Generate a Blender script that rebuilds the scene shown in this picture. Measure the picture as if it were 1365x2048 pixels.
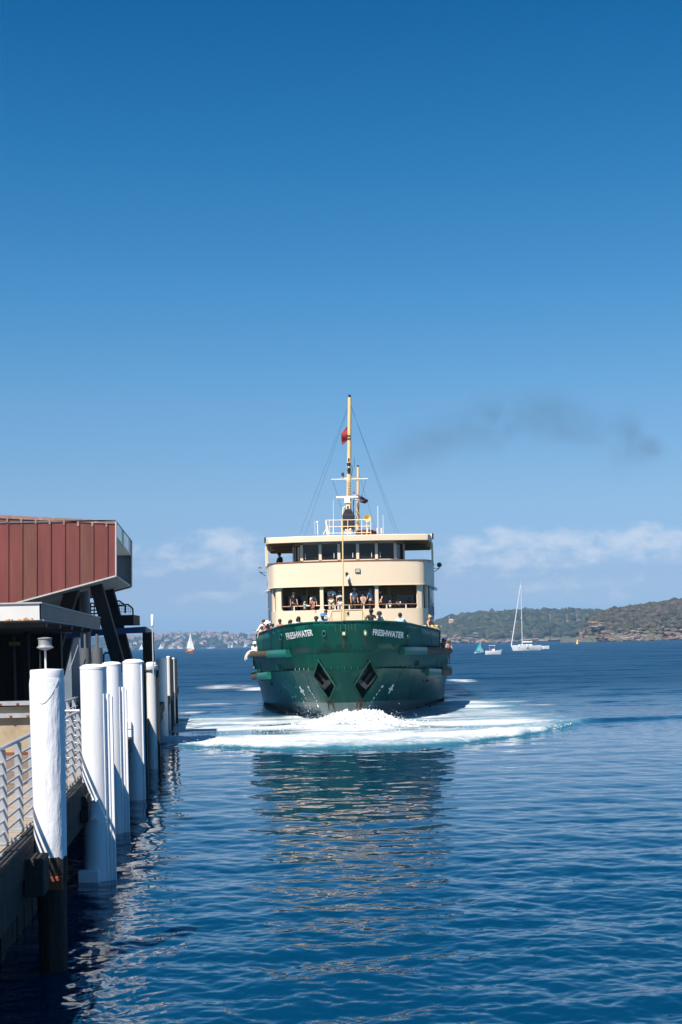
import bpy, bmesh, math, random
import numpy as np
from mathutils import Vector, Matrix, Euler
from mathutils.bvhtree import BVHTree

for o in list(bpy.data.objects):
    bpy.data.objects.remove(o, do_unlink=True)
SC = bpy.context.scene
COL = SC.collection
R = math.radians
random.seed(7)
rng = np.random.default_rng(11)

# ------------------------------------------------------------------ camera
EYE = 3.7                 # eye height above the harbour water
ROLL = 0.0222
cam = bpy.data.cameras.new("camera")
cam.lens = 50.0
cam.sensor_width = 36.0
cam.sensor_fit = 'AUTO'
cam.shift_y = 264.0 / 2048.0
cam.clip_start = 0.1
cam.clip_end = 60000.0
CAM = bpy.data.objects.new("camera", cam)
COL.objects.link(CAM)
CAM.matrix_world = Matrix.Translation((0, 0, EYE)) @ Matrix.Rotation(R(90), 4, 'X') @ Matrix.Rotation(-ROLL, 4, 'Z')
SC.camera = CAM

# ------------------------------------------------------------------ sky
SUN_EL, SUN_AZ = R(55), R(31)      # sun behind the photographer's left shoulder
SUN_DIR = Vector((-math.sin(SUN_AZ) * math.cos(SUN_EL), -math.cos(SUN_AZ) * math.cos(SUN_EL), math.sin(SUN_EL)))
W = bpy.data.worlds.new("World")
SC.world = W
W.use_nodes = True
nt = W.node_tree
nt.nodes.clear()
def wn(t, **kw):
    n = nt.nodes.new(t)
    for k, v in kw.items():
        setattr(n, k, v)
    return n
def wl(a, b):
    nt.links.new(a, b)
out = wn("ShaderNodeOutputWorld")
bg = wn("ShaderNodeBackground")
sky = wn("ShaderNodeTexSky")
sky.sky_type = 'NISHITA'
sky.sun_disc = False
sky.sun_elevation = SUN_EL
sky.sun_rotation = math.atan2(SUN_DIR.x, SUN_DIR.y)
sky.altitude = 0.0
sky.air_density = 1.0
sky.dust_density = 0.6
sky.ozone_density = 2.6
bg.inputs['Strength'].default_value = 0.078
# colour of the clear afternoon air by height above the horizon, the same all round
tc = wn("ShaderNodeTexCoord")
sep = wn("ShaderNodeSeparateXYZ")
wl(tc.outputs['Generated'], sep.inputs[0])
grade = wn("ShaderNodeValToRGB")
ge = grade.color_ramp.elements
ge[0].position = 0.0; ge[0].color = (0.45, 0.71, 1.26, 1)
ge[1].position = 1.0; ge[1].color = (0.08, 0.50, 0.80, 1)
for p, c in ((0.0133, (0.45, 0.67, 1.20)), (0.0332, (0.49, 0.625, 1.0)), (0.047, (0.48, 0.60, 0.93)), (0.099, (0.532, 0.678, 0.871)),
             (0.1685, (0.438, 0.721, 0.891)), (0.235, (0.265, 0.693, 0.915)), (0.329, (0.095, 0.585, 0.850)), (0.405, (0.020, 0.470, 0.770)),
             (0.55, (0.04, 0.48, 0.78))):
    x = ge.new(p); x.color = (c[0], c[1], c[2], 1)
wl(sep.outputs['Z'], grade.inputs[0])
hs = wn("ShaderNodeMixRGB", blend_type='MULTIPLY')
hs.inputs[0].default_value = 1.0
wl(sky.outputs[0], hs.inputs[1]); wl(grade.outputs[0], hs.inputs[2])
# fair-weather cumulus low over the horizon: banks seen to left and right of the ferry, thinner ones all round
def wm(op, a, b=None, c=None):
    n = wn("ShaderNodeMath", operation=op)
    for i, v in enumerate((a, b, c)):
        if v is None: continue
        if isinstance(v, (int, float)): n.inputs[i].default_value = v
        else: wl(v, n.inputs[i])
    return n.outputs[0]
az = wm('ARCTAN2', sep.outputs['X'], sep.outputs['Y'])
el = wm('ARCSINE', sep.outputs['Z'])
def cnoise(sx, sz, det, lo, seed):
    cb = wn("ShaderNodeCombineXYZ")
    wl(wm('MULTIPLY', az, sx), cb.inputs[0]); wl(wm('MULTIPLY', el, sz), cb.inputs[1]); cb.inputs[2].default_value = seed
    n = wn("ShaderNodeTexNoise")
    n.inputs['Scale'].default_value = 1.0; n.inputs['Detail'].default_value = det; n.inputs['Roughness'].default_value = 0.6; n.inputs['Distortion'].default_value = lo
    wl(cb.outputs[0], n.inputs['Vector'])
    return n.outputs['Fac']
puff = cnoise(55, 95, 8, 0.3, 2.0)
broad = cnoise(9, 40, 5, 0.2, 7.0)
acc = None
for (cx, cy_, rx, ry, am) in ((452, 1088, 62, 26, 1.0), (395, 1112, 80, 22, .8), (318, 1132, 70, 16, .7), (500, 1118, 75, 34, .75), (420, 1196, 70, 11, .6), (560, 1150, 120, 26, .6), (280, 1108, 70, 18, .5),
                              (1030, 1078, 52, 22, 1.0), (948, 1096, 62, 20, .95), (1130, 1088, 70, 24, .9), (1275, 1086, 82, 26, 1.0), (1200, 1108, 130, 22, .8), (1085, 1116, 180, 22, .85), (935, 1130, 90, 16, .6), (1360, 1096, 80, 26, .9), (1010, 1150, 120, 12, .4)):
    ua = wm('MULTIPLY', wm('SUBTRACT', az, (cx - 682.5) / 2844.0), 2844.0 / rx)
    ue = wm('MULTIPLY', wm('SUBTRACT', el, (1288.0 + (682.5 - cx) * ROLL - cy_) / 2844.0), 2844.0 / ry)
    r2_ = wm('ADD', wm('MULTIPLY', ua, ua), wm('MULTIPLY', ue, ue))
    g_ = wm('MULTIPLY', wm('MAXIMUM', wm('SUBTRACT', 1.0, wm('MULTIPLY', r2_, 0.34)), 0.0), am)
    acc = g_ if acc is None else wm('MAXIMUM', acc, g_)
band = wn("ShaderNodeValToRGB")
e = band.color_ramp.elements
e[0].position = 0.0; e[0].color = (0, 0, 0, 1)
e[1].position = 0.02; e[1].color = (0.25, 0.25, 0.25, 1)
for p, v in ((0.05, 0.6), (0.075, 0.45), (0.10, 0.0)):
    x = e.new(p); x.color = (v, v, v, 1)
wl(sep.outputs['Z'], band.inputs[0])
gen = wm('MULTIPLY', band.outputs[0], wm('MULTIPLY', wm('MAXIMUM', wm('SUBTRACT', broad, 0.46), 0.0), 4.0))
field = wm('ADD', wm('MAXIMUM', acc, gen), wm('MULTIPLY', wm('SUBTRACT', puff, 0.55), 2.2))
cm = wn("ShaderNodeMapRange", interpolation_type='SMOOTHSTEP')
cm.inputs[1].default_value = 0.10; cm.inputs[2].default_value = 1.25; cm.inputs[3].default_value = 0.0; cm.inputs[4].default_value = 0.60
wl(field, cm.inputs[0])
gate_ = wm('MINIMUM', wm('MULTIPLY', wm('MAXIMUM', acc, gen), 4.0), 1.0)
mu2 = wn("ShaderNodeMath", operation='MULTIPLY')
wl(cm.outputs[0], mu2.inputs[0]); wl(gate_, mu2.inputs[1])
mixc = wn("ShaderNodeMixRGB")
mixc.inputs[2].default_value = (6.0, 6.3, 7.0, 1)
wl(mu2.outputs[0], mixc.inputs[0]); wl(hs.outputs[0], mixc.inputs[1])
wl(mixc.outputs[0], bg.inputs[0])
wl(bg.outputs[0], out.inputs[0])

# ------------------------------------------------------------------ sun
sl = bpy.data.lights.new("sun", 'SUN')
sl.energy = 4.9
sl.angle = R(0.55)
sl.color = (1.0, 0.92, 0.82)
SUN = bpy.data.objects.new("sun", sl)
COL.objects.link(SUN)
SUN.rotation_euler = SUN_DIR.to_track_quat('Z', 'Y').to_euler()
SUN.location = (-20, -40, 60)

# ------------------------------------------------------------------ exposure and renderer
SC.view_settings.view_transform = 'Standard'
SC.view_settings.look = 'None'
SC.view_settings.exposure = 0.72
SC.view_settings.gamma = 1.0
SC.render.engine = 'CYCLES'
cy = SC.cycles
cy.max_bounces = 8
cy.diffuse_bounces = 3
cy.glossy_bounces = 4
cy.transmission_bounces = 4
cy.volume_bounces = 1
cy.transparent_max_bounces = 8
cy.sample_clamp_indirect = 4.0
cy.caustics_reflective = False
cy.caustics_refractive = False
cy.use_denoising = True
try:
    cy.denoiser = 'OPENIMAGEDENOISE'
    cy.denoising_input_passes = 'RGB_ALBEDO_NORMAL'
except Exception:
    pass
cy.use_adaptive_sampling = True
cy.adaptive_threshold = 0.008

# ------------------------------------------------------------------ measuring from the photograph
FPX = 50.0 / 36.0 * 2048.0
CX, CY = 682.5, 1288.0
CR_, SR_ = math.cos(ROLL), math.sin(ROLL)
def P(px, py, d):
    """world point seen at photo pixel (px, py) standing d metres away"""
    a, b = px - CX, CY - py
    u = a * CR_ + b * SR_
    v = -a * SR_ + b * CR_
    return Vector((u * d / FPX, d, EYE + v * d / FPX))
def G(px, py, z=0.0):
    """world point on the level z seen at photo pixel (px, py)"""
    a, b = px - CX, CY - py
    v = -a * SR_ + b * CR_
    return P(px, py, (z - EYE) * FPX / v)

# ------------------------------------------------------------------ materials
def _nodes(m):
    m.use_nodes = True
    t = m.node_tree
    t.nodes.clear()
    o = t.nodes.new("ShaderNodeOutputMaterial")
    b = t.nodes.new("ShaderNodeBsdfPrincipled")
    t.links.new(b.outputs[0], o.inputs[0])
    return t, b
def rgba(c):
    return (c[0], c[1], c[2], 1.0)
def mat(name, col, rough=0.6, var=0.12, scale=3.0, stretch=(1, 1, 1), bump=0.0, bscale=20.0, dirt=None, dirt_amt=0.4,
        dirt_scale=2.0, dirt_stretch=(1, 1, 1), dirt_lo=0.52, dirt_hi=0.68, metal=0.0, spec=0.5, attr=None, coat=0.0):
    m = bpy.data.materials.new(name)
    t, b = _nodes(m)
    N, L = t.nodes.new, t.links.new
    tc = N("ShaderNodeTexCoord")
    mp = N("ShaderNodeMapping"); mp.inputs['Scale'].default_value = stretch
    L(tc.outputs['Object'], mp.inputs[0])
    n = N("ShaderNodeTexNoise"); n.inputs['Scale'].default_value = scale; n.inputs['Detail'].default_value = 6
    L(mp.outputs[0], n.inputs['Vector'])
    mr = N("ShaderNodeMapRange")
    mr.inputs[1].default_value = 0.25; mr.inputs[2].default_value = 0.75
    mr.inputs[3].default_value = 1 - var; mr.inputs[4].default_value = 1 + var
    L(n.outputs['Fac'], mr.inputs[0])
    mx = N("ShaderNodeVectorMath"); mx.operation = 'SCALE'
    if attr:
        a = N("ShaderNodeAttribute"); a.attribute_name = attr
        L(a.outputs['Color'], mx.inputs[0])
    else:
        mx.inputs[0].default_value = col[:3]
    L(mr.outputs[0], mx.inputs['Scale'])
    last = mx.outputs[0]
    if dirt is not None:
        mp2 = N("ShaderNodeMapping"); mp2.inputs['Scale'].default_value = dirt_stretch
        L(tc.outputs['Object'], mp2.inputs[0])
        n2 = N("ShaderNodeTexNoise"); n2.inputs['Scale'].default_value = dirt_scale; n2.inputs['Detail'].default_value = 8
        n2.inputs['Roughness'].default_value = 0.65
        L(mp2.outputs[0], n2.inputs['Vector'])
        mr2 = N("ShaderNodeMapRange"); mr2.inputs[1].default_value = dirt_lo; mr2.inputs[2].default_value = dirt_hi
        mr2.inputs[3].default_value = 0; mr2.inputs[4].default_value = dirt_amt
        L(n2.outputs['Fac'], mr2.inputs[0])
        mc = N("ShaderNodeMixRGB"); mc.inputs[2].default_value = rgba(dirt)
        L(mr2.outputs[0], mc.inputs[0]); L(last, mc.inputs[1])
        last = mc.outputs[0]
    L(last, b.inputs['Base Color'])
    b.inputs['Roughness'].default_value = rough
    b.inputs['Metallic'].default_value = metal
    b.inputs['Specular IOR Level'].default_value = spec
    if coat:
        b.inputs['Coat Weight'].default_value = coat
    if bump:
        n3 = N("ShaderNodeTexNoise"); n3.inputs['Scale'].default_value = bscale; n3.inputs['Detail'].default_value = 5
        L(mp.outputs[0], n3.inputs['Vector'])
        bp = N("ShaderNodeBump"); bp.inputs['Strength'].default_value = bump; bp.inputs['Distance'].default_value = 0.05
        L(n3.outputs['Fac'], bp.inputs['Height']); L(bp.outputs[0], b.inputs['Normal'])
    return m
_plain = {}
def plain(col, rough=0.75):
    k = (tuple(round(c, 3) for c in col), rough)
    if k not in _plain:
        _plain[k] = mat("paint_%d" % len(_plain), col, rough, var=0.10, scale=9.0)
    return _plain[k]

# ------------------------------------------------------------------ mesh building
def link(o, parent=None):
    COL.objects.link(o)
    if parent is not None:
        o.parent = parent
    return o
def tag(o, label=None, cat=None, group=None, kind=None):
    if label: o["label"] = label
    if cat: o["category"] = cat
    if group: o["group"] = group
    if kind: o["kind"] = kind
    return o
def empty(name, loc=(0, 0, 0), rz=0.0, label=None, cat=None, group=None):
    o = bpy.data.objects.new(name, None)
    o.empty_display_size = 0.3
    o.location = loc
    o.rotation_euler = (0, 0, rz)
    COL.objects.link(o)
    return tag(o, label, cat, group)
class MB:
    def __init__(s):
        s.v, s.f, s.m = [], [], []
        s.mi = 0
    def add(s, vs, fs, mi=None):
        b = len(s.v)
        s.v += [tuple(v) for v in vs]
        s.f += [tuple(b + i for i in f) for f in fs]
        s.m += [s.mi if mi is None else mi] * len(fs)
        return s
    def box(s, c, size, rz=0.0, mi=None, rot=None):
        x, y, z = (k / 2 for k in size)
        M = rot if rot is not None else Matrix.Rotation(rz, 3, 'Z')
        c = Vector(c)
        vs = [c + M @ Vector((a * x, b * y, e * z)) for e in (-1, 1) for b in (-1, 1) for a in (-1, 1)]
        return s.add(vs, [(0, 2, 3, 1), (4, 5, 7, 6), (0, 1, 5, 4), (2, 6, 7, 3), (0, 4, 6, 2), (1, 3, 7, 5)], mi)
    def bbox(s, lo, hi, mi=None):
        return s.box([(a + b) / 2 for a, b in zip(lo, hi)], [b - a for a, b in zip(lo, hi)], 0, mi)
    def bar(s, p0, p1, w, h=None, up=(0, 0, 1), mi=None):
        p0, p1 = Vector(p0), Vector(p1)
        h = w if h is None else h
        d = (p1 - p0).normalized()
        u = Vector(up)
        if abs(d.dot(u)) > 0.97:
            u = Vector((0, 1, 0))
        sd = d.cross(u).normalized()
        uu = sd.cross(d).normalized()
        vs = []
        for p in (p0, p1):
            for a, b in ((-1, -1), (1, -1), (1, 1), (-1, 1)):
                vs.append(p + sd * (a * w / 2) + uu * (b * h / 2))
        return s.add(vs, [(3, 2, 1, 0), (4, 5, 6, 7), (0, 1, 5, 4), (1, 2, 6, 5), (2, 3, 7, 6), (3, 0, 4, 7)], mi)
    def tube(s, pts, r, n=8, caps=True, mi=None):
        pts = [Vector(p) for p in pts]
        rs = r if isinstance(r, (list, tuple)) else [r] * len(pts)
        vs, fs = [], []
        ref = None
        for i, p in enumerate(pts):
            d = (pts[min(i + 1, len(pts) - 1)] - pts[max(i - 1, 0)]).normalized()
            if ref is None:
                ref = Vector((0, 0, 1)) if abs(d.z) < 0.9 else Vector((1, 0, 0))
            a = d.cross(ref).normalized()
            b = a.cross(d).normalized()
            ref = b
            for k in range(n):
                t = 2 * math.pi * k / n
                vs.append(p + (a * math.cos(t) + b * math.sin(t)) * rs[i])
        for i in range(len(pts) - 1):
            for k in range(n):
                k2 = (k + 1) % n
                fs.append((i * n + k, i * n + k2, (i + 1) * n + k2, (i + 1) * n + k))
        if caps:
            fs.append(tuple(range(n - 1, -1, -1)))
            fs.append(tuple((len(pts) - 1) * n + k for k in range(n)))
        return s.add(vs, fs, mi)
    def lathe(s, prof, c=(0, 0, 0), n=20, mi=None, axis=None, wob=0.0):
        vs, fs = [], []
        c = Vector(c)
        M = axis if axis is not None else Matrix.Identity(3)
        for r, z in prof:
            for k in range(n):
                t = 2 * math.pi * k / n
                rr = r * (1 + (random.uniform(-wob, wob) if wob else 0))
                vs.append(c + M @ Vector((rr * math.cos(t), rr * math.sin(t), z)))
        for i in range(len(prof) - 1):
            for k in range(n):
                k2 = (k + 1) % n
                fs.append((i * n + k, i * n + k2, (i + 1) * n + k2, (i + 1) * n + k))
        fs.append(tuple(range(n - 1, -1, -1)))
        fs.append(tuple((len(prof) - 1) * n + k for k in range(n)))
        return s.add(vs, fs, mi)
    def prism(s, poly, off, mi=None):
        """closed polygon of 3D points pushed along off"""
        n = len(poly)
        off = Vector(off)
        vs = [Vector(p) for p in poly] + [Vector(p) + off for p in poly]
        fs = [tuple(range(n - 1, -1, -1)), tuple(range(n, 2 * n))]
        fs += [(i, (i + 1) % n, n + (i + 1) % n, n + i) for i in range(n)]
        return s.add(vs, fs, mi)
    def strip(s, pts, z0, z1, th, mi=None, closed=False):
        """upright wall of thickness th (inward = left-hand normal) along plan points"""
        n = len(pts)
        P2 = [Vector((p[0], p[1])) for p in pts]
        nor = []
        for i in range(n):
            d = (P2[min(i + 1, n - 1)] - P2[max(i - 1, 0)]).normalized()
            nor.append(Vector((-d.y, d.x)))
        zz0 = z0 if isinstance(z0, (list, tuple)) else [z0] * n
        zz1 = z1 if isinstance(z1, (list, tuple)) else [z1] * n
        vs = []
        for i in range(n):
            a, b = P2[i], P2[i] + nor[i] * th
            vs += [(a.x, a.y, zz0[i]), (a.x, a.y, zz1[i]), (b.x, b.y, zz1[i]), (b.x, b.y, zz0[i])]
        fs = []
        for i in range(n - 1):
            o, q = i * 4, i * 4 + 4
            for k in range(4):
                k2 = (k + 1) % 4
                fs.append((o + k, q + k, q + k2, o + k2))
        fs += [(0, 1, 2, 3), tuple((n - 1) * 4 + k for k in (3, 2, 1, 0))]
        return s.add(vs, fs, mi)
    def slab(s, poly, z0, z1, mi=None):
        return s.prism([(p[0], p[1], z0) for p in poly], (0, 0, z1 - z0), mi)
    def ball(s, c, r, n=10, m=7, mi=None, sq=(1, 1, 1)):
        vs, fs = [], []
        c = Vector(c)
        for i in range(m + 1):
            ph = math.pi * i / m
            for k in range(n):
                t = 2 * math.pi * k / n
                vs.append(c + Vector((math.sin(ph) * math.cos(t) * sq[0], math.sin(ph) * math.sin(t) * sq[1], math.cos(ph) * sq[2])) * r)
        for i in range(m):
            for k in range(n):
                k2 = (k + 1) % n
                fs.append((i * n + k, (i + 1) * n + k, (i + 1) * n + k2, i * n + k2))
        return s.add(vs, fs, mi)
    def mesh(s, name, mats, smooth=None, fix=True):
        me = bpy.data.meshes.new(name)
        me.from_pydata(s.v, [], s.f)
        if not isinstance(mats, (list, tuple)):
            mats = [mats]
        for m in mats:
            me.materials.append(m)
        if len(mats) > 1:
            me.polygons.foreach_set("material_index", s.m)
        if fix:
            bm = bmesh.new(); bm.from_mesh(me)
            bmesh.ops.recalc_face_normals(bm, faces=bm.faces)
            bm.to_mesh(me); bm.free()
        if smooth is not None:
            me.polygons.foreach_set("use_smooth", [True] * len(me.polygons))
            try:
                me.set_sharp_from_angle(angle=R(smooth))
            except Exception:
                pass
        me.update()
        return me
    def build(s, name, mats, parent=None, smooth=None, fix=True):
        return link(bpy.data.objects.new(name, s.mesh(name, mats, smooth, fix)), parent)
def np_object(name, V, Fq, m, parent=None, smooth=True, cols=None):
    me = bpy.data.meshes.new(name)
    V = np.asarray(V, dtype=np.float32); Fq = np.asarray(Fq, dtype=np.int32)
    k = Fq.shape[1]
    me.vertices.add(len(V)); me.vertices.foreach_set("co", V.ravel())
    me.loops.add(Fq.size); me.loops.foreach_set("vertex_index", Fq.ravel())
    me.polygons.add(len(Fq))
    me.polygons.foreach_set("loop_start", np.arange(0, Fq.size, k, dtype=np.int32))
    me.polygons.foreach_set("loop_total", np.full(len(Fq), k, dtype=np.int32))
    if smooth:
        me.polygons.foreach_set("use_smooth", np.ones(len(Fq), dtype=bool))
    me.update(calc_edges=True)
    me.materials.append(m)
    if cols is not None:
        at = me.color_attributes.new("col", 'FLOAT_COLOR', 'POINT')
        c4 = np.ones((len(V), 4), dtype=np.float32); c4[:, :3] = cols
        at.data.foreach_set("color", c4.ravel())
    return link(bpy.data.objects.new(name, me), parent)
def bevel(o, w=0.02, seg=2):
    md = o.modifiers.new("bevel", 'BEVEL')
    md.width = w; md.segments = seg; md.limit_method = 'ANGLE'; md.angle_limit = R(35)
    return o
def lerp_tab(tab, x):
    return float(np.interp(x, [t[0] for t in tab], [t[1] for t in tab]))
# smooth value noise for geometry
def vnoise(x, y, seed=0):
    x = np.asarray(x, float); y = np.asarray(y, float)
    xi, yi = np.floor(x).astype(np.int64), np.floor(y).astype(np.int64)
    xf, yf = x - xi, y - yi
    def h(a, b):
        n = (a * 374761393 + b * 668265263 + seed * 974711) & 0x7fffffff
        n = ((n ^ (n >> 13)) * 1274126177) & 0x7fffffff
        return ((n ^ (n >> 16)) & 0xffff) / 65535.0
    u, v = xf * xf * (3 - 2 * xf), yf * yf * (3 - 2 * yf)
    return (h(xi, yi) * (1 - u) + h(xi + 1, yi) * u) * (1 - v) + (h(xi, yi + 1) * (1 - u) + h(xi + 1, yi + 1) * u) * v
def fbm(x, y, oct=4, seed=0):
    s, a, t = 0, 1.0, 0
    for k in range(oct):
        s = s + a * vnoise(np.asarray(x) * 2 ** k, np.asarray(y) * 2 ** k, seed + k)
        t += a; a *= 0.55
    return s / t

# ------------------------------------------------------------------ harbour water
front_px = [(250, 1484), (340, 1490), (420, 1496), (520, 1498), (620, 1497), (720, 1496), (820, 1493), (900, 1489), (980, 1481),
            (1050, 1472), (1120, 1460), (1180, 1446)]
back_px = [(250, 1436), (340, 1434), (470, 1432), (560, 1432), (640, 1424), (740, 1424), (830, 1412), (900, 1398), (1000, 1400), (1080, 1404), (1140, 1414), (1180, 1440)]
fr = np.array([tuple(G(*p))[:2] for p in front_px])
bk = np.array([tuple(G(*p))[:2] for p in back_px])
RIPX = fr[-1, 0]
def sstep(a, b, x):
    t = np.clip((x - a) / (b - a), 0, 1)
    return t * t * (3 - 2 * t)
def water_fields(X, Y):
    """height of the wake, foam amount and milky aerated water"""
    yf = np.interp(X, fr[:, 0], fr[:, 1]) + 0.8 * (fbm(X * 0.45, X * 0 + 3.1, 4, 5) - 0.5) * 2 + 0.35 * (fbm(X * 2.3, X * 0 + 1.7, 3, 6) - 0.5)
    yb = np.interp(X, bk[:, 0], bk[:, 1])
    f = Y - yf
    g = yb - Y
    xend = sstep(RIPX + 1.2, RIPX - 3.0, X) * sstep(-11.5, -8.6, X)
    ins = sstep(-0.55, 0.15, f) * xend
    # solid white roller along the front, thinning towards the back
    thick = np.interp(X, [-10, -5, -1, 2, 6, 10, 13], [3.5, 7, 11, 11.5, 8.5, 6.5, 4.0])
    solid = ins * sstep(thick, thick * 0.45, f)
    body = ins * sstep(-2.0, 3.0, g)
    streak = fbm(X * 0.16 + 9, Y * 0.55, 4, 21)
    streak2 = fbm(X * 0.5 + 2, Y * 1.1 + 7, 3, 33)
    body = body * np.clip(0.50 + 1.15 * (streak - 0.42) * 2.2 + 0.35 * (streak2 - 0.5), 0.08, 1.0)
    # milky patch fanning to the right of the bow
    fan = ins * sstep(1.0, 4.0, X) * sstep(-1.5, 5.0, g) * np.clip(0.66 + 1.5 * (streak - 0.42) + 0.4 * (streak2 - 0.5), 0.1, 1.0)
    foam = np.maximum(np.maximum(solid * (0.82 + 0.55 * (streak2 - 0.45) + 0.45 * (streak - 0.5)), body * 0.86), fan)
    # torn patches further back on both sides of the hull
    for (px, py, rx, ry, am) in ((455, 1373, 60, 5, .95), (520, 1377, 50, 5, .9), (430, 1408, 70, 4, .75), (385, 1425, 40, 4, .7), (500, 1405, 60, 4, .6),
                                 (400, 1447, 60, 6, .85), (470, 1440, 60, 6, .65), (925, 1361, 38, 4, .95), (935, 1391, 42, 3, .9), (880, 1377, 60, 4, .5),
                                 (1010, 1403, 70, 4, .75), (1080, 1411, 70, 4, .8), (960, 1415, 70, 5, .6), (1100, 1430, 60, 6, .8)):
        c = G(px, py); a = G(px + rx, py); b = G(px, py - ry)
        q = ((X - c.x) / abs(a.x - c.x)) ** 2 + ((Y - c.y) / abs(b.y - c.y)) ** 2
        foam = np.maximum(foam, 1.2 * am * np.exp(-q * 1.0) * np.clip(0.62 + 1.5 * (streak2 - 0.4), 0, 1))
    milk = np.clip(ins * sstep(-3, 2, g) * 0.85 + solid, 0, 1)
    milk = np.maximum(milk, np.exp(-((f + 0.35) / 0.4) ** 2) * xend * 0.7)
    amp = np.interp(X, [-11, -8, -3, 2, 6, 10, RIPX, RIPX + 4, RIPX + 14], [0.01, 0.05, 0.08, 0.10, 0.12, 0.14, 0.16, 0.13, 0.0])
    # crest carries on to the right of the foam as a smooth dark swell
    yf2 = np.where(X > fr[-1, 0], fr[-1, 1] + (X - fr[-1, 0]) * 0.42, yf)
    f2 = Y - yf2
    h = amp * np.exp(-(np.where(f2 < 0.6, (f2 - 0.6) / 0.55, (f2 - 0.6) / 2.4)) ** 2)
    h = h + solid * (0.22 * fbm(X * 1.3, Y * 1.0, 4, 3) + 0.0) + 0.10 * ins * (streak2 - 0.5)
    # the stem piles water up under the bow
    h = h + 0.22 * np.exp(-((X - 0.4) / 2.6) ** 2 - ((Y - 65.5) / 3.2) ** 2) * (0.6 + 0.8 * fbm(X * 1.3, Y * 1.3, 3, 8))
    return h, np.clip(foam, 0, 1), np.clip(milk, 0, 1)

def make_water():
    ang_in = np.linspace(-0.285, 0.285, 560)           # tan of bearing inside and just outside the view
    ang_l = -np.tan(np.linspace(R(84), math.atan(0.303), 26))
    tanb = np.concatenate([ang_l, ang_in, -ang_l[::-1]])
    ds = [10.5]
    while ds[-1] < 26000:
        d = ds[-1]
        ds.append(d + max(0.032, 0.62 * d * d / (FPX * 0.5 * EYE)) if d < 900 else d * 1.35)
    ds = np.array(ds)
    Yg, Tg = np.meshgrid(ds, tanb, indexing='ij')
    X = Yg * Tg
    Y = Yg.copy()
    row = np.gradient(ds)[:, None] * np.ones_like(X)
    Z = np.zeros_like(X)
    r2 = np.random.default_rng(3)
    near = Yg < 1200
    Xn, Yn, Rn = X[near], Y[near], row[near]
    Zn = np.zeros_like(Xn)
    K = 96
    calm = np.interp(Yn, [0, 14, 20, 30, 43, 54, 72, 140, 600], [1.0, 0.96, 0.76, 0.50, 0.27, 0.25, 0.9, 1.4, 1.5])
    calm = calm * (0.72 + 0.56 * fbm(Xn * 0.11 + 4, Yn * 0.07, 3, 55))
    for k in range(K):
        lam = 0.12 * (3.6 / 0.12) ** (k / (K - 1))
        th = r2.normal(0, 0.64) + 0.10                 # travel direction off the line of sight
        kx, ky = 2 * math.pi / lam * math.sin(th), 2 * math.pi / lam * math.cos(th)
        slope = 0.0172 * (1.0 if lam < 1.3 else 0.62) * r2.uniform(0.6, 1.4)
        a = slope * lam / (2 * math.pi)
        wgt = sstep(1.6, 3.2, lam / np.maximum(Rn, 1e-6))
        ph = kx * Xn + ky * Yn + r2.uniform(0, 6.28)
        warp = 1.1 * np.sin(0.31 * kx * Yn * 0.11 + 0.23 * ky * Xn * 0.17 + k)
        s = np.sin(ph + warp)
        Zn += a * wgt * calm * (s + 0.33 * np.cos(2 * (ph + warp)))
    hw, fo, mi = water_fields(Xn, Yn)
    Zn = Zn * (1 - 0.6 * fo) + hw
    Z[near] = Zn
    foam = np.zeros_like(X); milk = np.zeros_like(X)
    foam[near] = fo; milk[near] = mi
    nr, nc = X.shape
    V = np.stack([X.ravel(), Y.ravel(), Z.ravel()], 1)
    idx = np.arange(nr * nc).reshape(nr, nc)
    Fq = np.stack([idx[:-1, :-1].ravel(), idx[:-1, 1:].ravel(), idx[1:, 1:].ravel(), idx[1:, :-1].ravel()], 1)
    # the rest of the harbour round and behind the camera, a coarse flat skirt
    b = len(V)
    xs = X[0]
    V2 = np.array([(xs[0], 10.5, 0), (xs[-1], 10.5, 0), (26000, -300, 0), (-26000, -300, 0)], float)
    V = np.concatenate([V, V2]); Fq = np.concatenate([Fq, np.array([(b + 3, b + 2, b + 1, b)])])
    o = np_object("water", V, Fq, None, smooth=True)
    me = o.data
    for nm, arr in (("foam", foam), ("milk", milk)):
        at = me.attributes.new(nm, 'FLOAT', 'POINT')
        at.data.foreach_set("value", np.concatenate([arr.ravel(), np.zeros(4)]).astype(np.float32))
    return o

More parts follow.
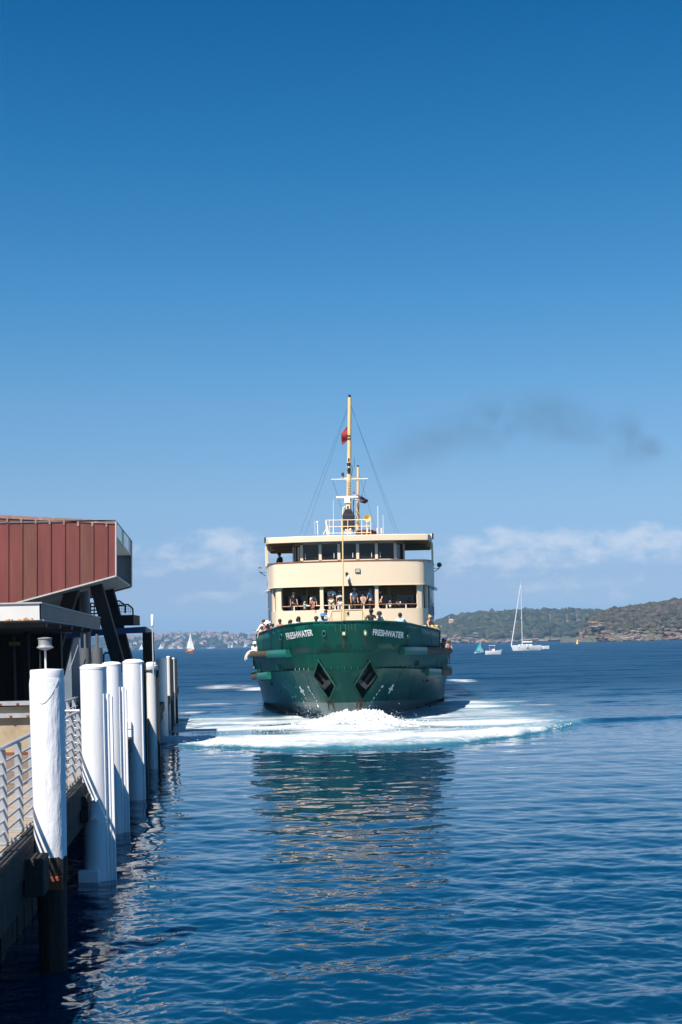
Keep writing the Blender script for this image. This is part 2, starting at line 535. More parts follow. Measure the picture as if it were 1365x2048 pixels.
def water_material():
    m = bpy.data.materials.new("harbour_water")
    t, b = _nodes(m)
    N, L = t.nodes.new, t.links.new
    geo = N("ShaderNodeNewGeometry")
    sep = N("ShaderNodeSeparateXYZ"); L(geo.outputs['Position'], sep.inputs[0])
    # unresolved ripples: slope noise that gets stronger out in the wind
    def ripple(sx, sy, sc, det):
        mp = N("ShaderNodeMapping"); mp.inputs['Scale'].default_value = (sx, sy, 1)
        L(geo.outputs['Position'], mp.inputs[0])
        n = N("ShaderNodeTexNoise"); n.inputs['Scale'].default_value = sc; n.inputs['Detail'].default_value = det
        L(mp.outputs[0], n.inputs['Vector'])
        s = N("ShaderNodeVectorMath"); s.operation = 'SUBTRACT'; s.inputs[1].default_value = (0.5, 0.5, 0.5)
        L(n.outputs['Color'], s.inputs[0])
        return s.outputs[0]
    r1 = ripple(2.2, 5.0, 1.0, 4)
    r2 = ripple(0.35, 0.9, 1.0, 4)
    r3 = ripple(0.05, 0.16, 1.0, 3)
    def amp(src, lo, hi, a, c):
        mr = N("ShaderNodeMapRange"); mr.inputs[1].default_value = lo; mr.inputs[2].default_value = hi
        mr.inputs[3].default_value = a; mr.inputs[4].default_value = c
        L(sep.outputs['Y'], mr.inputs[0])
        v = N("ShaderNodeVectorMath"); v.operation = 'MULTIPLY'
        cb = N("ShaderNodeCombineXYZ")
        h = N("ShaderNodeMath"); h.operation = 'MULTIPLY'; h.inputs[1].default_value = 0.55
        L(mr.outputs[0], h.inputs[0])
        L(h.outputs[0], cb.inputs[0]); L(mr.outputs[0], cb.inputs[1]); cb.inputs[2].default_value = 0
        L(src, v.inputs[0]); L(cb.outputs[0], v.inputs[1])
        return v.outputs[0]
    def vadd(a, c):
        v = N("ShaderNodeVectorMath"); v.operation = 'ADD'; L(a, v.inputs[0]); L(c, v.inputs[1]); return v.outputs[0]
    s = vadd(vadd(amp(r1, 46, 120, 0.06, 0.75), amp(r2, 56, 115, 0.0, 1.4)), amp(r3, 58, 160, 0.0, 1.5))
    nrm = N("ShaderNodeVectorMath"); nrm.operation = 'NORMALIZE'
    L(vadd(geo.outputs['Normal'], s), nrm.inputs[0])
    # foam
    fa = N("ShaderNodeAttribute"); fa.attribute_name = "foam"
    ma = N("ShaderNodeAttribute"); ma.attribute_name = "milk"
    def fnoise(sx, sy, sc, det, ro):
        mp = N("ShaderNodeMapping"); mp.inputs['Scale'].default_value = (sx, sy, 1)
        L(geo.outputs['Position'], mp.inputs[0])
        n = N("ShaderNodeTexNoise"); n.inputs['Scale'].default_value = sc; n.inputs['Detail'].default_value = det
        n.inputs['Roughness'].default_value = ro; n.inputs['Distortion'].default_value = 0.6
        L(mp.outputs[0], n.inputs['Vector'])
        return n.outputs['Fac']
    n1 = fnoise(0.16, 0.55, 1.0, 12, 0.72)
    n2 = fnoise(0.9, 1.7, 3.6, 8, 0.7)
    ad = N("ShaderNodeMath"); ad.operation = 'MULTIPLY_ADD'; ad.inputs[1].default_value = 0.55
    L(n2, ad.inputs[0]); L(n1, ad.inputs[2])               # ~0.78 mean
    th = N("ShaderNodeMath"); th.operation = 'MULTIPLY_ADD'; th.inputs[1].default_value = 0.92
    L(fa.outputs['Fac'], th.inputs[0]); L(ad.outputs[0], th.inputs[2])
    fm = N("ShaderNodeMapRange"); fm.interpolation_type = 'LINEAR'
    fm.inputs[1].default_value = 1.12; fm.inputs[2].default_value = 1.70
    L(th.outputs[0], fm.inputs[0])
    gate = N("ShaderNodeMapRange"); gate.inputs[1].default_value = 0.02; gate.inputs[2].default_value = 0.25
    L(fa.outputs['Fac'], gate.inputs[0])
    fmask = N("ShaderNodeMath"); fmask.operation = 'MULTIPLY'; fmask.use_clamp = True
    L(fm.outputs[0], fmask.inputs[0]); L(gate.outputs[0], fmask.inputs[1])
    # bubbles give the foam its own rough relief
    def relief(sc, k):
        n = N("ShaderNodeTexNoise"); n.inputs['Scale'].default_value = sc; n.inputs['Detail'].default_value = 5; n.inputs['Roughness'].default_value = 0.7
        L(geo.outputs['Position'], n.inputs['Vector'])
        v = N("ShaderNodeVectorMath"); v.operation = 'SUBTRACT'; v.inputs[1].default_value = (0.5, 0.5, 0.5); L(n.outputs['Color'], v.inputs[0])
        w = N("ShaderNodeVectorMath"); w.operation = 'SCALE'; L(v.outputs[0], w.inputs[0])
        q = N("ShaderNodeMath"); q.operation = 'MULTIPLY'; q.inputs[1].default_value = k; L(fmask.outputs[0], q.inputs[0]); L(q.outputs[0], w.inputs['Scale'])
        return w.outputs[0]
    nrm2 = N("ShaderNodeVectorMath"); nrm2.operation = 'NORMALIZE'
    L(vadd(nrm.outputs[0], vadd(relief(1.6, 0.9), relief(5.0, 1.1))), nrm2.inputs[0])
    mc = N("ShaderNodeMixRGB"); mc.inputs[1].default_value = (0.0003, 0.029, 0.072, 1); mc.inputs[2].default_value = (0.07, 0.26, 0.31, 1)
    mm = N("ShaderNodeMath"); mm.operation = 'MULTIPLY'; mm.inputs[1].default_value = 0.55
    L(ma.outputs['Fac'], mm.inputs[0]); L(mm.outputs[0], mc.inputs[0])
    mf = N("ShaderNodeMixRGB"); mf.inputs[2].default_value = (0.60, 0.62, 0.645, 1)
    L(fmask.outputs[0], mf.inputs[0]); L(mc.outputs[0], mf.inputs[1])
    L(mf.outputs[0], b.inputs['Base Color'])
    rr = N("ShaderNodeMapRange"); rr.inputs[3].default_value = 0.035; rr.inputs[4].default_value = 0.75
    L(fmask.outputs[0], rr.inputs[0])
    # the open harbour is wind-roughened, the lee of the wharf is not
    wr_ = N("ShaderNodeMapRange"); wr_.inputs[1].default_value = 52; wr_.inputs[2].default_value = 120; wr_.inputs[3].default_value = 0.0; wr_.inputs[4].default_value = 0.34
    L(sep.outputs['Y'], wr_.inputs[0])
    ra = N("ShaderNodeMath"); ra.operation = 'ADD'; ra.use_clamp = True
    L(rr.outputs[0], ra.inputs[0]); L(wr_.outputs[0], ra.inputs[1]); L(ra.outputs[0], b.inputs['Roughness'])
    b.inputs['IOR'].default_value = 1.333
    L(nrm2.outputs[0], b.inputs['Normal'])
    return m
WATER = make_water()
WATER.data.materials.clear()
WATER.data.materials.append(water_material())
tag(WATER, kind='structure')

def make_foam_crest():
    """churned white water heaped up in front of the stem, torn to lace at its edges"""
    nx, ny = 300, 110
    xs = np.linspace(-5.2, 6.0, nx); ys = np.linspace(57.5, 66.9, ny)
    Xg, Yg = np.meshgrid(xs, ys, indexing='xy')
    env = np.exp(-np.abs((Xg - 0.6) / 2.1) ** 2.6 - ((Yg - 64.9) / 1.5) ** 2)
    low = np.exp(-np.abs((Xg - 0.35) / 4.2) ** 3 - ((Yg - 63.0) / 3.2) ** 4)
    n = fbm(Xg * 1.1, Yg * 1.1, 5, 77)
    n2 = fbm(Xg * 4.5, Yg * 3.5, 5, 78)
    n3 = fbm(Xg * 13, Yg * 9, 3, 79)
    Zg = env * (0.52 + 0.55 * (n - 0.45)) + low * (0.10 + 0.35 * (n - 0.5)) + (env + 0.5 * low) * (0.42 * (n2 - 0.5) + 0.20 * (n3 - 0.5)) - 0.08
    edge = np.minimum.reduce([Xg - xs[0], xs[-1] - Xg, Yg - ys[0], ys[-1] - Yg])
    Zg = Zg - 0.5 * np.clip(1 - edge / 1.2, 0, 1)
    V = np.stack([Xg.ravel(), Yg.ravel(), Zg.ravel()], 1)
    idx = np.arange(nx * ny).reshape(ny, nx)
    Fq = np.stack([idx[:-1, :-1].ravel(), idx[:-1, 1:].ravel(), idx[1:, 1:].ravel(), idx[1:, :-1].ravel()], 1)
    m = mat("white_foam", (0.58, 0.595, 0.61), 0.9, var=0.2, scale=2.2, bump=0.8, bscale=6, spec=0.2)
    t = m.node_tree; N, L = t.nodes.new, t.links.new
    bs = next(x for x in t.nodes if x.type == 'BSDF_PRINCIPLED'); ou = next(x for x in t.nodes if x.type == 'OUTPUT_MATERIAL')
    ge = N("ShaderNodeNewGeometry"); at = N("ShaderNodeAttribute"); at.attribute_name = "dens"
    nz = N("ShaderNodeTexNoise"); nz.inputs['Scale'].default_value = 4.0; nz.inputs['Detail'].default_value = 8; nz.inputs['Roughness'].default_value = 0.75
    L(ge.outputs['Position'], nz.inputs['Vector'])
    ad = N("ShaderNodeMath"); ad.operation = 'ADD'; L(at.outputs['Fac'], ad.inputs[0]); L(nz.outputs['Fac'], ad.inputs[1])
    mr = N("ShaderNodeMapRange"); mr.inputs[1].default_value = 0.80; mr.inputs[2].default_value = 1.12; L(ad.outputs[0], mr.inputs[0])
    tr = N("ShaderNodeBsdfTransparent"); mx = N("ShaderNodeMixShader")
    L(mr.outputs[0], mx.inputs[0]); L(tr.outputs[0], mx.inputs[1]); L(bs.outputs[0], mx.inputs[2]); L(mx.outputs[0], ou.inputs[0])
    o = np_object("bow_wave_foam", V, Fq, m)
    dens = np.clip(1.25 * env + 0.75 * low, 0, 1) * np.clip(edge / 1.0, 0, 1)
    atr = o.data.attributes.new("dens", 'FLOAT', 'POINT'); atr.data.foreach_set("value", dens.ravel().astype(np.float32))
    return tag(o, "churned white foam heaped up at the foot of the ferry's stem", "foam", kind='stuff')
FOAM = make_foam_crest()

def make_spray():
    base = MB(); base.ball((0, 0, 0), 1.0, 5, 3)
    bv = np.array(base.v); bf = base.f
    r2 = np.random.default_rng(5)
    vs, fs = [], []
    def drops(n, cx, sx, z0, sz, cy, r0, r1):
        for _ in range(n):
            x = r2.normal(cx, sx); z = z0 + abs(r2.normal(0, sz)); y = r2.normal(cy, 0.5)
            r = r2.uniform(r0, r1) * (1 if r2.random() < 0.85 else 1.8)
            b = sum(len(v) for v in vs)
            vs.append(bv * r * np.array([1, 1, r2.uniform(0.8, 1.6)]) + np.array([x, y, z]))
            fs.extend([tuple(i + b for i in f) for f in bf])
    drops(240, -1.6, 0.40, 0.15, 0.60, 64.6, 0.004, 0.011)
    drops(420, 0.75, 0.95, 0.25, 0.22, 64.6, 0.005, 0.013)
    drops(200, -0.7, 0.8, 0.15, 0.18, 64.4, 0.005, 0.012)
    drops(140, 2.5, 0.7, 0.1, 0.12, 64.3, 0.004, 0.011)
    # clots of churned water on the roller, the heap and the front edge
    n_ = 0
    base_n = sum(len(v) for v in vs)
    while n_ < 4200:
        mode = r2.random()
        if mode < 0.45:
            x = r2.normal(0.5, 2.0); y = r2.normal(63.8, 1.3)
            z = 0.52 * math.exp(-abs((x - 0.6) / 2.1) ** 2.6 - ((y - 64.9) / 1.5) ** 2) + r2.normal(0.02, 0.05)
            r = r2.uniform(0.008, 0.028)
        elif mode < 0.8:
            x = r2.uniform(-8.5, RIPX - 1.0); y = float(np.interp(x, fr[:, 0], fr[:, 1])) + abs(r2.normal(0, 1.0)) + 0.1
            z = 0.10 + r2.normal(0.0, 0.05); r = r2.uniform(0.008, 0.026)
        else:
            x = r2.uniform(-6.5, RIPX - 2.5); y = float(np.interp(x, fr[:, 0], fr[:, 1])) + r2.uniform(1.0, 9.0)
            z = 0.04 + r2.normal(0.0, 0.03); r = r2.uniform(0.008, 0.022)
        n_ += 1
        vs.append(bv * r * np.array([r2.uniform(1, 2.2), r2.uniform(1, 1.6), r2.uniform(0.6, 1.1)]) + np.array([x, y, z]))
        fs.extend([tuple(i + base_n for i in f) for f in bf]); base_n += len(bv)
    mb = MB(); mb.v = [tuple(v) for v in np.concatenate(vs)]; mb.f = fs; mb.m = [0] * len(fs)
    o = mb.build("spray", mat("spray_drops", (0.64, 0.655, 0.67), 0.6, var=0.02), smooth=60, fix=False)
    return tag(o, "fine white spray thrown up in drops beside the ferry's stem", "spray", kind='stuff')
SPRAY = make_spray()

# ------------------------------------------------------------------ wharf on the left
DECK = 1.5
def edge_x(d):                      # line of the wharf railing on plan
    return -3.75 - 0.088 * (d - 16.0)
EDIR = Vector((-0.088, 1.0, 0)).normalized()
ESIDE = Vector((1.0, 0.088, 0)).normalized()      # outwards, over the water
ERZ = math.atan(0.088)
M_WHITE = mat("white_pile_paint", (0.80, 0.80, 0.82), 0.42, var=0.05, scale=2.0, stretch=(1, 1, .3), bump=0.08, bscale=9,
              dirt=(0.46, 0.42, 0.37), dirt_amt=0.42, dirt_scale=1.8, dirt_stretch=(4, 4, .35), dirt_lo=0.55, dirt_hi=0.78)
M_WHITE_ROUGH = mat("thick_brushed_white_paint", (0.82, 0.82, 0.84), 0.38, var=0.05, scale=2.5, stretch=(1, 1, .25), bump=0.55, bscale=11,
                    dirt=(0.55, 0.53, 0.50), dirt_amt=0.35, dirt_scale=4.0, dirt_stretch=(2, 2, .4), dirt_lo=0.6, dirt_hi=0.75)
M_STAIN = mat("stained_white_steel", (0.72, 0.71, 0.69), 0.5, var=0.10, scale=1.5, stretch=(2, 2, .3),
              dirt=(0.22, 0.13, 0.07), dirt_amt=0.8, dirt_scale=1.3, dirt_stretch=(4, 4, .5), dirt_lo=0.55, dirt_hi=0.72)
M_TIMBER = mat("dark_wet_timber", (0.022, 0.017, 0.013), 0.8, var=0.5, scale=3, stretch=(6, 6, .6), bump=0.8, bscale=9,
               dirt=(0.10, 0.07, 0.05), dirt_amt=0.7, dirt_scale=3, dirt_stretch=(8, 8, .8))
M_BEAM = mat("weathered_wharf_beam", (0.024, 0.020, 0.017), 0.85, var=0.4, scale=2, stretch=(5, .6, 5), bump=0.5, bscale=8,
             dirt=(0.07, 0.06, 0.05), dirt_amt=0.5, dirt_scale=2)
M_PLANK = mat("grey_brown_deck_plank", (0.185, 0.135, 0.098), 0.85, var=0.25, scale=3, stretch=(.5, 6, 2), bump=0.4, bscale=10,
              dirt=(0.13, 0.09, 0.065), dirt_amt=0.6, dirt_scale=1.2)
M_PLANK2 = mat("pale_deck_plank", (0.34, 0.275, 0.205), 0.85, var=0.2, scale=3, stretch=(.5, 6, 2), bump=0.4, bscale=10,
               dirt=(0.22, 0.16, 0.11), dirt_amt=0.5, dirt_scale=1.5)
M_GALV = mat("galvanised_steel", (0.50, 0.51, 0.53), 0.45, var=0.15, scale=5, metal=0.35, dirt=(0.35, 0.30, 0.26), dirt_amt=0.35, dirt_scale=4)
M_GALV2 = mat("dull_galvanised_plate", (0.42, 0.43, 0.45), 0.5, var=0.15, scale=4, metal=0.3)
M_RED = mat("weathered_red_cladding", (0.150, 0.034, 0.026), 0.6, var=0.30, scale=1.1, stretch=(2.5, 1, .35),
            dirt=(0.17, 0.075, 0.05), dirt_amt=0.7, dirt_scale=2.6, dirt_stretch=(6, 1, .55), dirt_lo=0.54, dirt_hi=0.78)
M_RED2 = mat("browner_red_cladding", (0.135, 0.040, 0.026), 0.62, var=0.28, scale=1.3, stretch=(2.5, 1, .35),
             dirt=(0.16, 0.085, 0.06), dirt_amt=0.8, dirt_scale=2.2, dirt_stretch=(6, 1, .5), dirt_lo=0.5, dirt_hi=0.76)
M_RED3 = mat("streaked_red_cladding", (0.155, 0.032, 0.028), 0.6, var=0.3, scale=1.0, stretch=(3, 1, .3),
             dirt=(0.30, 0.21, 0.19), dirt_amt=0.7, dirt_scale=5, dirt_stretch=(9, 1, .35), dirt_lo=0.6, dirt_hi=0.8)
M_REDTOP = mat("faded_pink_flashing", (0.26, 0.15, 0.12), 0.65, var=0.25, scale=3, dirt=(0.45, 0.40, 0.38), dirt_amt=0.6, dirt_scale=3)
M_LTRIM = mat("pale_trim", (0.48, 0.47, 0.45), 0.6, var=0.15, scale=4, dirt=(0.25, 0.2, 0.16), dirt_amt=0.4, dirt_scale=4)
M_SOFFIT = mat("grey_soffit_lining", (0.27, 0.30, 0.32), 0.6, var=0.10, scale=1.5)
M_INNER = mat("white_ceiling_lining", (0.70, 0.70, 0.68), 0.6, var=0.06, scale=1.2)
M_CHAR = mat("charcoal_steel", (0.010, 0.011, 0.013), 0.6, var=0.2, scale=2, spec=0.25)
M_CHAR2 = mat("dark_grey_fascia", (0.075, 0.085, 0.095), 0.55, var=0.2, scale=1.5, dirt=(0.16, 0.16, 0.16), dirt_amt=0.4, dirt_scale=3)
M_BLUE = mat("navy_blue_steel", (0.010, 0.035, 0.16), 0.4, var=0.15, scale=2)
M_COLG = mat("grey_painted_column", (0.125, 0.135, 0.145), 0.45, var=0.12, scale=2)
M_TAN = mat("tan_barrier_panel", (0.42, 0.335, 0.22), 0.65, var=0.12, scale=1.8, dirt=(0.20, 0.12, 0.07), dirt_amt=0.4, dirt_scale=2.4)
M_RUST = mat("rusty_steel", (0.22, 0.055, 0.022), 0.85, var=0.4, scale=7, bump=0.4, bscale=18)
M_PEEL = mat("peeling_white_fascia", (0.66, 0.65, 0.63), 0.55, var=0.05, scale=2, dirt=(0.12, 0.125, 0.13), dirt_amt=1.0, dirt_scale=1.7,
             dirt_lo=0.635, dirt_hi=0.65)
M_RUSTSTREAK = mat("orange_rust_bloom", (0.55, 0.22, 0.05), 0.9, var=0.4, scale=12)
M_GREEN = mat("bright_green_strip", (0.02, 0.34, 0.05), 0.4, var=0.1)
M_GLASSW = mat("frosted_panel", (0.84, 0.88, 0.90), 0.3, var=0.06)
M_SIGN_Y = mat("yellow_green_sign", (0.32, 0.40, 0.06), 0.5, var=0.05)
M_BLACK = mat("black_rubber", (0.012, 0.012, 0.013), 0.6, var=0.3, scale=6)

wharf = empty("wharf", (edge_x(16), 16, 0), 0, "long timber wharf deck on dark piles running along the left side", "wharf")
WL = Matrix.Translation((-edge_x(16), -16, 0))
def wchild(o):
    o.parent = wharf
    o.matrix_parent_inverse = WL
    return o
# deck planks, laid across the wharf
random.seed(3)
pl = MB(); pl.box((0, 0, 0), (1, 1, 1))
plank_me = [bevel_me for bevel_me in (pl.mesh("plank", M_PLANK), pl.mesh("plank", M_PLANK2), pl.mesh("plank", M_PLANK))]
d = 10.6
while d < 31.0:
    w = 0.235
    pale = (d < 20.3 and random.random() < 0.25) or random.random() < 0.12
    # an inner run of brown planks, and a paler kerb-side run near the railing
    for (o0, o1, me) in ((0.02, 0.85, plank_me[1]), (0.86, 9.0, plank_me[1] if pale else plank_me[0])):
        o = bpy.data.objects.new("plank", me)
        c = Vector((edge_x(d), d, 0)) - ESIDE * ((o0 + o1) / 2)
        o.location = (c.x, c.y, DECK - 0.035 + random.uniform(-0.004, 0.004))
        o.rotation_euler = (0, 0, ERZ)
        o.scale = (o1 - o0 - 0.01, w - 0.012, 0.07)
        link(o); wchild(o)
    d += w
# beyond the planks: a plain deck slab, under-deck frame
b = MB()
def edge_pt(d, off, z):
    p = Vector((edge_x(d), d, z)) + ESIDE * off
    return (p.x, p.y, z)
def edge_box(b, d0, d1, o0, o1, z0, z1, mi=None):
    q = [edge_pt(d0, o0, z0), edge_pt(d0, o1, z0), edge_pt(d1, o1, z0), edge_pt(d1, o0, z0)]
    return b.prism(q, (0, 0, z1 - z0), mi)
edge_box(b, 31.05, 78, -16, 0.05, DECK - 0.30, DECK - 0.02)
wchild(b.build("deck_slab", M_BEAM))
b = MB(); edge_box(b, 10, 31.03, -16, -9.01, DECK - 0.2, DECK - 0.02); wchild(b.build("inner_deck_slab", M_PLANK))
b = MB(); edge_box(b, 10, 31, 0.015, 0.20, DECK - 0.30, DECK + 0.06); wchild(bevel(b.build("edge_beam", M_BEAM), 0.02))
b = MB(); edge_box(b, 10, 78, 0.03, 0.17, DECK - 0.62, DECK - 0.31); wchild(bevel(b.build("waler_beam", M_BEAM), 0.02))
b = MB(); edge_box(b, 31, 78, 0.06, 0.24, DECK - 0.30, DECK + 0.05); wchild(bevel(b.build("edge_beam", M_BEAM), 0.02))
for d in np.arange(11, 78, 3.2):
    b = MB(); edge_box(b, d, d + 0.3, -15, -0.02, DECK - 0.6, DECK - 0.32); wchild(b.build("cross_beam", M_BEAM))
for d in np.arange(12.4, 78, 3.2):
    for off in (-1.0, -3.5, -6.5, -10):
        c = edge_pt(d, off, 0)
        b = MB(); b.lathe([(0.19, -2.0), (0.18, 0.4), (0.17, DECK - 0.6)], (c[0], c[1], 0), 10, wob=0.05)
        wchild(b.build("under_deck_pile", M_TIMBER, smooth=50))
# unseen closing wall added deep under the deck to keep it dark
b = MB(); edge_box(b, 9, 78, -12.4, -12.2, -1.5, DECK - 0.35); wchild(b.build("added_closing_wall", M_BEAM))
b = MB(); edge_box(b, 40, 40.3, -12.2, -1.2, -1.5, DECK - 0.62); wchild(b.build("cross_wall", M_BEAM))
# added dark planks behind the edge piles, standing in for the under-deck blackness
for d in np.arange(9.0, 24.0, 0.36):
    b = MB(); j = random.uniform(-0.03, 0.03); edge_box(b, d, d + 0.345, -0.42 + j, -0.30 + j, -1.5, DECK - 0.63); wchild(b.build("added_dark_plank", M_TIMBER))
# bracket blocks that carry the fender piles
for d, o1 in ((15.55, 0.40), (22.1, 0.30)):
    b = MB(); edge_box(b, d, d + 0.5, 0.175, o1, DECK - 0.50, DECK - 0.08); wchild(bevel(b.build("fender_block", M_BEAM), 0.02))

# ---- railing along the edge
rail = empty("wharf_railing", (edge_x(14), 14, DECK), 0, "galvanised pipe railing with flat posts along the near wharf edge", "railing")
RLI = Matrix.Translation((-edge_x(14), -14, -DECK))
def rchild(o, root=None, inv=None):
    o.parent = root or rail
    o.matrix_parent_inverse = inv or RLI
    return o
def bar_on(d0, d1, z, r, off=-0.12):
    b = MB()
    b.tube([edge_pt(d0, off, DECK + z), edge_pt(d1, off, DECK + z)], r, 8)
    return b
RH = 1.10
zs = [0.14 + k * 0.132 for k in range(7)]
rchild(bar_on(11.0, 25.35, RH, 0.026).build("top_rail", M_GALV, smooth=50))
for z in zs:
    rchild(bar_on(11.0, 25.3, z, 0.0155).build("bar", M_GALV, smooth=50))
pd = 11.05
while pd < 25.5:
    for k, dd in enumerate((0.0,)):
        b = MB()
        c0 = Vector(edge_pt(pd + dd, -0.12, DECK)); c1 = Vector(edge_pt(pd + dd, -0.12, DECK + RH - 0.01))
        # flat tapering plate standing across the run of the rail
        for (z0, w0, z1, w1) in ((0.0, 0.105, RH - 0.02, 0.085),):
            hw0, hw1, t = w0 / 2, w1 / 2, 0.008
            q = []
            for z, hw in ((z0, hw0), (z1, hw1)):
                for sx, sy in ((-1, -1), (1, -1), (1, 1), (-1, 1)):
                    p = c0 + ESIDE * (sx * hw) + EDIR * (sy * t)
                    q.append((p.x, p.y, DECK + z))
            b.add(q, [(3, 2, 1, 0), (4, 5, 6, 7), (0, 1, 5, 4), (1, 2, 6, 5), (2, 3, 7, 6), (3, 0, 4, 7)])
        b.box((c0.x, c0.y, DECK + 0.01), (0.2, 0.16, 0.02), ERZ)
        b.box((c0.x + 0.14, c0.y, DECK - 0.02), (0.10, 0.10, 0.20), ERZ)
        rchild(b.build("post", M_GALV2))
    pd += 1.29
# short return railing that closes the landing
ret = empty("return_railing", (edge_x(25.4), 25.4, DECK), 0, "galvanised railing set square to the wharf edge behind the nearest pile", "railing")
RTI = Matrix.Translation((-edge_x(25.4), -25.4, -DECK))
def rt(o0, o1, z, r):
    b = MB(); b.tube([edge_pt(25.45, o0, DECK + z), edge_pt(25.45, o1, DECK + z)], r, 8); return b
rchild(rt(-0.12, -0.74, RH + 0.01, 0.028).build("top_rail", M_GALV, smooth=50), ret, RTI)
for z in zs:
    rchild(rt(-0.12, -0.74, z, 0.016).build("bar", M_GALV, smooth=50), ret, RTI)
for off in (-0.40, -0.74):
    c = Vector(edge_pt(25.45, off, DECK))
    b = MB(); b.box((c.x, c.y, DECK + RH / 2), (0.02, 0.09, RH), ERZ); rchild(b.build("post", M_GALV2), ret, RTI)
rail2 = empty("far_wharf_railing", (edge_x(27), 27, DECK), 0, "galvanised pipe railing on the far side of the landing, behind the second pile", "railing")
R2I = Matrix.Translation((-edge_x(27), -27, -DECK))
for z, r in [(RH + .02, 0.026)] + [(z, 0.0155) for z in zs]:
    b = MB(); b.tube([edge_pt(26.6, -0.85, DECK + z), edge_pt(32.5, -0.85, DECK + z)], r, 8)
    rchild(b.build("top_rail" if z > 1 else "bar", M_GALV, smooth=50), rail2, R2I)
for dd in np.arange(26.65, 32.6, 1.29):
    c = Vector(edge_pt(dd, -0.85, DECK)); b = MB(); b.box((c.x, c.y, DECK + RH / 2), (0.085, 0.016, RH), ERZ); rchild(b.build("post", M_GALV2), rail2, R2I)

# ---- tan barrier wall across the wharf
bar_ = empty("barrier_wall", (-8.0, 30.2, DECK), 0, "low tan panelled barrier wall with grey steel rails across the wharf", "barrier")
BI = Matrix.Translation((8.0, -30.2, -DECK))
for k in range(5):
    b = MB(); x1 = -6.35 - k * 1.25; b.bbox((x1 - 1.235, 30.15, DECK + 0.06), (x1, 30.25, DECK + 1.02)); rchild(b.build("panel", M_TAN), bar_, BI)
BRAIL = {}
for z in (1.10, 0.84):
    b = MB(); b.bbox((-12.6, 30.05, DECK + z - 0.045), (-6.3, 30.14, DECK + z + 0.045)); BRAIL[z] = rchild(b.build("rail", M_GALV2), bar_, BI)
b = MB(); b.bbox((-12.6, 30.06, DECK + 0.0), (-6.3, 30.28, DECK + 0.055)); rchild(b.build("base_strip", M_RUST), bar_, BI)
for k in range(14):
    for z in (1.10, 0.84):
        b = MB(); x = -6.5 - k * 0.36 - (0.15 if z < 1 else 0); b.box((x, 30.045, DECK + z - 0.02), (0.05, 0.02, 0.045)); link(bpy.data.objects.new("bolt", b.mesh("bolt", M_RUST)), BRAIL[z])

# ---- fender piles standing along the edge
def pile(px0, px1, top_py, d, label, kind="steel", water_z=-1.6):
    a, c = P(px0, top_py, d), P(px1, top_py, d)
    x = (a.x + c.x) / 2; r = (c.x - a.x) / 2; zt = (a.z + c.z) / 2
    root = empty("mooring_pile", (x, d, 0), 0, label, "pile", "white mooring piles along the wharf")
    return root, r, zt
def pbuild(mb, name, m, root, smooth=40):
    return mb.build(name, m, root, smooth)
# 1: the nearest pile, thick brushed paint over old timber, cap and lantern
root, r, zt = pile(59.5, 129.5, 1352, 16.5, "nearest white pile, thickly painted old timber carrying a grey lantern on a rod")
b = MB()
NS, prof = 28, []
for i in range(30):
    t = i / 29
    z = 1.30 + (zt - 0.02 - 1.30) * t
    prof.append((z, r * (0.93 + 0.085 * t - (0.05 if t > 0.97 else 0))))
vs, fs = [], []
for i, (z, rr) in enumerate(prof):
    for k in range(NS):
        th = 2 * math.pi * k / NS
        lump = 1 + 0.022 * (fbm(th * 2.2, z * 1.1, 3, 4) - 0.5) * 2 - 0.03 * max(0, math.cos(th - 0.15)) ** 8
        vs.append((rr * lump * math.cos(th), rr * lump * math.sin(th), z + (0.02 * math.sin(5 * th) + 0.015 * math.sin(11 * th) if i == 0 else 0)))
for i in range(len(prof) - 1):
    for k in range(NS):
        fs.append((i * NS + k, i * NS + (k + 1) % NS, (i + 1) * NS + (k + 1) % NS, (i + 1) * NS + k))
fs += [tuple(range(NS - 1, -1, -1)), tuple((len(prof) - 1) * NS + k for k in range(NS))]
b.add(vs, fs)
pbuild(b, "painted_shaft", M_WHITE_ROUGH, root, 60)
b = MB(); b.lathe([(r * 0.955, zt - 0.02), (r * 0.96, zt + 0.055), (r * 0.93, zt + 0.075), (0.02, zt + 0.085)], (0, 0, 0), 24); PCAP = pbuild(b, "cap", M_WHITE, root)
# shield-shaped lap of the cap folded down the front
b = MB()
sh = []
for k in range(13):
    t = -1 + 2 * k / 12
    ang = -math.pi / 2 - 0.1 + t * 0.95
    sh.append((ang, zt - 0.055 - 0.26 * (1 - abs(t) ** 1.6)))
vs = []
for ang, zb in sh:
    for z, rr in ((zb, r * 1.03), (zt - 0.03, r * 0.995)):
        vs.append((rr * math.cos(ang), rr * math.sin(ang), z))
b.add(vs, [(2 * k, 2 * k + 2, 2 * k + 3, 2 * k + 1) for k in range(12)])
pbuild(b, "cap_flap", M_WHITE, PCAP, 60)
b = MB(); b.lathe([(r * 0.90, 1.02), (r * 0.97, 1.15), (r * 0.955, 1.32)], (0, 0, 0), 18, wob=0.05); pbuild(b, "timber_collar", M_TIMBER, root)
b = MB(); b.lathe([(r * 0.80, -1.8), (r * 0.80, 0.2), (r * 0.84, 1.03)], (0, 0, 0), 16, wob=0.05); pbuild(b, "timber_foot", M_TIMBER, root)
b = MB(); b.box((0.08, -r * 0.92, 1.03), (0.17, 0.06, 0.15)); pbuild(b, "rusty_bracket", M_RUST, root)
b = MB(); b.tube([(-0.18, -r * 0.9, 1.04), (0.02, -r * 0.92, 1.06)], 0.018, 8); pbuild(b, "bolt", M_GALV, root)
lp = P(92, 1345, 16.5) - Vector((root.location.x, 16.5, 0))
lt = P(92, 1297, 16.5).z
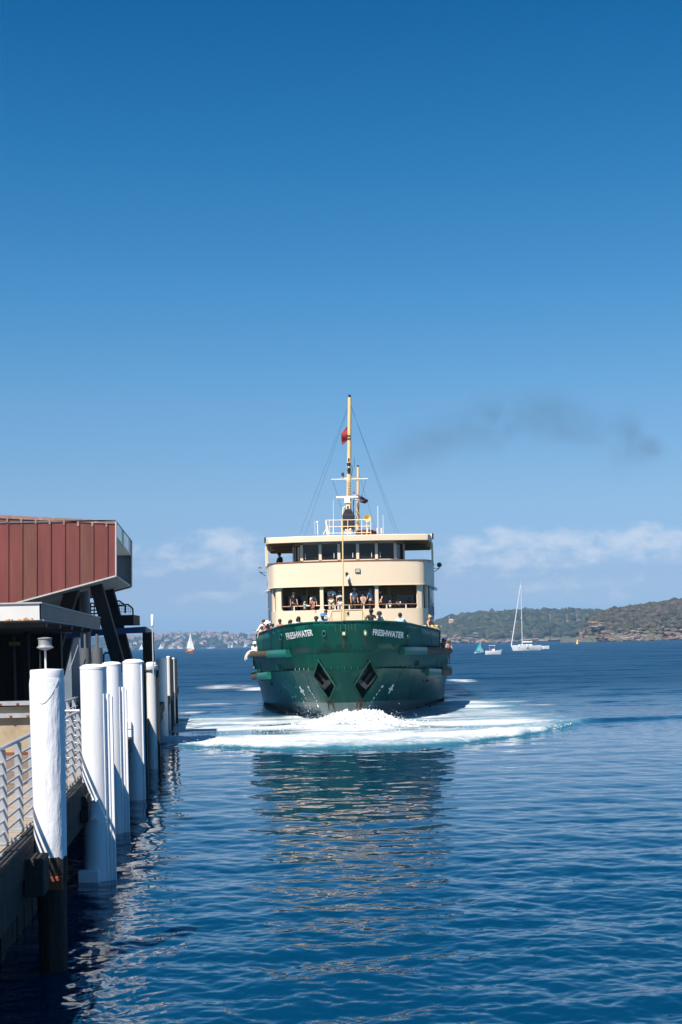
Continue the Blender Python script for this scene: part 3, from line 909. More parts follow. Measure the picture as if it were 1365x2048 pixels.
b = MB(); b.tube([(lp.x, 0, zt + 0.05), (lp.x, 0, lt)], 0.012, 8); LROD = pbuild(b, "lantern_rod", M_STAIN, root)
b = MB(); b.tube([(lp.x - 0.075, 0.05, zt + 0.05), (lp.x - 0.07, 0.05, lt)], 0.009, 6); pbuild(b, "conduit", M_BLACK, LROD)
b = MB(); b.lathe([(0.02, lt - 0.02), (0.085, lt), (0.10, lt + 0.012), (0.082, lt + 0.03), (0.078, lt + 0.045), (0.078, lt + 0.105), (0.085, lt + 0.11), (0.085, lt + 0.122), (0.03, lt + 0.13)], (lp.x, 0, 0), 16)
pbuild(b, "lantern", mat("dull_lantern_grey", (0.24, 0.245, 0.25), 0.55, var=0.3, scale=14), LROD)
# 2..: steel tubes
def steel_pile(px0, px1, top_py, d, label, fender=None, fender_top=None, box=None, foot=False, dome=0.05, stain=False, strip=None):
    root, r, zt = pile(px0, px1, top_py, d, label)
    m = M_STAIN if stain else M_WHITE
    b = MB(); b.lathe([(r, -1.8), (r, 0.4), (r, zt)], (0, 0, 0), 28); pbuild(b, "shaft", m, root)
    b = MB(); b.lathe([(r * 1.02, zt - 0.03), (r * 1.02, zt + 0.004), (r * 0.7, zt + dome * 0.8), (0.01, zt + dome)], (0, 0, 0), 28); pbuild(b, "cap", M_WHITE, root)
    if fender:
        w = fender
        x0 = r * 0.78
        ft = fender_top if fender_top is not None else zt - 0.3
        b = MB(); b.bbox((x0, -r * 0.62, -1.0), (x0 + 0.02, r * 0.25, ft)); b.bbox((x0 + 0.02, -r * 0.30, -1.0), (x0 + w, r * 0.25, ft - 0.004))
        fch = bevel(b.build("fender_channel", m, root), 0.012)
        b = MB(); b.bbox((x0 + w, -r * 0.2, -1.0), (x0 + w + 0.05, r * 0.2, ft - 0.05)); b.build("rubbing_face", M_WHITE if not stain else M_STAIN, fch)
    if strip:
        b = MB(); b.bbox((r * 0.99, -0.05, -1.0), (r * 0.99 + strip, 0.06, zt - 0.03)); b.build("rubber_strip", M_BLACK, root)
    if box:
        z0, z1 = box
        b = MB()
        xl, xr = -r * 0.95, r * 0.30
        yb, yf = -r * 0.75, -r - 0.12
        b.bbox((xl, yf, z0), (xl + 0.025, yb, z1))
        for z in (z0, (z0 + z1) / 2 + 0.06):
            b.bbox((xl + 0.025, yf, z), (xr, yb, z + 0.022))
        b.bbox((xl + 0.025, yb, z0 + .02), (xr, yb + 0.02, z1))
        b.build("bracket_box", m, root)
    if foot:
        b = MB(); b.bbox((-r * 1.25, -r - 0.10, -0.05), (r * 0.35, -r * 0.5, 0.17)); bevel(b.build("foot_collar", m, root), 0.02)
    return root
steel_pile(160.5, 213, 1334, 23.0, "tall white steel pile with an open bracket box, second from the camera", fender=0.085, fender_top=P(215, 1387, 23).z, box=(0.98, 1.45), foot=True)
steel_pile(204, 243, 1328, 28.7, "slim white steel pile half hidden behind the one with the bracket box", fender=0.09, fender_top=P(240, 1374, 28.7).z)
p4 = steel_pile(245.5, 288, 1324, 35.0, "stout white domed steel pile standing third tallest before the dark beam column", dome=0.075, strip=0.05)
b = MB(); r4 = 0.26; b.bbox((-0.27, -r4 - 0.08, 1.50), (-0.03, -0.1, 1.72)); b.bbox((-0.27, -r4 - 0.08, 1.735), (-0.03, -0.1, 1.93)); bevel(b.build("ledge_box", M_WHITE, p4), 0.01)
b = MB(); b.bbox((0.205, -0.17, -1.0), (0.235, -0.12, 3.3)); b.build("weld_strip", M_WHITE, p4)
p5 = steel_pile(292, 313, 1327, 43.8, "thin white pile with a flat cap, holding the upright pole with a pale tube", strip=0.07, stain=True)
b = MB(); b.lathe([(0.21, 3.02), (0.23, 3.05), (0.23, 3.17), (0.05, 3.20)], (0, 0, 0), 20); pbuild(b, "collar_cap", M_WHITE, p5)
steel_pile(313, 334, 1317, 57.0, "grey-white pile at the end of the wharf beside the black column", stain=True, dome=0.03)
steel_pile(333, 340.5, 1314, 64.0, "narrow rust-streaked pile near the far corner of the wharf", stain=True, strip=0.08, dome=0.04)
steel_pile(339, 344.5, 1317, 67.0, "narrow pale pile between two rust-streaked ones at the wharf's far corner", dome=0.04, strip=0.05)
steel_pile(343.5, 350, 1317, 70.0, "farthest pile of the wharf, brown with rust on its sea side", stain=True, strip=0.1, dome=0.04)
# aerial pole rising from the thin pile
pp = P(307, 1330, 43.0); pt = P(306.5, 1252, 43.0); pe = P(306.5, 1229, 43.0)
ap = empty("aerial_pole", (pp.x, 43.0, pp.z), 0, "thin pale pole with a fat white tube at its top beside the black column", "pole")
b = MB(); b.tube([(0, 0, -0.6), (0, 0, pt.z - pp.z)], 0.020, 8); b.build("pole", M_LTRIM, ap, 50)
b = MB(); b.lathe([(0.04, pt.z - pp.z), (0.042, pe.z - pp.z - 0.01), (0.03, pe.z - pp.z)], (0, 0, 0), 14); b.build("tube", M_WHITE, ap, 50)
b = MB(); b.box((0, 0.02, pt.z - pp.z - 0.1), (0.07, 0.05, 0.05)); b.build("clamp", M_GALV2, ap)

# ---- awning with peeling fascia
aw = empty("wharf_awning", (-9, 31, 4.2), 0, "flat wharf awning with peeling white end fascia and dark grey side", "awning")
AI = Matrix.Translation((9, -31, -4.2))
A0 = P(83, 1207, 31.0); A1 = P(83, 1240, 31.0)
AX = A0.x
zt_, zb_ = A0.z, A1.z
def ax(d): return AX - 0.088 * (d - 31)
D2 = 46.8
b = MB(); b.bbox((-22, 30.93, zb_), (AX - 0.03, 30.99, zt_)); EF = rchild(b.build("end_fascia", M_PEEL), aw, AI)
b = MB(); b.prism([(ax(31) - 0.02, 31.0, zb_ + 0.02), (ax(31), 30.96, zb_ + 0.02), (ax(D2), D2, zb_ + 0.02), (ax(D2) - 0.06, D2, zb_ + 0.02)], (0, 0, zt_ - zb_ - 0.02)); rchild(b.build("side_fascia", M_CHAR2), aw, AI)
b = MB(); b.prism([(-22, 30.9, zt_), (ax(31) + 0.03, 30.9, zt_), (ax(D2) + 0.03, D2, zt_), (-22, D2, zt_)], (0, 0, 0.03)); rchild(b.build("roof_sheet", M_LTRIM), aw, AI)
b = MB(); b.prism([(-22, 31.0, zb_ - 0.02), (ax(31) + 0.05, 31.0, zb_ - 0.02), (ax(D2) + 0.05, D2, zb_ - 0.02), (-22, D2, zb_ - 0.02)], (0, 0, 0.03)); rchild(b.build("soffit", M_SOFFIT), aw, AI)
for k in range(5):
    b = MB(); b.bbox((-20, 32.6 + k * 2.9, zb_ - 0.12), (ax(32.6 + k * 2.9) - 0.1, 32.75 + k * 2.9, zb_ - 0.022)); rchild(b.build("soffit_batten", M_CHAR2), aw, AI)
b = MB()
for k in range(26):
    x = -6.9 - abs(random.gauss(0, 0.5)); b.ball((x if k > 8 else P(53, 1239, 30.9).x + random.gauss(0, .05), 30.925, zb_ + abs(random.gauss(0, 0.012)) + (0.0 if k > 8 else random.uniform(0, .05))), random.uniform(0.008, 0.022), 7, 4, sq=(1.6, .12, 1))
tag(b.build("rust_bloom", M_RUSTSTREAK, EF), kind="stuff")
for (x, y) in ((-8.6, 33.0), (-9.4, 42.5), (-13.5, 33.0), (-13.5, 42.5)):
    b = MB(); b.lathe([(0.09, DECK), (0.09, zb_ - 0.02)], (x, y, 0), 12); rchild(b.build("post", M_CHAR, smooth=40), aw, AI)

# ---- dark terminal hall under and behind the awning
hall = empty("terminal_hall", (-12, 48, DECK), 0, "dark terminal hall wall in deep shade under the awning", "building")
HI = Matrix.Translation((12, -48, -DECK))
xw = P(122, 1290, 48).x
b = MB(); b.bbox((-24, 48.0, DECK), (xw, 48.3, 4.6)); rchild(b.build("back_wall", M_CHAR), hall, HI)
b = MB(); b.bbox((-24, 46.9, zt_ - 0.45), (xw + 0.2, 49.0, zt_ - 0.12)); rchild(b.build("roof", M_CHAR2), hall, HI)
for k, x in enumerate((-11.0, -12.0, -13.2, -14.4, -15.6)):
    b = MB(); b.bbox((x - 0.04, 47.9, DECK), (x + 0.04, 47.98, 4.2)); rchild(b.build("mullion", M_CHAR2), hall, HI)
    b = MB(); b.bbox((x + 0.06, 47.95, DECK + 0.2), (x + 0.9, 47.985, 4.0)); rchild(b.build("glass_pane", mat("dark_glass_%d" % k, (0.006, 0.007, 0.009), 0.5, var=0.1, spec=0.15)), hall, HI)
for (a, c, e, f) in ((18.5, 22.5, 1284, 1291), (24.5, 40, 1284, 1291), (56.5, 58, 1282, 1291)):
    q0, q1 = P(a, f, 46.0), P(c, e, 46.0)
    b = MB(); b.bbox((q0.x, 46.0, q0.z), (q1.x, 46.04, q1.z)); rchild(b.build("hanging_sign", M_SIGN_Y), hall, HI)
# service hut glimpsed between the raking legs
hut = empty("service_hut", (P(132, 1330, 63).x, 63, DECK), 0, "slate blue service hut glimpsed between the raking steel legs", "hut")
HU = Matrix.Translation((-hut.location.x, -63, -DECK))
q0, q1 = P(108, 1340, 63), P(142, 1277, 63)
b = MB(); b.bbox((q0.x, 63, DECK), (q1.x, 65, q1.z)); rchild(b.build("wall", mat("slate_blue_hut_wall", (0.16, 0.21, 0.27), 0.6, var=0.15)), hut, HU)
b = MB(); b.bbox((q0.x - .1, 62.9, q1.z), (q1.x + .1, 65.1, q1.z + 0.08)); rchild(b.build("roof", M_COLG), hut, HU)
b = MB(); z = P(120, 1297, 63).z; b.bbox((q0.x, 62.97, z), (q1.x, 62.995, z + .04)); rchild(b.build("joint_strip", M_COLG), hut, HU)

# ---- raised red-clad gangway building
D1, D3 = 50.0, 59.4
gb = empty("gangway_building", (-10, D1, DECK), 0, "raised gangway building clad in weathered red ribbed panels", "building")
GI = Matrix.Translation((10, -D1, -DECK))
def face_top(px): return 1031 + (px - 0) * (1042.5 - 1031) / 232
def face_bot(px): return 1151 - (px - 232) * (-(1203 - 1151) / 192.0) * -1 if False else 1151 + (232 - px) * (52 / 192.0)
ribs = [16.7, 44.8, 73.5, 101.6, 130.0, 158.4, 186.8, 215.0]
edges = [-96, -68, -39.5, -11.5] + ribs + [232]
RP = []
for k in range(len(edges) - 1):
    a, c = edges[k], edges[k + 1]
    q = [P(a + 0.6, face_top(a), D1), P(c - 0.6, face_top(c), D1), P(c - 0.6, face_bot(c), D1), P(a + 0.6, face_bot(a), D1)]
    b = MB(); b.prism(q, (0, 0.08, 0)); RP.append(rchild(b.build("panel", (M_RED, M_RED2, M_RED, M_RED3)[k % 4] if k < len(edges) - 2 else M_RED3), gb, GI))
for ai, a in enumerate(edges[1:-1]):
    t, u = P(a, face_top(a) + 6, D1), P(a, face_bot(a) - 1, D1)
    b = MB(); b.bar(t + Vector((0, -0.015, 0)), u + Vector((0, -0.015, 0)), 0.045, 0.05, up=(0, 1, 0)); b.build("rib", M_RED, RP[ai])
    b = MB(); b.box(t + Vector((-0.02, -0.03, -0.05)), (0.075, 0.05, 0.16)); bevel(b.build("rib_cap", M_REDTOP, RP[ai]), 0.015)
q = [P(-96, face_top(-96) - 1, D1), P(232, face_top(232) - 1, D1), P(232, face_top(232) + 5.5, D1), P(-96, face_top(-96) + 5.5, D1)]
b = MB(); b.prism([v + Vector((0, -0.03, 0)) for v in q], (0, 0.028, 0)); rchild(b.build("top_flashing", M_REDTOP), gb, GI)
q = [P(-96, face_bot(-96) - 0.5, D1), P(233, face_bot(233) - 0.5, D1), P(233, face_bot(233) + 2.5, D1), P(-96, face_bot(-96) + 2.5, D1)]
b = MB(); b.prism([v + Vector((0, -0.04, 0)) for v in q], (0, 0.13, 0)); rchild(b.build("bottom_trim", M_LTRIM), gb, GI)
q = [P(231, 1043, D1), P(233.5, 1043, D1), P(233.5, 1152, D1), P(231, 1152, D1)]
b = MB(); b.prism([v + Vector((0, -0.035, 0)) for v in q], (0, 0.12, 0)); rchild(b.build("corner_trim", M_LTRIM), gb, GI)
# far wall, ceiling, soffit and roof of the tunnel-like gangway
ft, fb = P(262, 1081, D3), P(262, 1174, D3)
xl = P(-96, 1100, D1).x
fl = P(120, 1212, D3)
b = MB(); b.prism([(xl, D3, ft.z), (ft.x, D3, ft.z), (fb.x, D3, fb.z), (fl.x, D3, fl.z), (xl, D3, fl.z - 0.3)], (0, 0.12, 0)); rchild(b.build("far_wall", M_SOFFIT), gb, GI)
b = MB(); b.bar((ft.x + 0.02, D3 - 0.05, ft.z), (fb.x + 0.02, D3 - 0.05, fb.z), 0.06, 0.3, up=(0, 1, 0)); b.bar((fb.x, D3 - 0.05, fb.z), (fl.x, D3 - 0.05, fl.z), 0.06, 0.2, up=(0, 1, 0)); rchild(b.build("far_edge_trim", M_COLG), gb, GI)
nt_ = P(232, 1042.5, D1)
near_z = P(232, 1073, D1).z
far_z = P(262, 1111, D3).z
b = MB(); b.prism([(xl, D1 + 0.1, near_z), (nt_.x, D1 + 0.1, near_z), (ft.x, D3, far_z), (xl, D3, far_z)], (0, 0, 0.05)); rchild(b.build("ceiling", M_INNER), gb, GI)
b = MB(); b.prism([(xl, D1 - 0.03, nt_.z + 0.03), (nt_.x, D1 - 0.03, nt_.z), (ft.x, D3 + 0.1, ft.z), (xl, D3 + 0.1, ft.z + 0.2)], (0, 0, 0.05)); rchild(b.build("roof", M_COLG), gb, GI)
def endp(t, z): return Vector((nt_.x + (ft.x - nt_.x) * t, D1 + (D3 - D1) * t, z))
def zt2(t): return nt_.z + (ft.z - nt_.z) * t
def zb2(t): return near_z + (far_z - near_z) * t
for (t0, t1, m, nm) in ((0.01, 0.34, M_GLASSW, "end_glass"), (0.345, 0.49, M_GREEN, "green_strip"), (0.495, 0.83, M_GLASSW, "end_glass"), (0.835, 0.99, M_LTRIM, "end_panel")):
    q = [endp(t0, zt2(t0) - 0.02), endp(t1, zt2(t1) - 0.02), endp(t1, zb2(t1)), endp(t0, zb2(t0))]
    b = MB(); b.prism(q, (-0.04, 0, 0)); rchild(b.build(nm, m), gb, GI)
# sloping soffit under the floor
s0, s1 = P(232, 1153, D1), P(40, 1205, D1)
b = MB(); b.prism([(s0.x, D1 + 0.12, s0.z), (fb.x, D3 - 0.06, fb.z + 0.02), (fl.x, D3 - 0.06, fl.z + 0.02), (s1.x, D1 + 0.12, s1.z)], (0, 0, 0.06)); rchild(b.build("soffit", M_SOFFIT), gb, GI)
# raking and upright legs
def leg(pa, pb, da, db, w, m, nm="raking_leg"):
    a, c = P(*pa, da), P(*pb, db)
    b = MB(); b.bar(a, c, w, w * 0.8, up=(0, 1, 0)); return rchild(bevel(b.build(nm, m), 0.02), gb, GI)
leg((190, 1160), (243, 1345), 52, 52, 0.45, M_CHAR)
leg((212, 1160), (262, 1345), 57.5, 57.5, 0.43, M_CHAR)
leg((148, 1170), (96, 1345), 52, 52, 0.48, M_CHAR)
leg((160, 1180), (118, 1350), 57.5, 57.5, 0.43, M_CHAR)
a, c = P(169, 1150, 54), P(169, 1345, 54)
b = MB(); b.lathe([(0.20, DECK), (0.20, a.z)], (a.x, 54, 0), 20); rchild(b.build("column", M_COLG, smooth=40), gb, GI)
for px in (171, 195):
    a = P(px, 1296, 50.7); b = MB(); b.lathe([(0.19, DECK), (0.19, a.z), (0.05, a.z), (0.05, a.z + 0.5)], (a.x, 50.7, 0), 18); rchild(b.build("stub_column", M_COLG, smooth=40), gb, GI)
a, c = P(157, 1290, 50.2), P(140, 1340, 50.2)
b = MB(); b.tube([a, c], 0.015, 6); rchild(b.build("brace_rod", M_LTRIM), gb, GI)

# ---- navy beam with stair landing beyond the legs
bm_ = empty("landing_frame", (-9.4, 55.6, DECK), 0, "navy steel beam on a black column carrying a caged stair landing", "steel frame")
MI = Matrix.Translation((9.4, -55.6, -DECK))
B0, B1 = P(108, 1264, 55.0), P(291, 1253, 55.0)
B2, B3 = P(108, 1279, 55.0), P(291, 1264, 55.0)
far = P(304, 1261, 61.9)
b = MB(); b.prism([B0, B1, B3, B2], (0.0, 0.1, 0)); rchild(b.build("front_beam", M_BLUE), bm_, MI)
b = MB(); b.prism([(B1.x, 55.14, B1.z), (far.x, 61.9, far.z), (far.x, 61.9, far.z - (B1.z - B3.z)), (B1.x, 55.14, B3.z)], (-0.1, 0, 0)); rchild(b.build("end_beam", M_CHAR), bm_, MI)
b = MB(); b.prism([(B0.x, 55.14, B3.z + 0.03), (B1.x - 0.12, 55.14, B3.z + 0.03), (far.x - 0.12, 61.9, B3.z + 0.03), (B0.x, 61.9, B3.z + 0.03)], (0, 0, 0.05)); rchild(b.build("platform", M_COLG), bm_, MI)
cx_ = P(297.5, 1290, 58)
b = MB(); b.bbox((cx_.x - 0.21, 57.8, DECK), (cx_.x + 0.21, 58.2, B3.z + 0.02)); rchild(b.build("column", M_CHAR), bm_, MI)
# faint white letters on the end of the beam
try:
    cu = bpy.data.curves.new("beam_letters", 'FONT'); cu.body = "LANE"; cu.size = 0.28; cu.extrude = 0.004; cu.space_character = 1.05
    to = bpy.data.objects.new("beam_letters", cu); COL.objects.link(to)
    dg = bpy.context.evaluated_depsgraph_get(); me = bpy.data.meshes.new_from_object(to.evaluated_get(dg))
    bpy.data.objects.remove(to)
    wmax = max(v.co.x for v in me.vertices); hmax = max(v.co.y for v in me.vertices)
    for v in me.vertices:
        t = 0.10 + 0.80 * v.co.x / wmax
        zc = B1.z + (far.z - B1.z) * t
        hh = (B1.z - B3.z)
        v.co = Vector((B1.x + (far.x - B1.x) * t + 0.006 + v.co.z, 55.14 + (61.9 - 55.14) * t, zc - hh * 0.85 + hh * 0.68 * v.co.y / hmax))
    me.materials.clear(); me.materials.append(M_LTRIM)
    rchild(link(bpy.data.objects.new("lettering", me)), bm_, MI)
except Exception as ex:
    print("letters", ex)
# caged landing
L0 = P(228, 1247, 56.2); L1 = P(267.5, 1247, 56.2); LT = P(267, 1229, 56.2)
b = MB(); b.bbox((L0.x, 56.2, P(250, 1250, 56.2).z), (L1.x, 58, P(250, 1230, 56.2).z)); LBX = rchild(b.build("landing_box", M_CHAR), bm_, MI)
cage = [(216, 1202), (240, 1202), (251, 1211), (251, 1226)]
cage2 = [(251, 1209), (257, 1209), (266, 1217), (266.5, 1230)]
for cg in (cage, cage2, [(216, 1213), (250, 1210)]):
    b = MB(); b.tube([P(x, y, 56.2) for x, y in cg], 0.035, 6); b.build("cage_frame", M_CHAR, LBX)
for x in np.arange(219, 266, 4.2):
    y0 = np.interp(x, [216, 240, 251, 257, 266], [1202, 1202, 1210, 1209, 1217])
    b = MB(); b.tube([P(x, y0, 56.2), P(x, 1231, 56.2)], 0.008, 4); b.build("mesh_wire", M_CHAR, LBX)
for y in (1207, 1213, 1218, 1223):
    b = MB(); b.tube([P(216, y, 56.2), P(250 if y < 1211 else (262 if y < 1216 else 266), y, 56.2)], 0.008, 4); b.build("mesh_wire", M_CHAR, LBX)
for y in (1205, 1212, 1219, 1226):
    b = MB(); b.tube([P(130, y + 4, 58), P(215, y, 58)], 0.03, 5); rchild(b.build("handrail", M_CHAR), bm_, MI)
for x in (142, 150, 158, 182, 189):
    b = MB(); b.tube([P(x, 1208, 58), P(x, 1234, 58)], 0.025, 5); rchild(b.build("rail_post", M_CHAR), bm_, MI)
b = MB(); q = [P(x, y, 59) for x, y in ((208, 1350), (208, 1309), (211, 1306), (238, 1306), (241, 1309), (241, 1350))]; b.tube(q, 0.04, 6); rchild(b.build("hoop_rail", M_CHAR), bm_, MI)

# ------------------------------------------------------------------ the ferry, bow on
FY = 66.0
ferry = empty("ferry", (0.12, FY, 0), -0.0235, "large green and cream double-decked passenger ferry coming bow-on through its own wash", "ferry")
FM = Matrix.Translation((0.12, FY, 0)) @ Matrix.Rotation(-0.0235, 4, 'Z')
FMI = FM.inverted()
def FL(px, py, d):
    return FMI @ P(px, py, d)
M_HULL = mat("dark_green_hull_paint", (0.001, 0.074, 0.052), 0.40, var=0.16, scale=0.8, stretch=(1, 1, .35),
             dirt=(0.015, 0.12, 0.09), dirt_amt=0.40, dirt_scale=1.1, dirt_stretch=(3.2, 1.4, .25), dirt_lo=0.52, dirt_hi=0.80, bump=0.10, bscale=1.6, spec=0.16)
M_HULL2 = mat("fresh_green_paint", (0.008, 0.14, 0.095), 0.35, var=0.1, scale=2)
M_LOWER = mat("scuffed_green_lower_hull", (0.001, 0.074, 0.054), 0.34, var=0.2, scale=0.9, stretch=(1, 1, .3),
              dirt=(0.17, 0.25, 0.24), dirt_amt=0.45, dirt_scale=0.9, dirt_stretch=(1.6, .5, 1.3), dirt_lo=0.50, dirt_hi=0.80, bump=0.10, bscale=1.4, spec=0.22)
M_BOOT = mat("grey_green_boot_top", (0.16, 0.22, 0.20), 0.35, var=0.3, scale=1.2, dirt=(0.04, 0.07, 0.06), dirt_amt=0.8, dirt_scale=1.4, dirt_stretch=(2, 2, .7))
M_RUSTG = mat("rust_on_green", (0.13, 0.055, 0.025), 0.85, var=0.5, scale=5, dirt=(0.01, 0.07, 0.05), dirt_amt=0.9, dirt_scale=3, dirt_lo=0.45, dirt_hi=0.6)
M_STAINF = mat("rust_stain", (0.12, 0.065, 0.03), 0.8, var=0.4, scale=6)
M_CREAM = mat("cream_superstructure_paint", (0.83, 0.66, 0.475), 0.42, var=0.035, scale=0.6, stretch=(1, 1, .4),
              dirt=(0.74, 0.57, 0.43), dirt_amt=0.3, dirt_scale=1.0, dirt_stretch=(3, 3, .3), dirt_lo=0.56, dirt_hi=0.8)
M_MAST = mat("yellow_cream_mast_paint", (0.76, 0.55, 0.27), 0.45, var=0.08, scale=3, stretch=(1, 1, .2))
M_CREAM_SHADE = mat("shaded_cream_paint", (0.52, 0.33, 0.115), 0.5, var=0.06, scale=1)  # deeper copy of the cream with shade put into its colour
M_YELLOW = mat("mustard_deck_locker", (0.58, 0.42, 0.10), 0.5, var=0.1, scale=2)
M_TEAK = mat("varnished_teak_rail", (0.32, 0.125, 0.045), 0.35, var=0.2, scale=6)
M_WIN = mat("dark_cabin_glass", (0.010, 0.012, 0.014), 0.08, var=0.1, scale=1)
M_WHGL = mat("wheelhouse_glass", (0.016, 0.014, 0.014), 0.05, var=0.1, scale=1)
M_DECKG = mat("green_deck_paint", (0.03, 0.10, 0.075), 0.7, var=0.15, scale=1.5)
M_WHITEP = mat("white_ship_paint", (0.78, 0.79, 0.80), 0.4, var=0.05, scale=2)
M_LETTER = mat("white_letter_paint", (0.86, 0.87, 0.86), 0.5, var=0.05, scale=6, dirt=(0.35, 0.30, 0.25), dirt_amt=0.3, dirt_scale=5)
M_DARKFIT = mat("black_deck_fitting", (0.02, 0.02, 0.022), 0.45, var=0.3, scale=4)
M_BLUEG = mat("blue_grey_side_cladding", (0.155, 0.20, 0.245), 0.35, var=0.15, scale=1.5)
M_ROPE = mat("pale_rope", (0.62, 0.58, 0.50), 0.9, var=0.15, scale=20)
M_CHROME = mat("polished_lamp", (0.75, 0.75, 0.77), 0.15, metal=0.9)

def spl(tab, n):
    """resample a half-breadth table by arc length with smoothing"""
    T = np.array(tab, float)
    s = np.concatenate([[0], np.cumsum(np.hypot(np.diff(T[:, 0]), np.diff(T[:, 1])))])
    u = np.linspace(0, s[-1], n)
    # Catmull-Rom like smoothing through cubic hermite
    m = np.gradient(T, s, axis=0)
    i = np.clip(np.searchsorted(s, u, side='right') - 1, 0, len(s) - 2)
    h = (s[i + 1] - s[i]); t = ((u - s[i]) / h)[:, None]; h = h[:, None]
    return (2 * t**3 - 3 * t**2 + 1) * T[i] + (t**3 - 2 * t**2 + t) * h * m[i] + (-2 * t**3 + 3 * t**2) * T[i + 1] + (t**3 - t**2) * h * m[i + 1]
# (y aft, half breadth) on several levels
PL_KEEL = [(7.5, 0), (8.0, 0.12), (11, 0.6), (17, 1.7), (26, 3.6), (35, 4.6)]
PL_WL = [(2.2, 0), (2.34, 0.30), (5.4, 1.35), (12.2, 3.1), (23, 5.1), (35, 6.2)]
PL_BOOT = [(1.75, 0), (1.88, 0.55), (4.6, 1.7), (11.2, 3.45), (22, 5.5), (35, 6.2)]
PL_KN = [(0.87, 0), (1.0, 1.06), (3.05, 2.38), (7.4, 3.75), (12.8, 5.0), (18, 5.68), (24, 6.05), (35, 6.15)]
PL_U0 = [(0.9, 0), (1.05, 1.0), (3.2, 2.30), (7.6, 3.65), (13, 4.88), (18, 5.5), (24, 5.85), (35, 5.95)]
PL_U1 = [(0.55, 0), (0.74, 1.06), (2.65, 2.42), (6.7, 3.7), (12.3, 4.98), (18, 5.72), (24, 6.05), (35, 6.15)]
PL_TOP = [(0.0, 0), (0.22, 1.15), (1.9, 2.55), (5.6, 3.72), (12.2, 5.05)]
NST = 70
def z_kn(y): return float(np.interp(y, [1.8, 5, 10, 18, 35], [2.50, 2.40, 2.22, 1.98, 1.92]))
def z_boot(y): return float(np.interp(y, [2.6, 8, 16, 28], [0.90, 0.72, 0.38, 0.05]))
def z_u1(y): return float(np.interp(y, [1, 8, 18, 35], [3.30, 3.22, 3.12, 3.05]))
def z_top(y): return float(np.interp(y, [0, 1.9, 5.6, 12.2], [4.73, 4.66, 4.50, 4.30]))
def level(tab, zf):
    q = spl(tab, NST)
    q[0, 1] = 0
    return [(max(p[1], 0), p[0], zf(p[0]) if callable(zf) else zf) for p in q]
def loft(levels, sides=(-1, 1), ylim=None):
    """grid surface through levels for both sides, with the stern half mirrored on"""
    b = MB()
    for s in sides:
        rows = []
        for lv in levels:
            rows.append([(s * p[0], p[1], p[2]) for p in lv])
        n = len(rows[0])
        vs = [v for r in rows for v in r]
        fs = []
        for j in range(len(rows) - 1):
            for i in range(n - 1):
                q = (j * n + i, j * n + i + 1, (j + 1) * n + i + 1, (j + 1) * n + i)
                fs.append(q if s > 0 else q[::-1])
        b.add(vs, fs)
    return b
def sub(l0, l1, t, bulge=0.0):
    return [(a[0] + (c[0] - a[0]) * t + (bulge * math.sin(math.pi * t) * min(1, a[0])), a[1] + (c[1] - a[1]) * t, a[2] + (c[2] - a[2]) * t) for a, c in zip(l0, l1)]
LK, LW, LB, LN = level(PL_KEEL, -2.2), level(PL_WL, 0.0), level(PL_BOOT, z_boot), level(PL_KN, z_kn)
LU0, LU1, LT_ = level(PL_U0, z_kn), level(PL_U1, z_u1), level(PL_TOP, z_top)
def mirror_aft(lv):
    return [(p[0], 70.0 - p[1], p[2]) for p in lv]
def weld(b):
    return b
def to_bm(mb):
    bm = bmesh.new()
    vs = [bm.verts.new(v) for v in mb.v]
    for f in mb.f:
        try: bm.faces.new([vs[i] for i in f])
        except ValueError: pass
    bmesh.ops.remove_doubles(bm, verts=bm.verts, dist=0.002)
    bmesh.ops.dissolve_degenerate(bm, dist=0.0005, edges=bm.edges)
    return bm
def cut_poly(bm, poly):
    """cut a convex hole of outline poly [(x, z)] straight through along y (front half only)"""
    cx = sum(p[0] for p in poly) / len(poly); cz = sum(p[1] for p in poly) / len(poly)
    rad = max(math.hypot(p[0] - cx, p[1] - cz) for p in poly) + 0.6
    n = len(poly)
    planes = []
    for i in range(n):
        a, c = poly[i], poly[(i + 1) % n]
        nx, nz = c[1] - a[1], -(c[0] - a[0])
        L_ = math.hypot(nx, nz); nx /= L_; nz /= L_
        if (cx - a[0]) * nx + (cz - a[1]) * nz > 0: nx, nz = -nx, -nz
        planes.append((Vector((a[0], 0, a[1])), Vector((nx, 0, nz))))
    for co, no in planes:
        fs = [f for f in bm.faces if f.calc_center_median().y < 25 and any(abs(v.co.x - cx) < rad and abs(v.co.z - cz) < rad for v in f.verts)]
        geom = list({e for f in fs for e in f.edges} | {v for f in fs for v in f.verts}) + fs
        bmesh.ops.bisect_plane(bm, geom=geom, dist=1e-5, plane_co=co, plane_no=no)
    kill = []
    for f in bm.faces:
        c = f.calc_center_median()
        if c.y < 25 and all((c - co).dot(no) < 1e-4 for co, no in planes):
            kill.append(f)
    bmesh.ops.delete(bm, geom=kill, context='FACES')
def bm_object(bm, name, m, parent, smooth=35, solid=None):
    bmesh.ops.recalc_face_normals(bm, faces=bm.faces)
    sgn = sum((f.normal.y if f.calc_center_median().y < 35 else -f.normal.y) * f.calc_area() for f in bm.faces)
    if sgn > 0:
        bmesh.ops.reverse_faces(bm, faces=bm.faces)
    me = bpy.data.meshes.new(name); bm.to_mesh(me); bm.free()
    me.materials.append(m)
    me.polygons.foreach_set("use_smooth", [True] * len(me.polygons))
    try: me.set_sharp_from_angle(angle=R(smooth))
    except Exception: pass
    o = link(bpy.data.objects.new(name, me), parent)
    if solid:
        md = o.modifiers.new("plate", 'SOLIDIFY'); md.thickness = solid; md.offset = -1
    return o
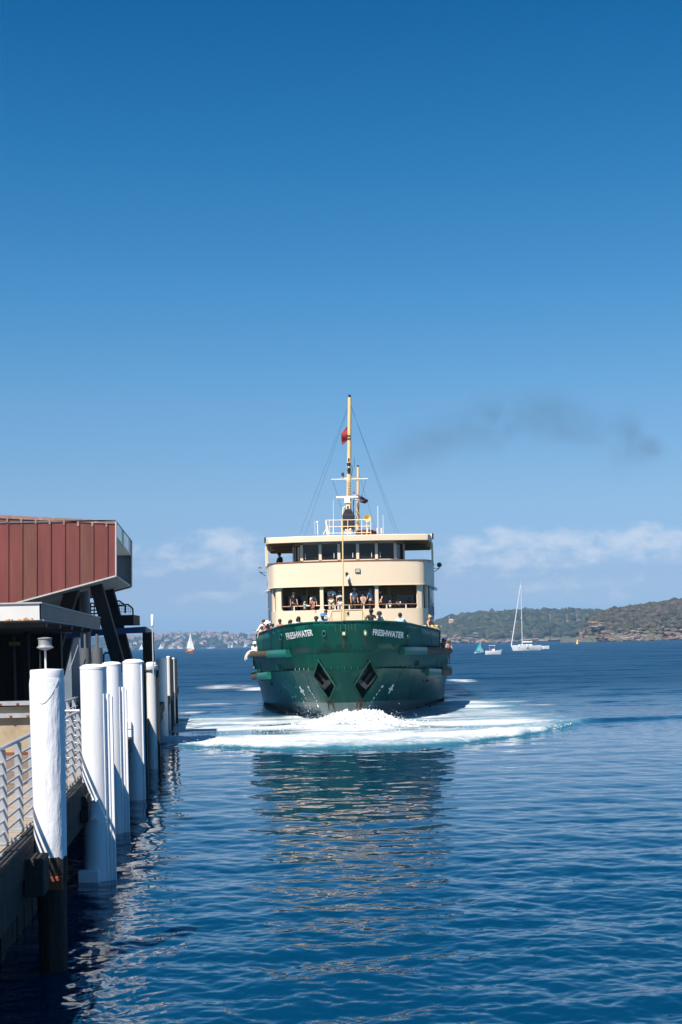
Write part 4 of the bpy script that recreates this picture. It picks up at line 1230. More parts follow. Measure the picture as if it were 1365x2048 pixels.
# outline of the diamond anchor pockets and the fairleads, from the photograph
DIA_L = [(641.2, 1318.5), (672, 1369), (660.5, 1397), (630.5, 1351)]
DIA_R = [(738, 1320), (753.5, 1351), (723.5, 1397), (709.5, 1367)]
def xz(pts, d):
    return [(FL(a, c, d).x, FL(a, c, d).z) for a, c in pts]
def oval(px, py, rx, ry, d, n=12):
    return xz([(px + rx * math.cos(2 * math.pi * k / n), py + ry * math.sin(2 * math.pi * k / n)) for k in range(n)], d)
dia = [xz(DIA_L, 68.2), xz(DIA_R, 68.2)]
leads = [oval(567.5, 1274, 2.6, 5, 71.5), oval(649, 1267, 3.2, 5, 66.6), oval(731, 1266, 3.2, 5, 66.6), oval(814.5, 1272, 2.4, 4.6, 71.0)]
lead_sq = xz([(684.5, 1263), (691.5, 1263), (691.5, 1270.5), (684.5, 1270.5)], 66.2)

low = loft([LB, sub(LB, LN, .25, -.02), sub(LB, LN, .5, -.03), sub(LB, LN, .75, -.02), LN])
low2 = loft([mirror_aft(LB), mirror_aft(LN)])
low.add(low2.v, low2.f)
bm = to_bm(low)
for q in dia: cut_poly(bm, q)
HULL = bm_object(bm, "lower_hull", M_LOWER, ferry)
bt = loft([LK, sub(LK, LW, .5), LW, sub(LW, LB, .5), LB]); b2 = loft([mirror_aft(LK), mirror_aft(LW), mirror_aft(LB)]); bt.add(b2.v, b2.f)
bm_object(to_bm(bt), "boot_top", M_BOOT, ferry)
# knuckle shelf
sh_ = loft([LN, LU0]); s2 = loft([mirror_aft(LN), mirror_aft(LU0)]); sh_.add(s2.v, s2.f)
bm_object(to_bm(sh_), "knuckle_shelf", M_HULL, ferry)
up = loft([LU0, sub(LU0, LU1, .33), sub(LU0, LU1, .66), LU1]); u2 = loft([mirror_aft(LU0), mirror_aft(LU1)]); up.add(u2.v, u2.f)
bm = to_bm(up)
for q in dia: cut_poly(bm, q)
UPPER = bm_object(bm, "upper_hull", M_HULL, ferry)
# bulwark: from the upper hull edge to the top rail, only over the forward part
def level_cut(tab, zf, ymax):
    q = spl(tab, 400); q = q[q[:, 0] <= ymax]
    s = np.linspace(0, len(q) - 1, NST); 
    out = []
    for v in s:
        i = int(v); f = v - i; j = min(i + 1, len(q) - 1)
        p = q[i] * (1 - f) + q[j] * f
        out.append((max(p[1], 0), p[0], zf(p[0])))
    return out
LU1b = level_cut(PL_U1, z_u1, 12.2); LTb = level_cut(PL_TOP, z_top, 12.2)
bw = loft([LU1b, sub(LU1b, LTb, .33), sub(LU1b, LTb, .66), LTb])
bm = to_bm(bw)
for q in leads + [lead_sq]: cut_poly(bm, q)
BUL = bm_object(bm, "bulwark", M_HULL, ferry, solid=0.05)
bA = loft([mirror_aft(LU1b), mirror_aft(LTb)]); bm_object(to_bm(bA), "aft_bulwark", M_HULL, ferry, solid=0.05)
# ray target for things that sit on the hull skin
def bvh_of(objs):
    vs, fs = [], []
    for o in objs:
        k = len(vs); vs += [v.co.copy() for v in o.data.vertices]; fs += [[k + i for i in p.vertices] for p in o.data.polygons]
    return BVHTree.FromPolygons(vs, fs)
SKIN = bvh_of([HULL, UPPER, BUL])
def on_skin(x, z, out=0.012, default=2.0):
    h = SKIN.ray_cast(Vector((x, -20, z)), Vector((0, 1, 0)))
    if h[0] is None:
        return Vector((x, default, z))
    n = h[1]
    if n.y > 0: n = -n
    return h[0] + n * out
# capping rail on the bulwark
for s in (-1, 1):
    b = MB(); b.tube([(s * p[0], p[1] + 0.02, p[2] + 0.02) for p in LTb[::2]], 0.05, 6); b.build("capping_rail", M_HULL, ferry, 50)
    e = LTb[-1]; u = LU1b[-1]
    b = MB(); b.bar((s * e[0], e[1], e[2]), (s * u[0], u[1], u[2]), 0.08, 0.10); b.build("bulwark_end_post", M_HULL, ferry)
# fairlead rings
for q in leads:
    cx = sum(p[0] for p in q) / len(q); cz = sum(p[1] for p in q) / len(q)
    pts = [on_skin(cx + (p[0] - cx) * 1.12, cz + (p[1] - cz) * 1.12, 0.02) for p in q]
    b = MB(); b.tube(pts + [pts[0]], 0.035, 6, caps=False); b.build("fairlead", M_HULL2, ferry, 60)
pts = [on_skin(p[0], p[1], 0.02) for p in lead_sq]
b = MB()
for i in range(4): b.bar(pts[i], pts[(i + 1) % 4], 0.05, 0.05)
b.build("bow_fairlead", M_HULL2, ferry)
# anchor pockets: recessed dark wells with plate lips, an anchor in each
for k, q in enumerate(dia):
    pf = [on_skin(p[0] * 1.0, p[1], 0.10, 3.0) for p in q]
    yy = max(p.y for p in pf) + 1.1
    back = [(p[0], yy, p[1]) for p in q]
    b = MB()
    b.add(pf + back, [(i, (i + 1) % 4, 4 + (i + 1) % 4, 4 + i) for i in range(4)])
    b.add(back, [(0, 1, 2, 3)])
    pk = b.build("anchor_pocket", M_HULL, ferry)
    md = pk.modifiers.new("plate", 'SOLIDIFY'); md.thickness = 0.03; md.offset = 0
    b = MB()
    for i in range(4): b.bar(pf[i] + Vector((0, -0.01, 0)), pf[(i + 1) % 4] + Vector((0, -0.01, 0)), 0.045, 0.10, up=(0, 1, 0))
    b.build("pocket_lip", M_HULL2 if k == 0 else M_HULL, pk)
    # rust bleeding from the lower edges
    b = MB()
    lo = min(range(4), key=lambda i: q[i][1])
    for t in np.linspace(0, 1, 14):
        x = q[lo][0] + random.uniform(-.22, .22); z = q[lo][1] - random.uniform(0.0, 0.2); l = random.uniform(0.15, 0.5)
        b.bar(on_skin(x, z, 0.007), on_skin(x * 0.93, z - l, 0.006), random.uniform(0.015, 0.04), 0.004, up=(0, -1, 0))
    tag(b.build("rust_stain", M_STAINF, ferry), kind='stuff')
    # the anchor itself
    cx = sum(p[0] for p in q) / 4; cz = sum(p[1] for p in q) / 4; y0 = sum(p.y for p in pf) / 4 + 0.12
    s = 1 if cx > 0 else -1
    an = MB()
    a0, a1 = Vector((cx + s * 0.26, y0 + 0.10, cz + 0.34)), Vector((cx - s * 0.12, y0 - 0.20, cz - 0.18))
    an.bar(a0, a1, 0.15, 0.15)
    an.box(a1, (0.58, 0.20, 0.21), 0, rot=Matrix.Rotation(s * 0.75, 3, 'Y'))
    for e in (-1, 1):
        f0 = a1 + Vector((e * s * 0.20, -0.03, -e * 0.17)); f1 = f0 + Vector((s * 0.36, 0.0, 0.42))
        an.bar(f0, f1, 0.20, 0.07); an.bar(f1, f1 + Vector((s * 0.07, -0.02, 0.12)), 0.08, 0.03)
    an.tube([a0 + Vector((s * .1, .05, .1)), a0 + Vector((s * .16, .1, .2)), a0 + Vector((s * .06, .15, .22)), a0], 0.025, 6)
    bevel(an.build("anchor", M_DARKFIT, ferry), 0.015)
# grille of ribs across the knuckle between the pockets, and short gussets along it
for k in range(7):
    x = -0.93 + k * 0.31; p = on_skin(x, 2.56, 0.0)
    b = MB(); b.box((x, p.y - 0.02, 2.575), (0.025, 0.20, 0.14)); b.build("gusset", M_HULL2, ferry)
for s in (-1, 1):
    for x in np.arange(1.75, 3.4, 0.24):
        p = on_skin(s * x, z_kn(4.5) + 0.10, 0.0); b = MB(); b.bar(p + Vector((0, -0.12, -0.11)), p + Vector((0, 0.02, 0.13)), 0.02, 0.05); b.build("gusset", M_HULL2, ferry)
for s, x in ((-1, 3.42), (1, 3.55)):
    p = on_skin(s * x, 2.62, 0.02); b = MB(); b.lathe([(0.13, 0), (0.16, 0.03), (0.13, 0.07), (0.10, 0.07), (0.10, 0.01)], p, 14, axis=Matrix.Rotation(R(90), 3, 'X')); b.build("hawse_ring", M_HULL2 if s < 0 else M_DARKFIT, ferry, 50)
# rubbing strakes
def strake(name, tab, zf, y0, y1, out, h, m, dz=0.0, taper=0.0, inset=0.05):
    T = spl(tab, 500)
    T = T[(T[:, 0] >= y0) & (T[:, 0] <= y1)][::3]
    for s in (-1, 1):
        b = MB(); vs, fs = [], []
        n = len(T)
        for i, (y, x) in enumerate(T):
            j0, j1 = max(i - 1, 0), min(i + 1, n - 1)
            d = Vector((T[j1][1] - T[j0][1], T[j1][0] - T[j0][0])).normalized()
            nx, ny = d.y, -d.x
            o_ = out * min(1.0, (0.35 + 0.65 * i / 6) if taper else 1.0)
            z = zf(y) + dz
            for (k, zz) in ((-inset, z - h / 2), (o_ * 0.85, z - h / 2), (o_, z - h / 4), (o_, z + h / 4), (o_ * 0.85, z + h / 2), (-inset, z + h / 2)):
                vs.append((s * (x + nx * k), y + ny * k, zz))
        for i in range(n - 1):
            for k in range(6):
                k2 = (k + 1) % 6
                fs.append((i * 6 + k, i * 6 + k2, (i + 1) * 6 + k2, (i + 1) * 6 + k))
        fs += [tuple(range(5, -1, -1)), tuple((n - 1) * 6 + k for k in range(6))]
        b.add(vs, fs)
        o = b.build(name, m, ferry, 40)
strake("upper_strake_start", PL_U1, z_u1, 3.1, 7.6, 0.25, 0.37, M_HULL2, 0.03)
strake("upper_strake", PL_U1, z_u1, 7.6, 34.5, 0.26, 0.31, M_RUSTG, 0.05)
strake("belting_start", PL_KN, z_kn, 8.6, 12.4, 0.20, 0.38, M_HULL2, -0.14)
strake("belting", PL_KN, z_kn, 12.4, 34.8, 0.23, 0.34, M_RUSTG, -0.10)
strake("belting_cap", PL_KN, z_kn, 12.5, 34.8, 0.26, 0.07, M_HULL, 0.12)
# discharge holes in the lower hull
for (px, py, r_) in ((547, 1366, 3.2), (568, 1380, 1.6), (520, 1362, 1.6), (853, 1360, 3.0), (845, 1360, 2), (880, 1357, 1.6), (860, 1412, 2.4), (583, 1421, 1.8)):
    q = FL(px, py, 78); p = on_skin(q.x, q.z, 0.004, 12)
    b = MB(); b.lathe([(r_ / 36, -0.02), (r_ / 36, 0.012)], p, 10, axis=Matrix.Rotation(R(90), 3, 'X')); b.build("discharge_port", M_BLACK, ferry)
# weld seams and rust runs on the plating
for s in (-1, 1):
    for x in (1.35, 2.3, 3.05, 3.75, 4.35):
        pts = [on_skin(s * (x + 0.02 * k), z_top(0) - 0.25 - 0.16 * k, 0.001) for k in range(12) if z_top(0) - 0.25 - 0.16 * k > 2.6]
        b = MB(); b.tube(pts, 0.009, 4); b.build("weld_seam", M_HULL, ferry, 60)
    for x in (1.1, 1.9, 2.7, 3.5, 4.3):
        pts = [on_skin(s * (x - 0.035 * k), 2.3 - 0.15 * k, 0.001) for k in range(10)]
        b = MB(); b.tube(pts, 0.009, 4); b.build("weld_seam", M_LOWER, ferry, 60)
b = MB()
for q in leads + [lead_sq]:
    cx = sum(p[0] for p in q) / len(q); zb = min(p[1] for p in q)
    for k in range(4):
        x = cx + random.uniform(-0.07, 0.07); l = random.uniform(0.15, 0.6)
        b.bar(on_skin(x, zb - 0.03, 0.006), on_skin(x + random.uniform(-.03, .03), zb - l, 0.006), random.uniform(0.012, 0.03), 0.004, up=(0, -1, 0))
tag(b.build("rust_run", mat("thin_rust", (0.055, 0.055, 0.03), 0.8, var=0.4), ferry), kind='stuff')
# name on both bows
def text_mesh(body, bold=0.03):
    cu = bpy.data.curves.new("t", 'FONT'); cu.body = body; cu.size = 1.0; cu.offset = bold; cu.resolution_u = 4
    to = bpy.data.objects.new("t", cu); COL.objects.link(to)
    dg = bpy.context.evaluated_depsgraph_get(); me = bpy.data.meshes.new_from_object(to.evaluated_get(dg))
    bpy.data.objects.remove(to); bpy.data.curves.remove(cu)
    return me
def letter(quad, parent, name="name_lettering", body="FRESHWATER"):
    me = text_mesh(body)
    bm = bmesh.new(); bm.from_mesh(me)
    bmesh.ops.triangulate(bm, faces=bm.faces)
    bmesh.ops.subdivide_edges(bm, edges=[e for e in bm.edges if e.calc_length() > 0.25], cuts=2)
    xs = [v.co.x for v in bm.verts]; ys = [v.co.y for v in bm.verts]
    x0, x1, y0, y1 = min(xs), max(xs), min(ys), max(ys)
    tl, tr, br, bl = [Vector(p) for p in quad]
    for v in bm.verts:
        u, w = (v.co.x - x0) / (x1 - x0), (v.co.y - y0) / (y1 - y0)
        q = (bl * (1 - u) + br * u) * (1 - w) + (tl * (1 - u) + tr * u) * w
        v.co = on_skin(q.x, q.y, 0.015)
    bm.to_mesh(me); bm.free()
    me.materials.clear(); me.materials.append(M_LETTER)
    return link(bpy.data.objects.new(name, me), parent)
letter(xz([(574.5, 1266.4), (631, 1259.6), (633, 1271.6), (577.7, 1279.6)], 70.0), ferry)
letter(xz([(746.3, 1258.8), (808, 1264.3), (806.6, 1277), (745.7, 1270.8)], 69.6), ferry)
# thruster marks and draught figures
def decal(polys, name):
    b = MB()
    for poly in polys:
        n = len(poly); b.add([on_skin(p[0], p[1], 0.014) for p in poly], [tuple(range(n))])
    return b.build(name, M_LETTER, ferry)
def rotpoly(cx, cy, ang, pts, d=72.0):
    ca, sa = math.cos(ang), math.sin(ang)
    return xz([(cx + a * ca - c * sa, cy + a * sa + c * ca) for a, c in pts], d)
for (cx, cy, ang) in ((607.5, 1380, R(-28)), (781.5, 1376, R(28))):
    ell = lambda a, bb, ox, oy: [(ox + a * math.cos(t), oy + bb * math.sin(t)) for t in np.linspace(0, 2 * math.pi, 11)[:-1]]
    decal([rotpoly(cx, cy, ang, ell(1.9, 5.6, 0, -5.6)), rotpoly(cx, cy, ang, ell(1.5, 5.2, 0, 5.8)), rotpoly(cx, cy, ang, ell(2.6, 2.5, -2.3, .4)), rotpoly(cx, cy, ang, ell(2.6, 2.5, 2.3, .2))], "thruster_mark")
mk = []
for k, (px, py) in enumerate(((622.5, 1371), (626, 1377.5), (630, 1384), (634, 1391), (638, 1398), (642.5, 1405))):
    s_ = 1.5 if k == 0 else 0.8
    mk.append(rotpoly(px, py, R(-30), [(-s_, -2.6), (s_, -2.6), (s_, 2.6), (-s_, 2.6)]))
decal(mk, "draught_marks")
mk = []
for k, (px, py) in enumerate(((764, 1369.5), (758.5, 1377), (753, 1384), (748, 1391), (743.5, 1398), (740, 1405))):
    s_ = 1.5 if k == 0 else 0.8
    mk.append(rotpoly(px, py, R(33), [(-s_, -2.6), (s_, -2.6), (s_, 2.6), (-s_, 2.6)]))
decal(mk, "draught_marks")

# ---- decks
fd = [(max(p[0] - 0.14, 0.0), p[1] + 0.14) for p in LU1b]
b = MB(); b.slab([(-x, y) for x, y in fd[::3]] + [(x, y) for x, y in fd[::-3]], 3.34, 3.42); b.build("foredeck", M_DECKG, ferry)
md_ = [(p[0] - 0.10, p[1]) for p in LU0 if p[1] > 9]
pol = [(-x, y) for x, y in md_[::3]] + [(-5.8, 61), (5.8, 61)] + [(x, y) for x, y in md_[::-3]]
b = MB(); b.slab(pol, 2.22, 2.30); b.build("main_deck", M_DECKG, ferry)
# rail and stanchions beside the open main deck
for s in (-1, 1):
    pr = [(s * (p[0] - 0.08), p[1], p[2] + 0.06) for p in LU1 if 12.4 < p[1]]
    b = MB(); b.tube(pr, 0.045, 6); b.build("side_rail", M_HULL, ferry, 50)
    for p in pr[::4]:
        b = MB(); b.tube([(p[0], p[1], 2.3), p], 0.03, 5); b.build("stanchion", M_HULL2, ferry)

# ---- superstructure
C1 = [(0, 18.0), (1.2, 18.06), (2.4, 18.22), (3.4, 18.46), (4.0, 18.66), (4.3, 18.82), (4.45, 19.05), (4.58, 19.6), (4.82, 20.8), (5.05, 22.2), (5.22, 24.5), (5.3, 28), (5.32, 52)]
def both(tab, off=0.0):
    h = [(x + (off if x > 0.5 else 0), y - (0 if x > 4.8 else off)) for x, y in tab]
    return [(-x, y) for x, y in h[::-1]] + h[1:]
def part_of(tab, x0, x1):
    """plan points of the front curve between two signed offsets"""
    pts = both(tab)
    xs = [p[0] for p in pts]
    out = [(x0, np.interp(x0, xs, [p[1] for p in pts]))] + [p for p in pts if x0 + 0.02 < p[0] < x1 - 0.02] + [(x1, np.interp(x1, xs, [p[1] for p in pts]))]
    return out
cabin = bpy.data.objects.new("cabin", None); link(cabin, ferry)
b = MB(); b.strip(both(C1), 2.3, 5.74, 0.12); b.build("lower_front", M_CREAM, cabin, 35)
band = MB(); band.strip(both(C1, 0.10), 7.12, 8.58, 0.12); band.build("upper_band", M_CREAM, cabin, 35)
b = MB(); b.strip(both(C1, 0.13), 8.58, 8.63, 0.17); b.build("bridge_front_capping", M_TEAK, cabin, 35)
b = MB(); b.strip(both(C1, 0.115), 7.12, 7.17, 0.1); b.build("band_moulding", M_CREAM, cabin, 35)
# posts between the openings
for x0, x1 in ((-1.73, -1.53), (1.53, 1.73), (-4.42, -4.06), (4.06, 4.42), (-4.74, -4.66), (4.66, 4.74)):
    b = MB(); b.strip(part_of(C1, x0, x1), 5.74, 7.12, 0.14); b.build("window_post", M_CREAM, cabin)
# rounded corners of the three big openings
for x0, x1 in ((-4.06, -1.73), (-1.53, 1.53), (1.73, 4.06)):
    for xc, sg in ((x0, 1), (x1, -1)):
        for zc, sz in ((5.74, 1), (7.12, -1)):
            b = MB()
            y = np.interp(xc, [p[0] for p in both(C1)], [p[1] for p in both(C1)])
            y2 = np.interp(xc + sg * 0.14, [p[0] for p in both(C1)], [p[1] for p in both(C1)])
            b.prism([(xc, y + 0.01, zc), (xc + sg * 0.14, y2 + 0.01, zc), (xc + sg * 0.04, y + 0.01, zc + sz * 0.04), (xc, y + 0.01, zc + sz * 0.14)], (0, 0.1, 0))
            b.build("corner_fillet", M_CREAM, cabin)
# upper deck floor, ceiling, back wall with dark windows
b = MB(); b.slab(both(C1, -0.13), 5.24, 5.30); b.build("upper_deck", M_DECKG, cabin)
b = MB(); b.slab(both(C1, -0.03), 7.16, 7.24); b.build("ceiling", M_CREAM_SHADE, cabin)
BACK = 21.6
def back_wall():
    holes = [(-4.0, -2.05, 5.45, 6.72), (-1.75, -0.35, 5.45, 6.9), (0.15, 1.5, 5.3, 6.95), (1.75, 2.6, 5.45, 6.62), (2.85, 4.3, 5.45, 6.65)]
    b = MB(); b.bbox((-4.95, BACK, 5.30), (4.95, BACK + 0.1, 7.16)); b.build("back_wall", M_CREAM_SHADE, cabin)
    for h in holes:
        b = MB(); b.bbox((h[0], BACK - 0.03, h[2]), (h[1], BACK - 0.005, h[3])); o = b.build("saloon_window", M_WIN, cabin); bevel(o, 0.012)
        b = MB(); b.bbox((h[0] - 0.05, BACK - 0.02, h[2] - .05), (h[1] + .05, BACK - 0.001, h[3] + .05)); b.build("window_frame", M_CREAM_SHADE, o)
back_wall()
for s in (-1, 1):       # slanting side panels inside the corners
    b = MB(); b.prism([(s * 4.0, 19.25, 5.3), (s * 4.15, 19.25, 5.3), (s * 4.9, BACK, 5.3), (s * 4.75, BACK, 5.3)], (0, 0, 1.85)); b.build("inner_side_panel", M_CREAM_SHADE, cabin)
for (x, y) in ((-2.6, 20.2), (2.4, 20.2)):
    b = MB(); b.tube([(x, y, 5.3), (x, y, 7.16)], 0.06, 8); b.build("deck_pillar", M_CREAM_SHADE, cabin, 50)
# teak hand rail across the openings on short stanchions
def rail_y(x): return float(np.interp(x, [p[0] for p in both(C1)], [p[1] for p in both(C1)])) + 0.10
xs_ = np.linspace(-4.0, 4.0, 33)
b = MB(); b.tube([(x, rail_y(x), 5.99) for x in xs_], 0.035, 6); b.build("teak_rail", M_TEAK, cabin, 50)
for x in (-3.3, -2.2, -0.85, 0.0, 0.85, 2.2, 3.35):
    b = MB(); b.bbox((x - 0.035, rail_y(x) - 0.035, 5.70), (x + 0.035, rail_y(x) + 0.02, 5.97)); b.build("rail_stanchion", M_CREAM, cabin)
# side window bays with sun louvre
SIDE = [(p[0], p[1]) for p in C1 if p[0] >= 4.8]
for s in (-1, 1):
    pts = [(s * (x + 0.04), y) for x, y in [(4.80, 20.6)] + SIDE[1:]]
    if s < 0: pts = pts[::-1]
    th = 0.10
    b = MB(); b.strip(pts, 5.15, 7.12, th); bay = b.build("side_bay", M_BLUEG, cabin, 40)
    ys = np.arange(20.9, 50, 0.95)
    for y in ys:
        xa, xb_ = np.interp([y, y + 0.6], [p[1] for p in C1], [p[0] for p in C1])
        q = [(s * (xa + 0.055), y, 6.1), (s * (xb_ + 0.055), y + 0.6, 6.1), (s * (xb_ + 0.055), y + 0.6, 6.85), (s * (xa + 0.055), y, 6.85)]
        b = MB(); b.prism(q, (s * 0.02, 0, 0)); b.build("side_window", M_WIN, bay)
        q = [(s * (xa + 0.055), y, 5.35), (s * (xb_ + 0.055), y + 0.6, 5.35), (s * (xb_ + 0.055), y + 0.6, 5.95), (s * (xa + 0.055), y, 5.95)]
        b = MB(); b.prism(q, (s * 0.012, 0, 0)); b.build("side_panel", M_COLG, bay)
    lou = []
    for k in range(4):
        pr = [(s * (np.interp(y, [p[1] for p in C1], [p[0] for p in C1]) + 0.06 + 0.07 * k), y, 7.06) for y in np.linspace(20.6, 27, 12)]
        b = MB(); b.tube(pr, 0.018, 5); b.build("louvre_slat", M_WHITEP, bay, 50)
    for y in (20.6, 22, 24, 26):
        x = np.interp(y, [p[1] for p in C1], [p[0] for p in C1]); b = MB(); b.bar((s * x, y, 7.05), (s * (x + 0.32), y, 7.05), 0.03, 0.03); b.build("louvre_bracket", M_WHITEP, bay)
# main-deck windows along the sides
for s in (-1, 1):
    for y in np.arange(24, 50, 1.5):
        b = MB(); b.bbox((s * 5.30 - 0.03, y, 3.4), (s * 5.30 + 0.05, y + 1.0, 4.5)); b.build("main_deck_window", M_WIN, cabin)
# after part closed off
b = MB(); b.bbox((-5.3, 51.9, 2.3), (5.3, 52.0, 8.55)); b.build("aft_wall", M_CREAM, cabin)
b = MB(); b.slab(both(C1, -0.14), 7.50, 7.60); b.build("bridge_deck", M_DECKG, cabin)
# small ports and fittings on the cream fronts
for s in (-1, 1):
    for k, (x, y) in enumerate(((4.35, 19.25), (4.62, 19.72), (4.80, 20.4))):
        b = MB(); b.box((s * x, y - 0.01, 4.92), (0.16, 0.10, 0.19), s * R(55)); b.build("port_light", M_WIN, cabin)
q = FL(716, 1141.5, 83.9); b = MB(); b.box((q.x, q.y, q.z), (0.30, 0.10, 0.24)); fx = b.build("flood_lamp", M_DARKFIT, cabin)
b = MB(); b.box((q.x, q.y - 0.055, q.z), (0.24, 0.02, 0.18)); b.build("lamp_glass", M_LTRIM, fx)
q = FL(694, 1148, 83.9); b = MB(); b.box((q.x, q.y, q.z), (0.15, 0.10, 0.19)); b.build("camera_box", M_DARKFIT, cabin)
q = FL(697, 1156, 83.8); b = MB(); b.lathe([(0.03, -0.16), (0.07, -0.12), (0.075, 0.1), (0.04, 0.14)], q, 12); b.build("white_lamp", M_WHITEP, cabin, 50)
q = FL(700, 1167, 83.8); b = MB(); b.box((q.x, q.y, q.z), (0.13, 0.12, 0.22)); b.box((q.x - 0.06, q.y, q.z + 0.12), (0.05, 0.05, 0.3)); b.build("lamp_bracket", M_DARKFIT, cabin)
q = FL(696.5, 1229, 83.6); b = MB(); b.box((q.x, q.y, q.z), (0.17, 0.14, 0.24)); b.build("junction_box", M_CREAM_SHADE, cabin)
q = FL(696, 1223, 83.5); b = MB(); b.ball(q, 0.09, 10, 6); b.build("bulkhead_lamp", M_WHITEP, cabin, 60)

# ---- foredeck fittings
b = MB(); b.box((0, 0, 0), (1.2, 1.1, 1.28))
for s in (-1, 1):
    b = MB(); b.prism([(s * 3.7, 13.2, 3.42), (s * 4.95, 12.7, 3.42), (s * 5.15, 14.3, 3.42), (s * 3.9, 14.8, 3.42)], (0, 0, 1.22)); bevel(b.build("deck_locker", M_YELLOW, ferry), 0.05)
    b = MB(); b.strip([(4.5, 14.9), (5.0, 15.6), (5.15, 18.5)] if s > 0 else [(-5.15, 18.5), (-5.0, 15.6), (-4.5, 14.9)], 3.6, 4.45, 0.1); b.build("side_coaming", M_CREAM, ferry)
# bow platform frame
fr_ = [FL(x, y, 68.5) for x, y in ((652, 1244), (664, 1222.5), (725, 1220), (738, 1241))]
b = MB(); b.tube([fr_[1], fr_[2]], 0.028, 6); b.build("platform_top_rail", M_TEAK, ferry)
b = MB()
for a, c in ((fr_[0], fr_[1]), (fr_[3], fr_[2])): b.tube([a - Vector((0, 0, .6)), c], 0.018, 6)
for q in (fr_[1], fr_[2]):
    q = q + Vector((0, 0, 0)); b.tube([(q.x, q.y, 3.42), q], 0.025, 6)
b.build("platform_stays", M_YELLOW, ferry, 50)
# jackstaff
js0, js1 = FL(687.5, 1243, 66.6), FL(685.3, 1037, 66.6)
st = MB(); st.tube([(js0.x, js0.y, 4.3), js0, js0.lerp(js1, .5), js1], [0.045, 0.045, 0.035, 0.028], 8); jk = st.build("jackstaff", M_MAST, ferry, 50)
b = MB(); b.box(js1.lerp(js0, .08), (0.16, 0.03, 0.03)); b.build("crosstree", M_CREAM, jk)
b = MB(); b.box(js0 + Vector((-0.09, 0.02, 0.15)), (0.05, 0.08, 0.9)); b.box(js0 + Vector((0.09, 0.02, 0.15)), (0.05, 0.08, 0.8)); b.build("staff_bracket", M_YELLOW, jk)
# pale run-off streaks below the staff
b = MB()
for k in range(9):
    x = js0.x + random.uniform(-0.55, 0.55); z = 4.62; p0 = on_skin(x, z, 0.006); p1 = on_skin(x + random.uniform(-.06, .06), z - random.uniform(0.2, 0.7), 0.006)
    b.bar(p0, p1, random.uniform(0.015, 0.035), 0.003, up=(0, -1, 0))
b.build("salt_streak", mat("salt_streaks", (0.05, 0.15, 0.13), 0.6, var=0.3), ferry)

# ---- wheelhouse
wh = bpy.data.objects.new("wheelhouse", None); link(wh, ferry)
WF = 20.35
W0 = [(-3.35, 25), (-3.3, 19.7), (-2.78, 18.62), (-1.4, 18.28), (0, 18.2), (1.4, 18.28), (2.78, 18.62), (3.3, 19.7), (3.35, 25)]
b = MB(); b.strip(W0, 7.6, 8.70, 0.1); b.build("lower_wall", M_CREAM, wh)
b = MB(); b.strip(W0, 9.62, 9.90, 0.1); b.build("upper_wall", M_CREAM_SHADE, wh)
b = MB(); b.strip([(-3.35, 25.0), (3.35, 25.0)][::-1], 7.6, 9.8, 0.1); b.build("rear_wall", M_CREAM_SHADE, wh)
def wy(x): return float(np.interp(x, [p[0] for p in W0[1:-1]], [p[1] for p in W0[1:-1]]))
pitch = 1.112
for k in range(6):
    x = (k - 2.5) * pitch; b = MB(); b.box((x, wy(x) + 0.03, 9.16), (0.17, 0.14, 0.93)); b.build("mullion", M_CREAM, wh)
for k in range(5):
    x0, x1 = (k - 2.5) * pitch + 0.085, (k - 1.5) * pitch - 0.085
    q = [(x0, wy(x0) + 0.06, 8.70), (x1, wy(x1) + 0.06, 8.70), (x1, wy(x1) + 0.02, 9.62), (x0, wy(x0) + 0.02, 9.62)]
    b = MB(); b.prism(q, (0, 0.015, 0)); w_ = b.build("window", M_WHGL, wh)
    xw_ = x0 + (0.12 if k in (0, 4) else 0.72)
    b = MB(); b.bbox((xw_, wy(xw_) - 0.02, 8.80), (xw_ + 0.035, wy(xw_) + 0.0, 9.12)); b.build("wiper", M_WHITEP, w_)
    b = MB(); b.bbox((x0 - 0.02, wy((x0 + x1) / 2) - 0.16, 9.66), (x1 + 0.10, wy((x0 + x1) / 2) - 0.06, 9.79)); b.build("visor_box", M_LTRIM, w_)
for s in (-1, 1):
    q = [(s * 2.83, 18.70, 8.7), (s * 3.27, 19.62, 8.7), (s * 3.27, 19.62, 9.62), (s * 2.83, 18.70, 9.62)]
    b = MB(); b.prism(q, (-s * 0.02, 0.02, 0)); b.build("corner_window", M_WHGL, wh)
    for y in (20.0, 21.4, 22.8):
        b = MB(); b.bbox((s * 3.33 - 0.012, y, 8.75), (s * 3.33 + 0.012, y + 1.15, 9.55)); b.build("side_window", M_WHGL, wh)
    for y in (19.75, 21.3, 22.7, 24.5):
        b = MB(); b.box((s * 3.32, y, 9.16), (0.12, 0.16, 0.93)); b.build("side_mullion", M_CREAM, wh)
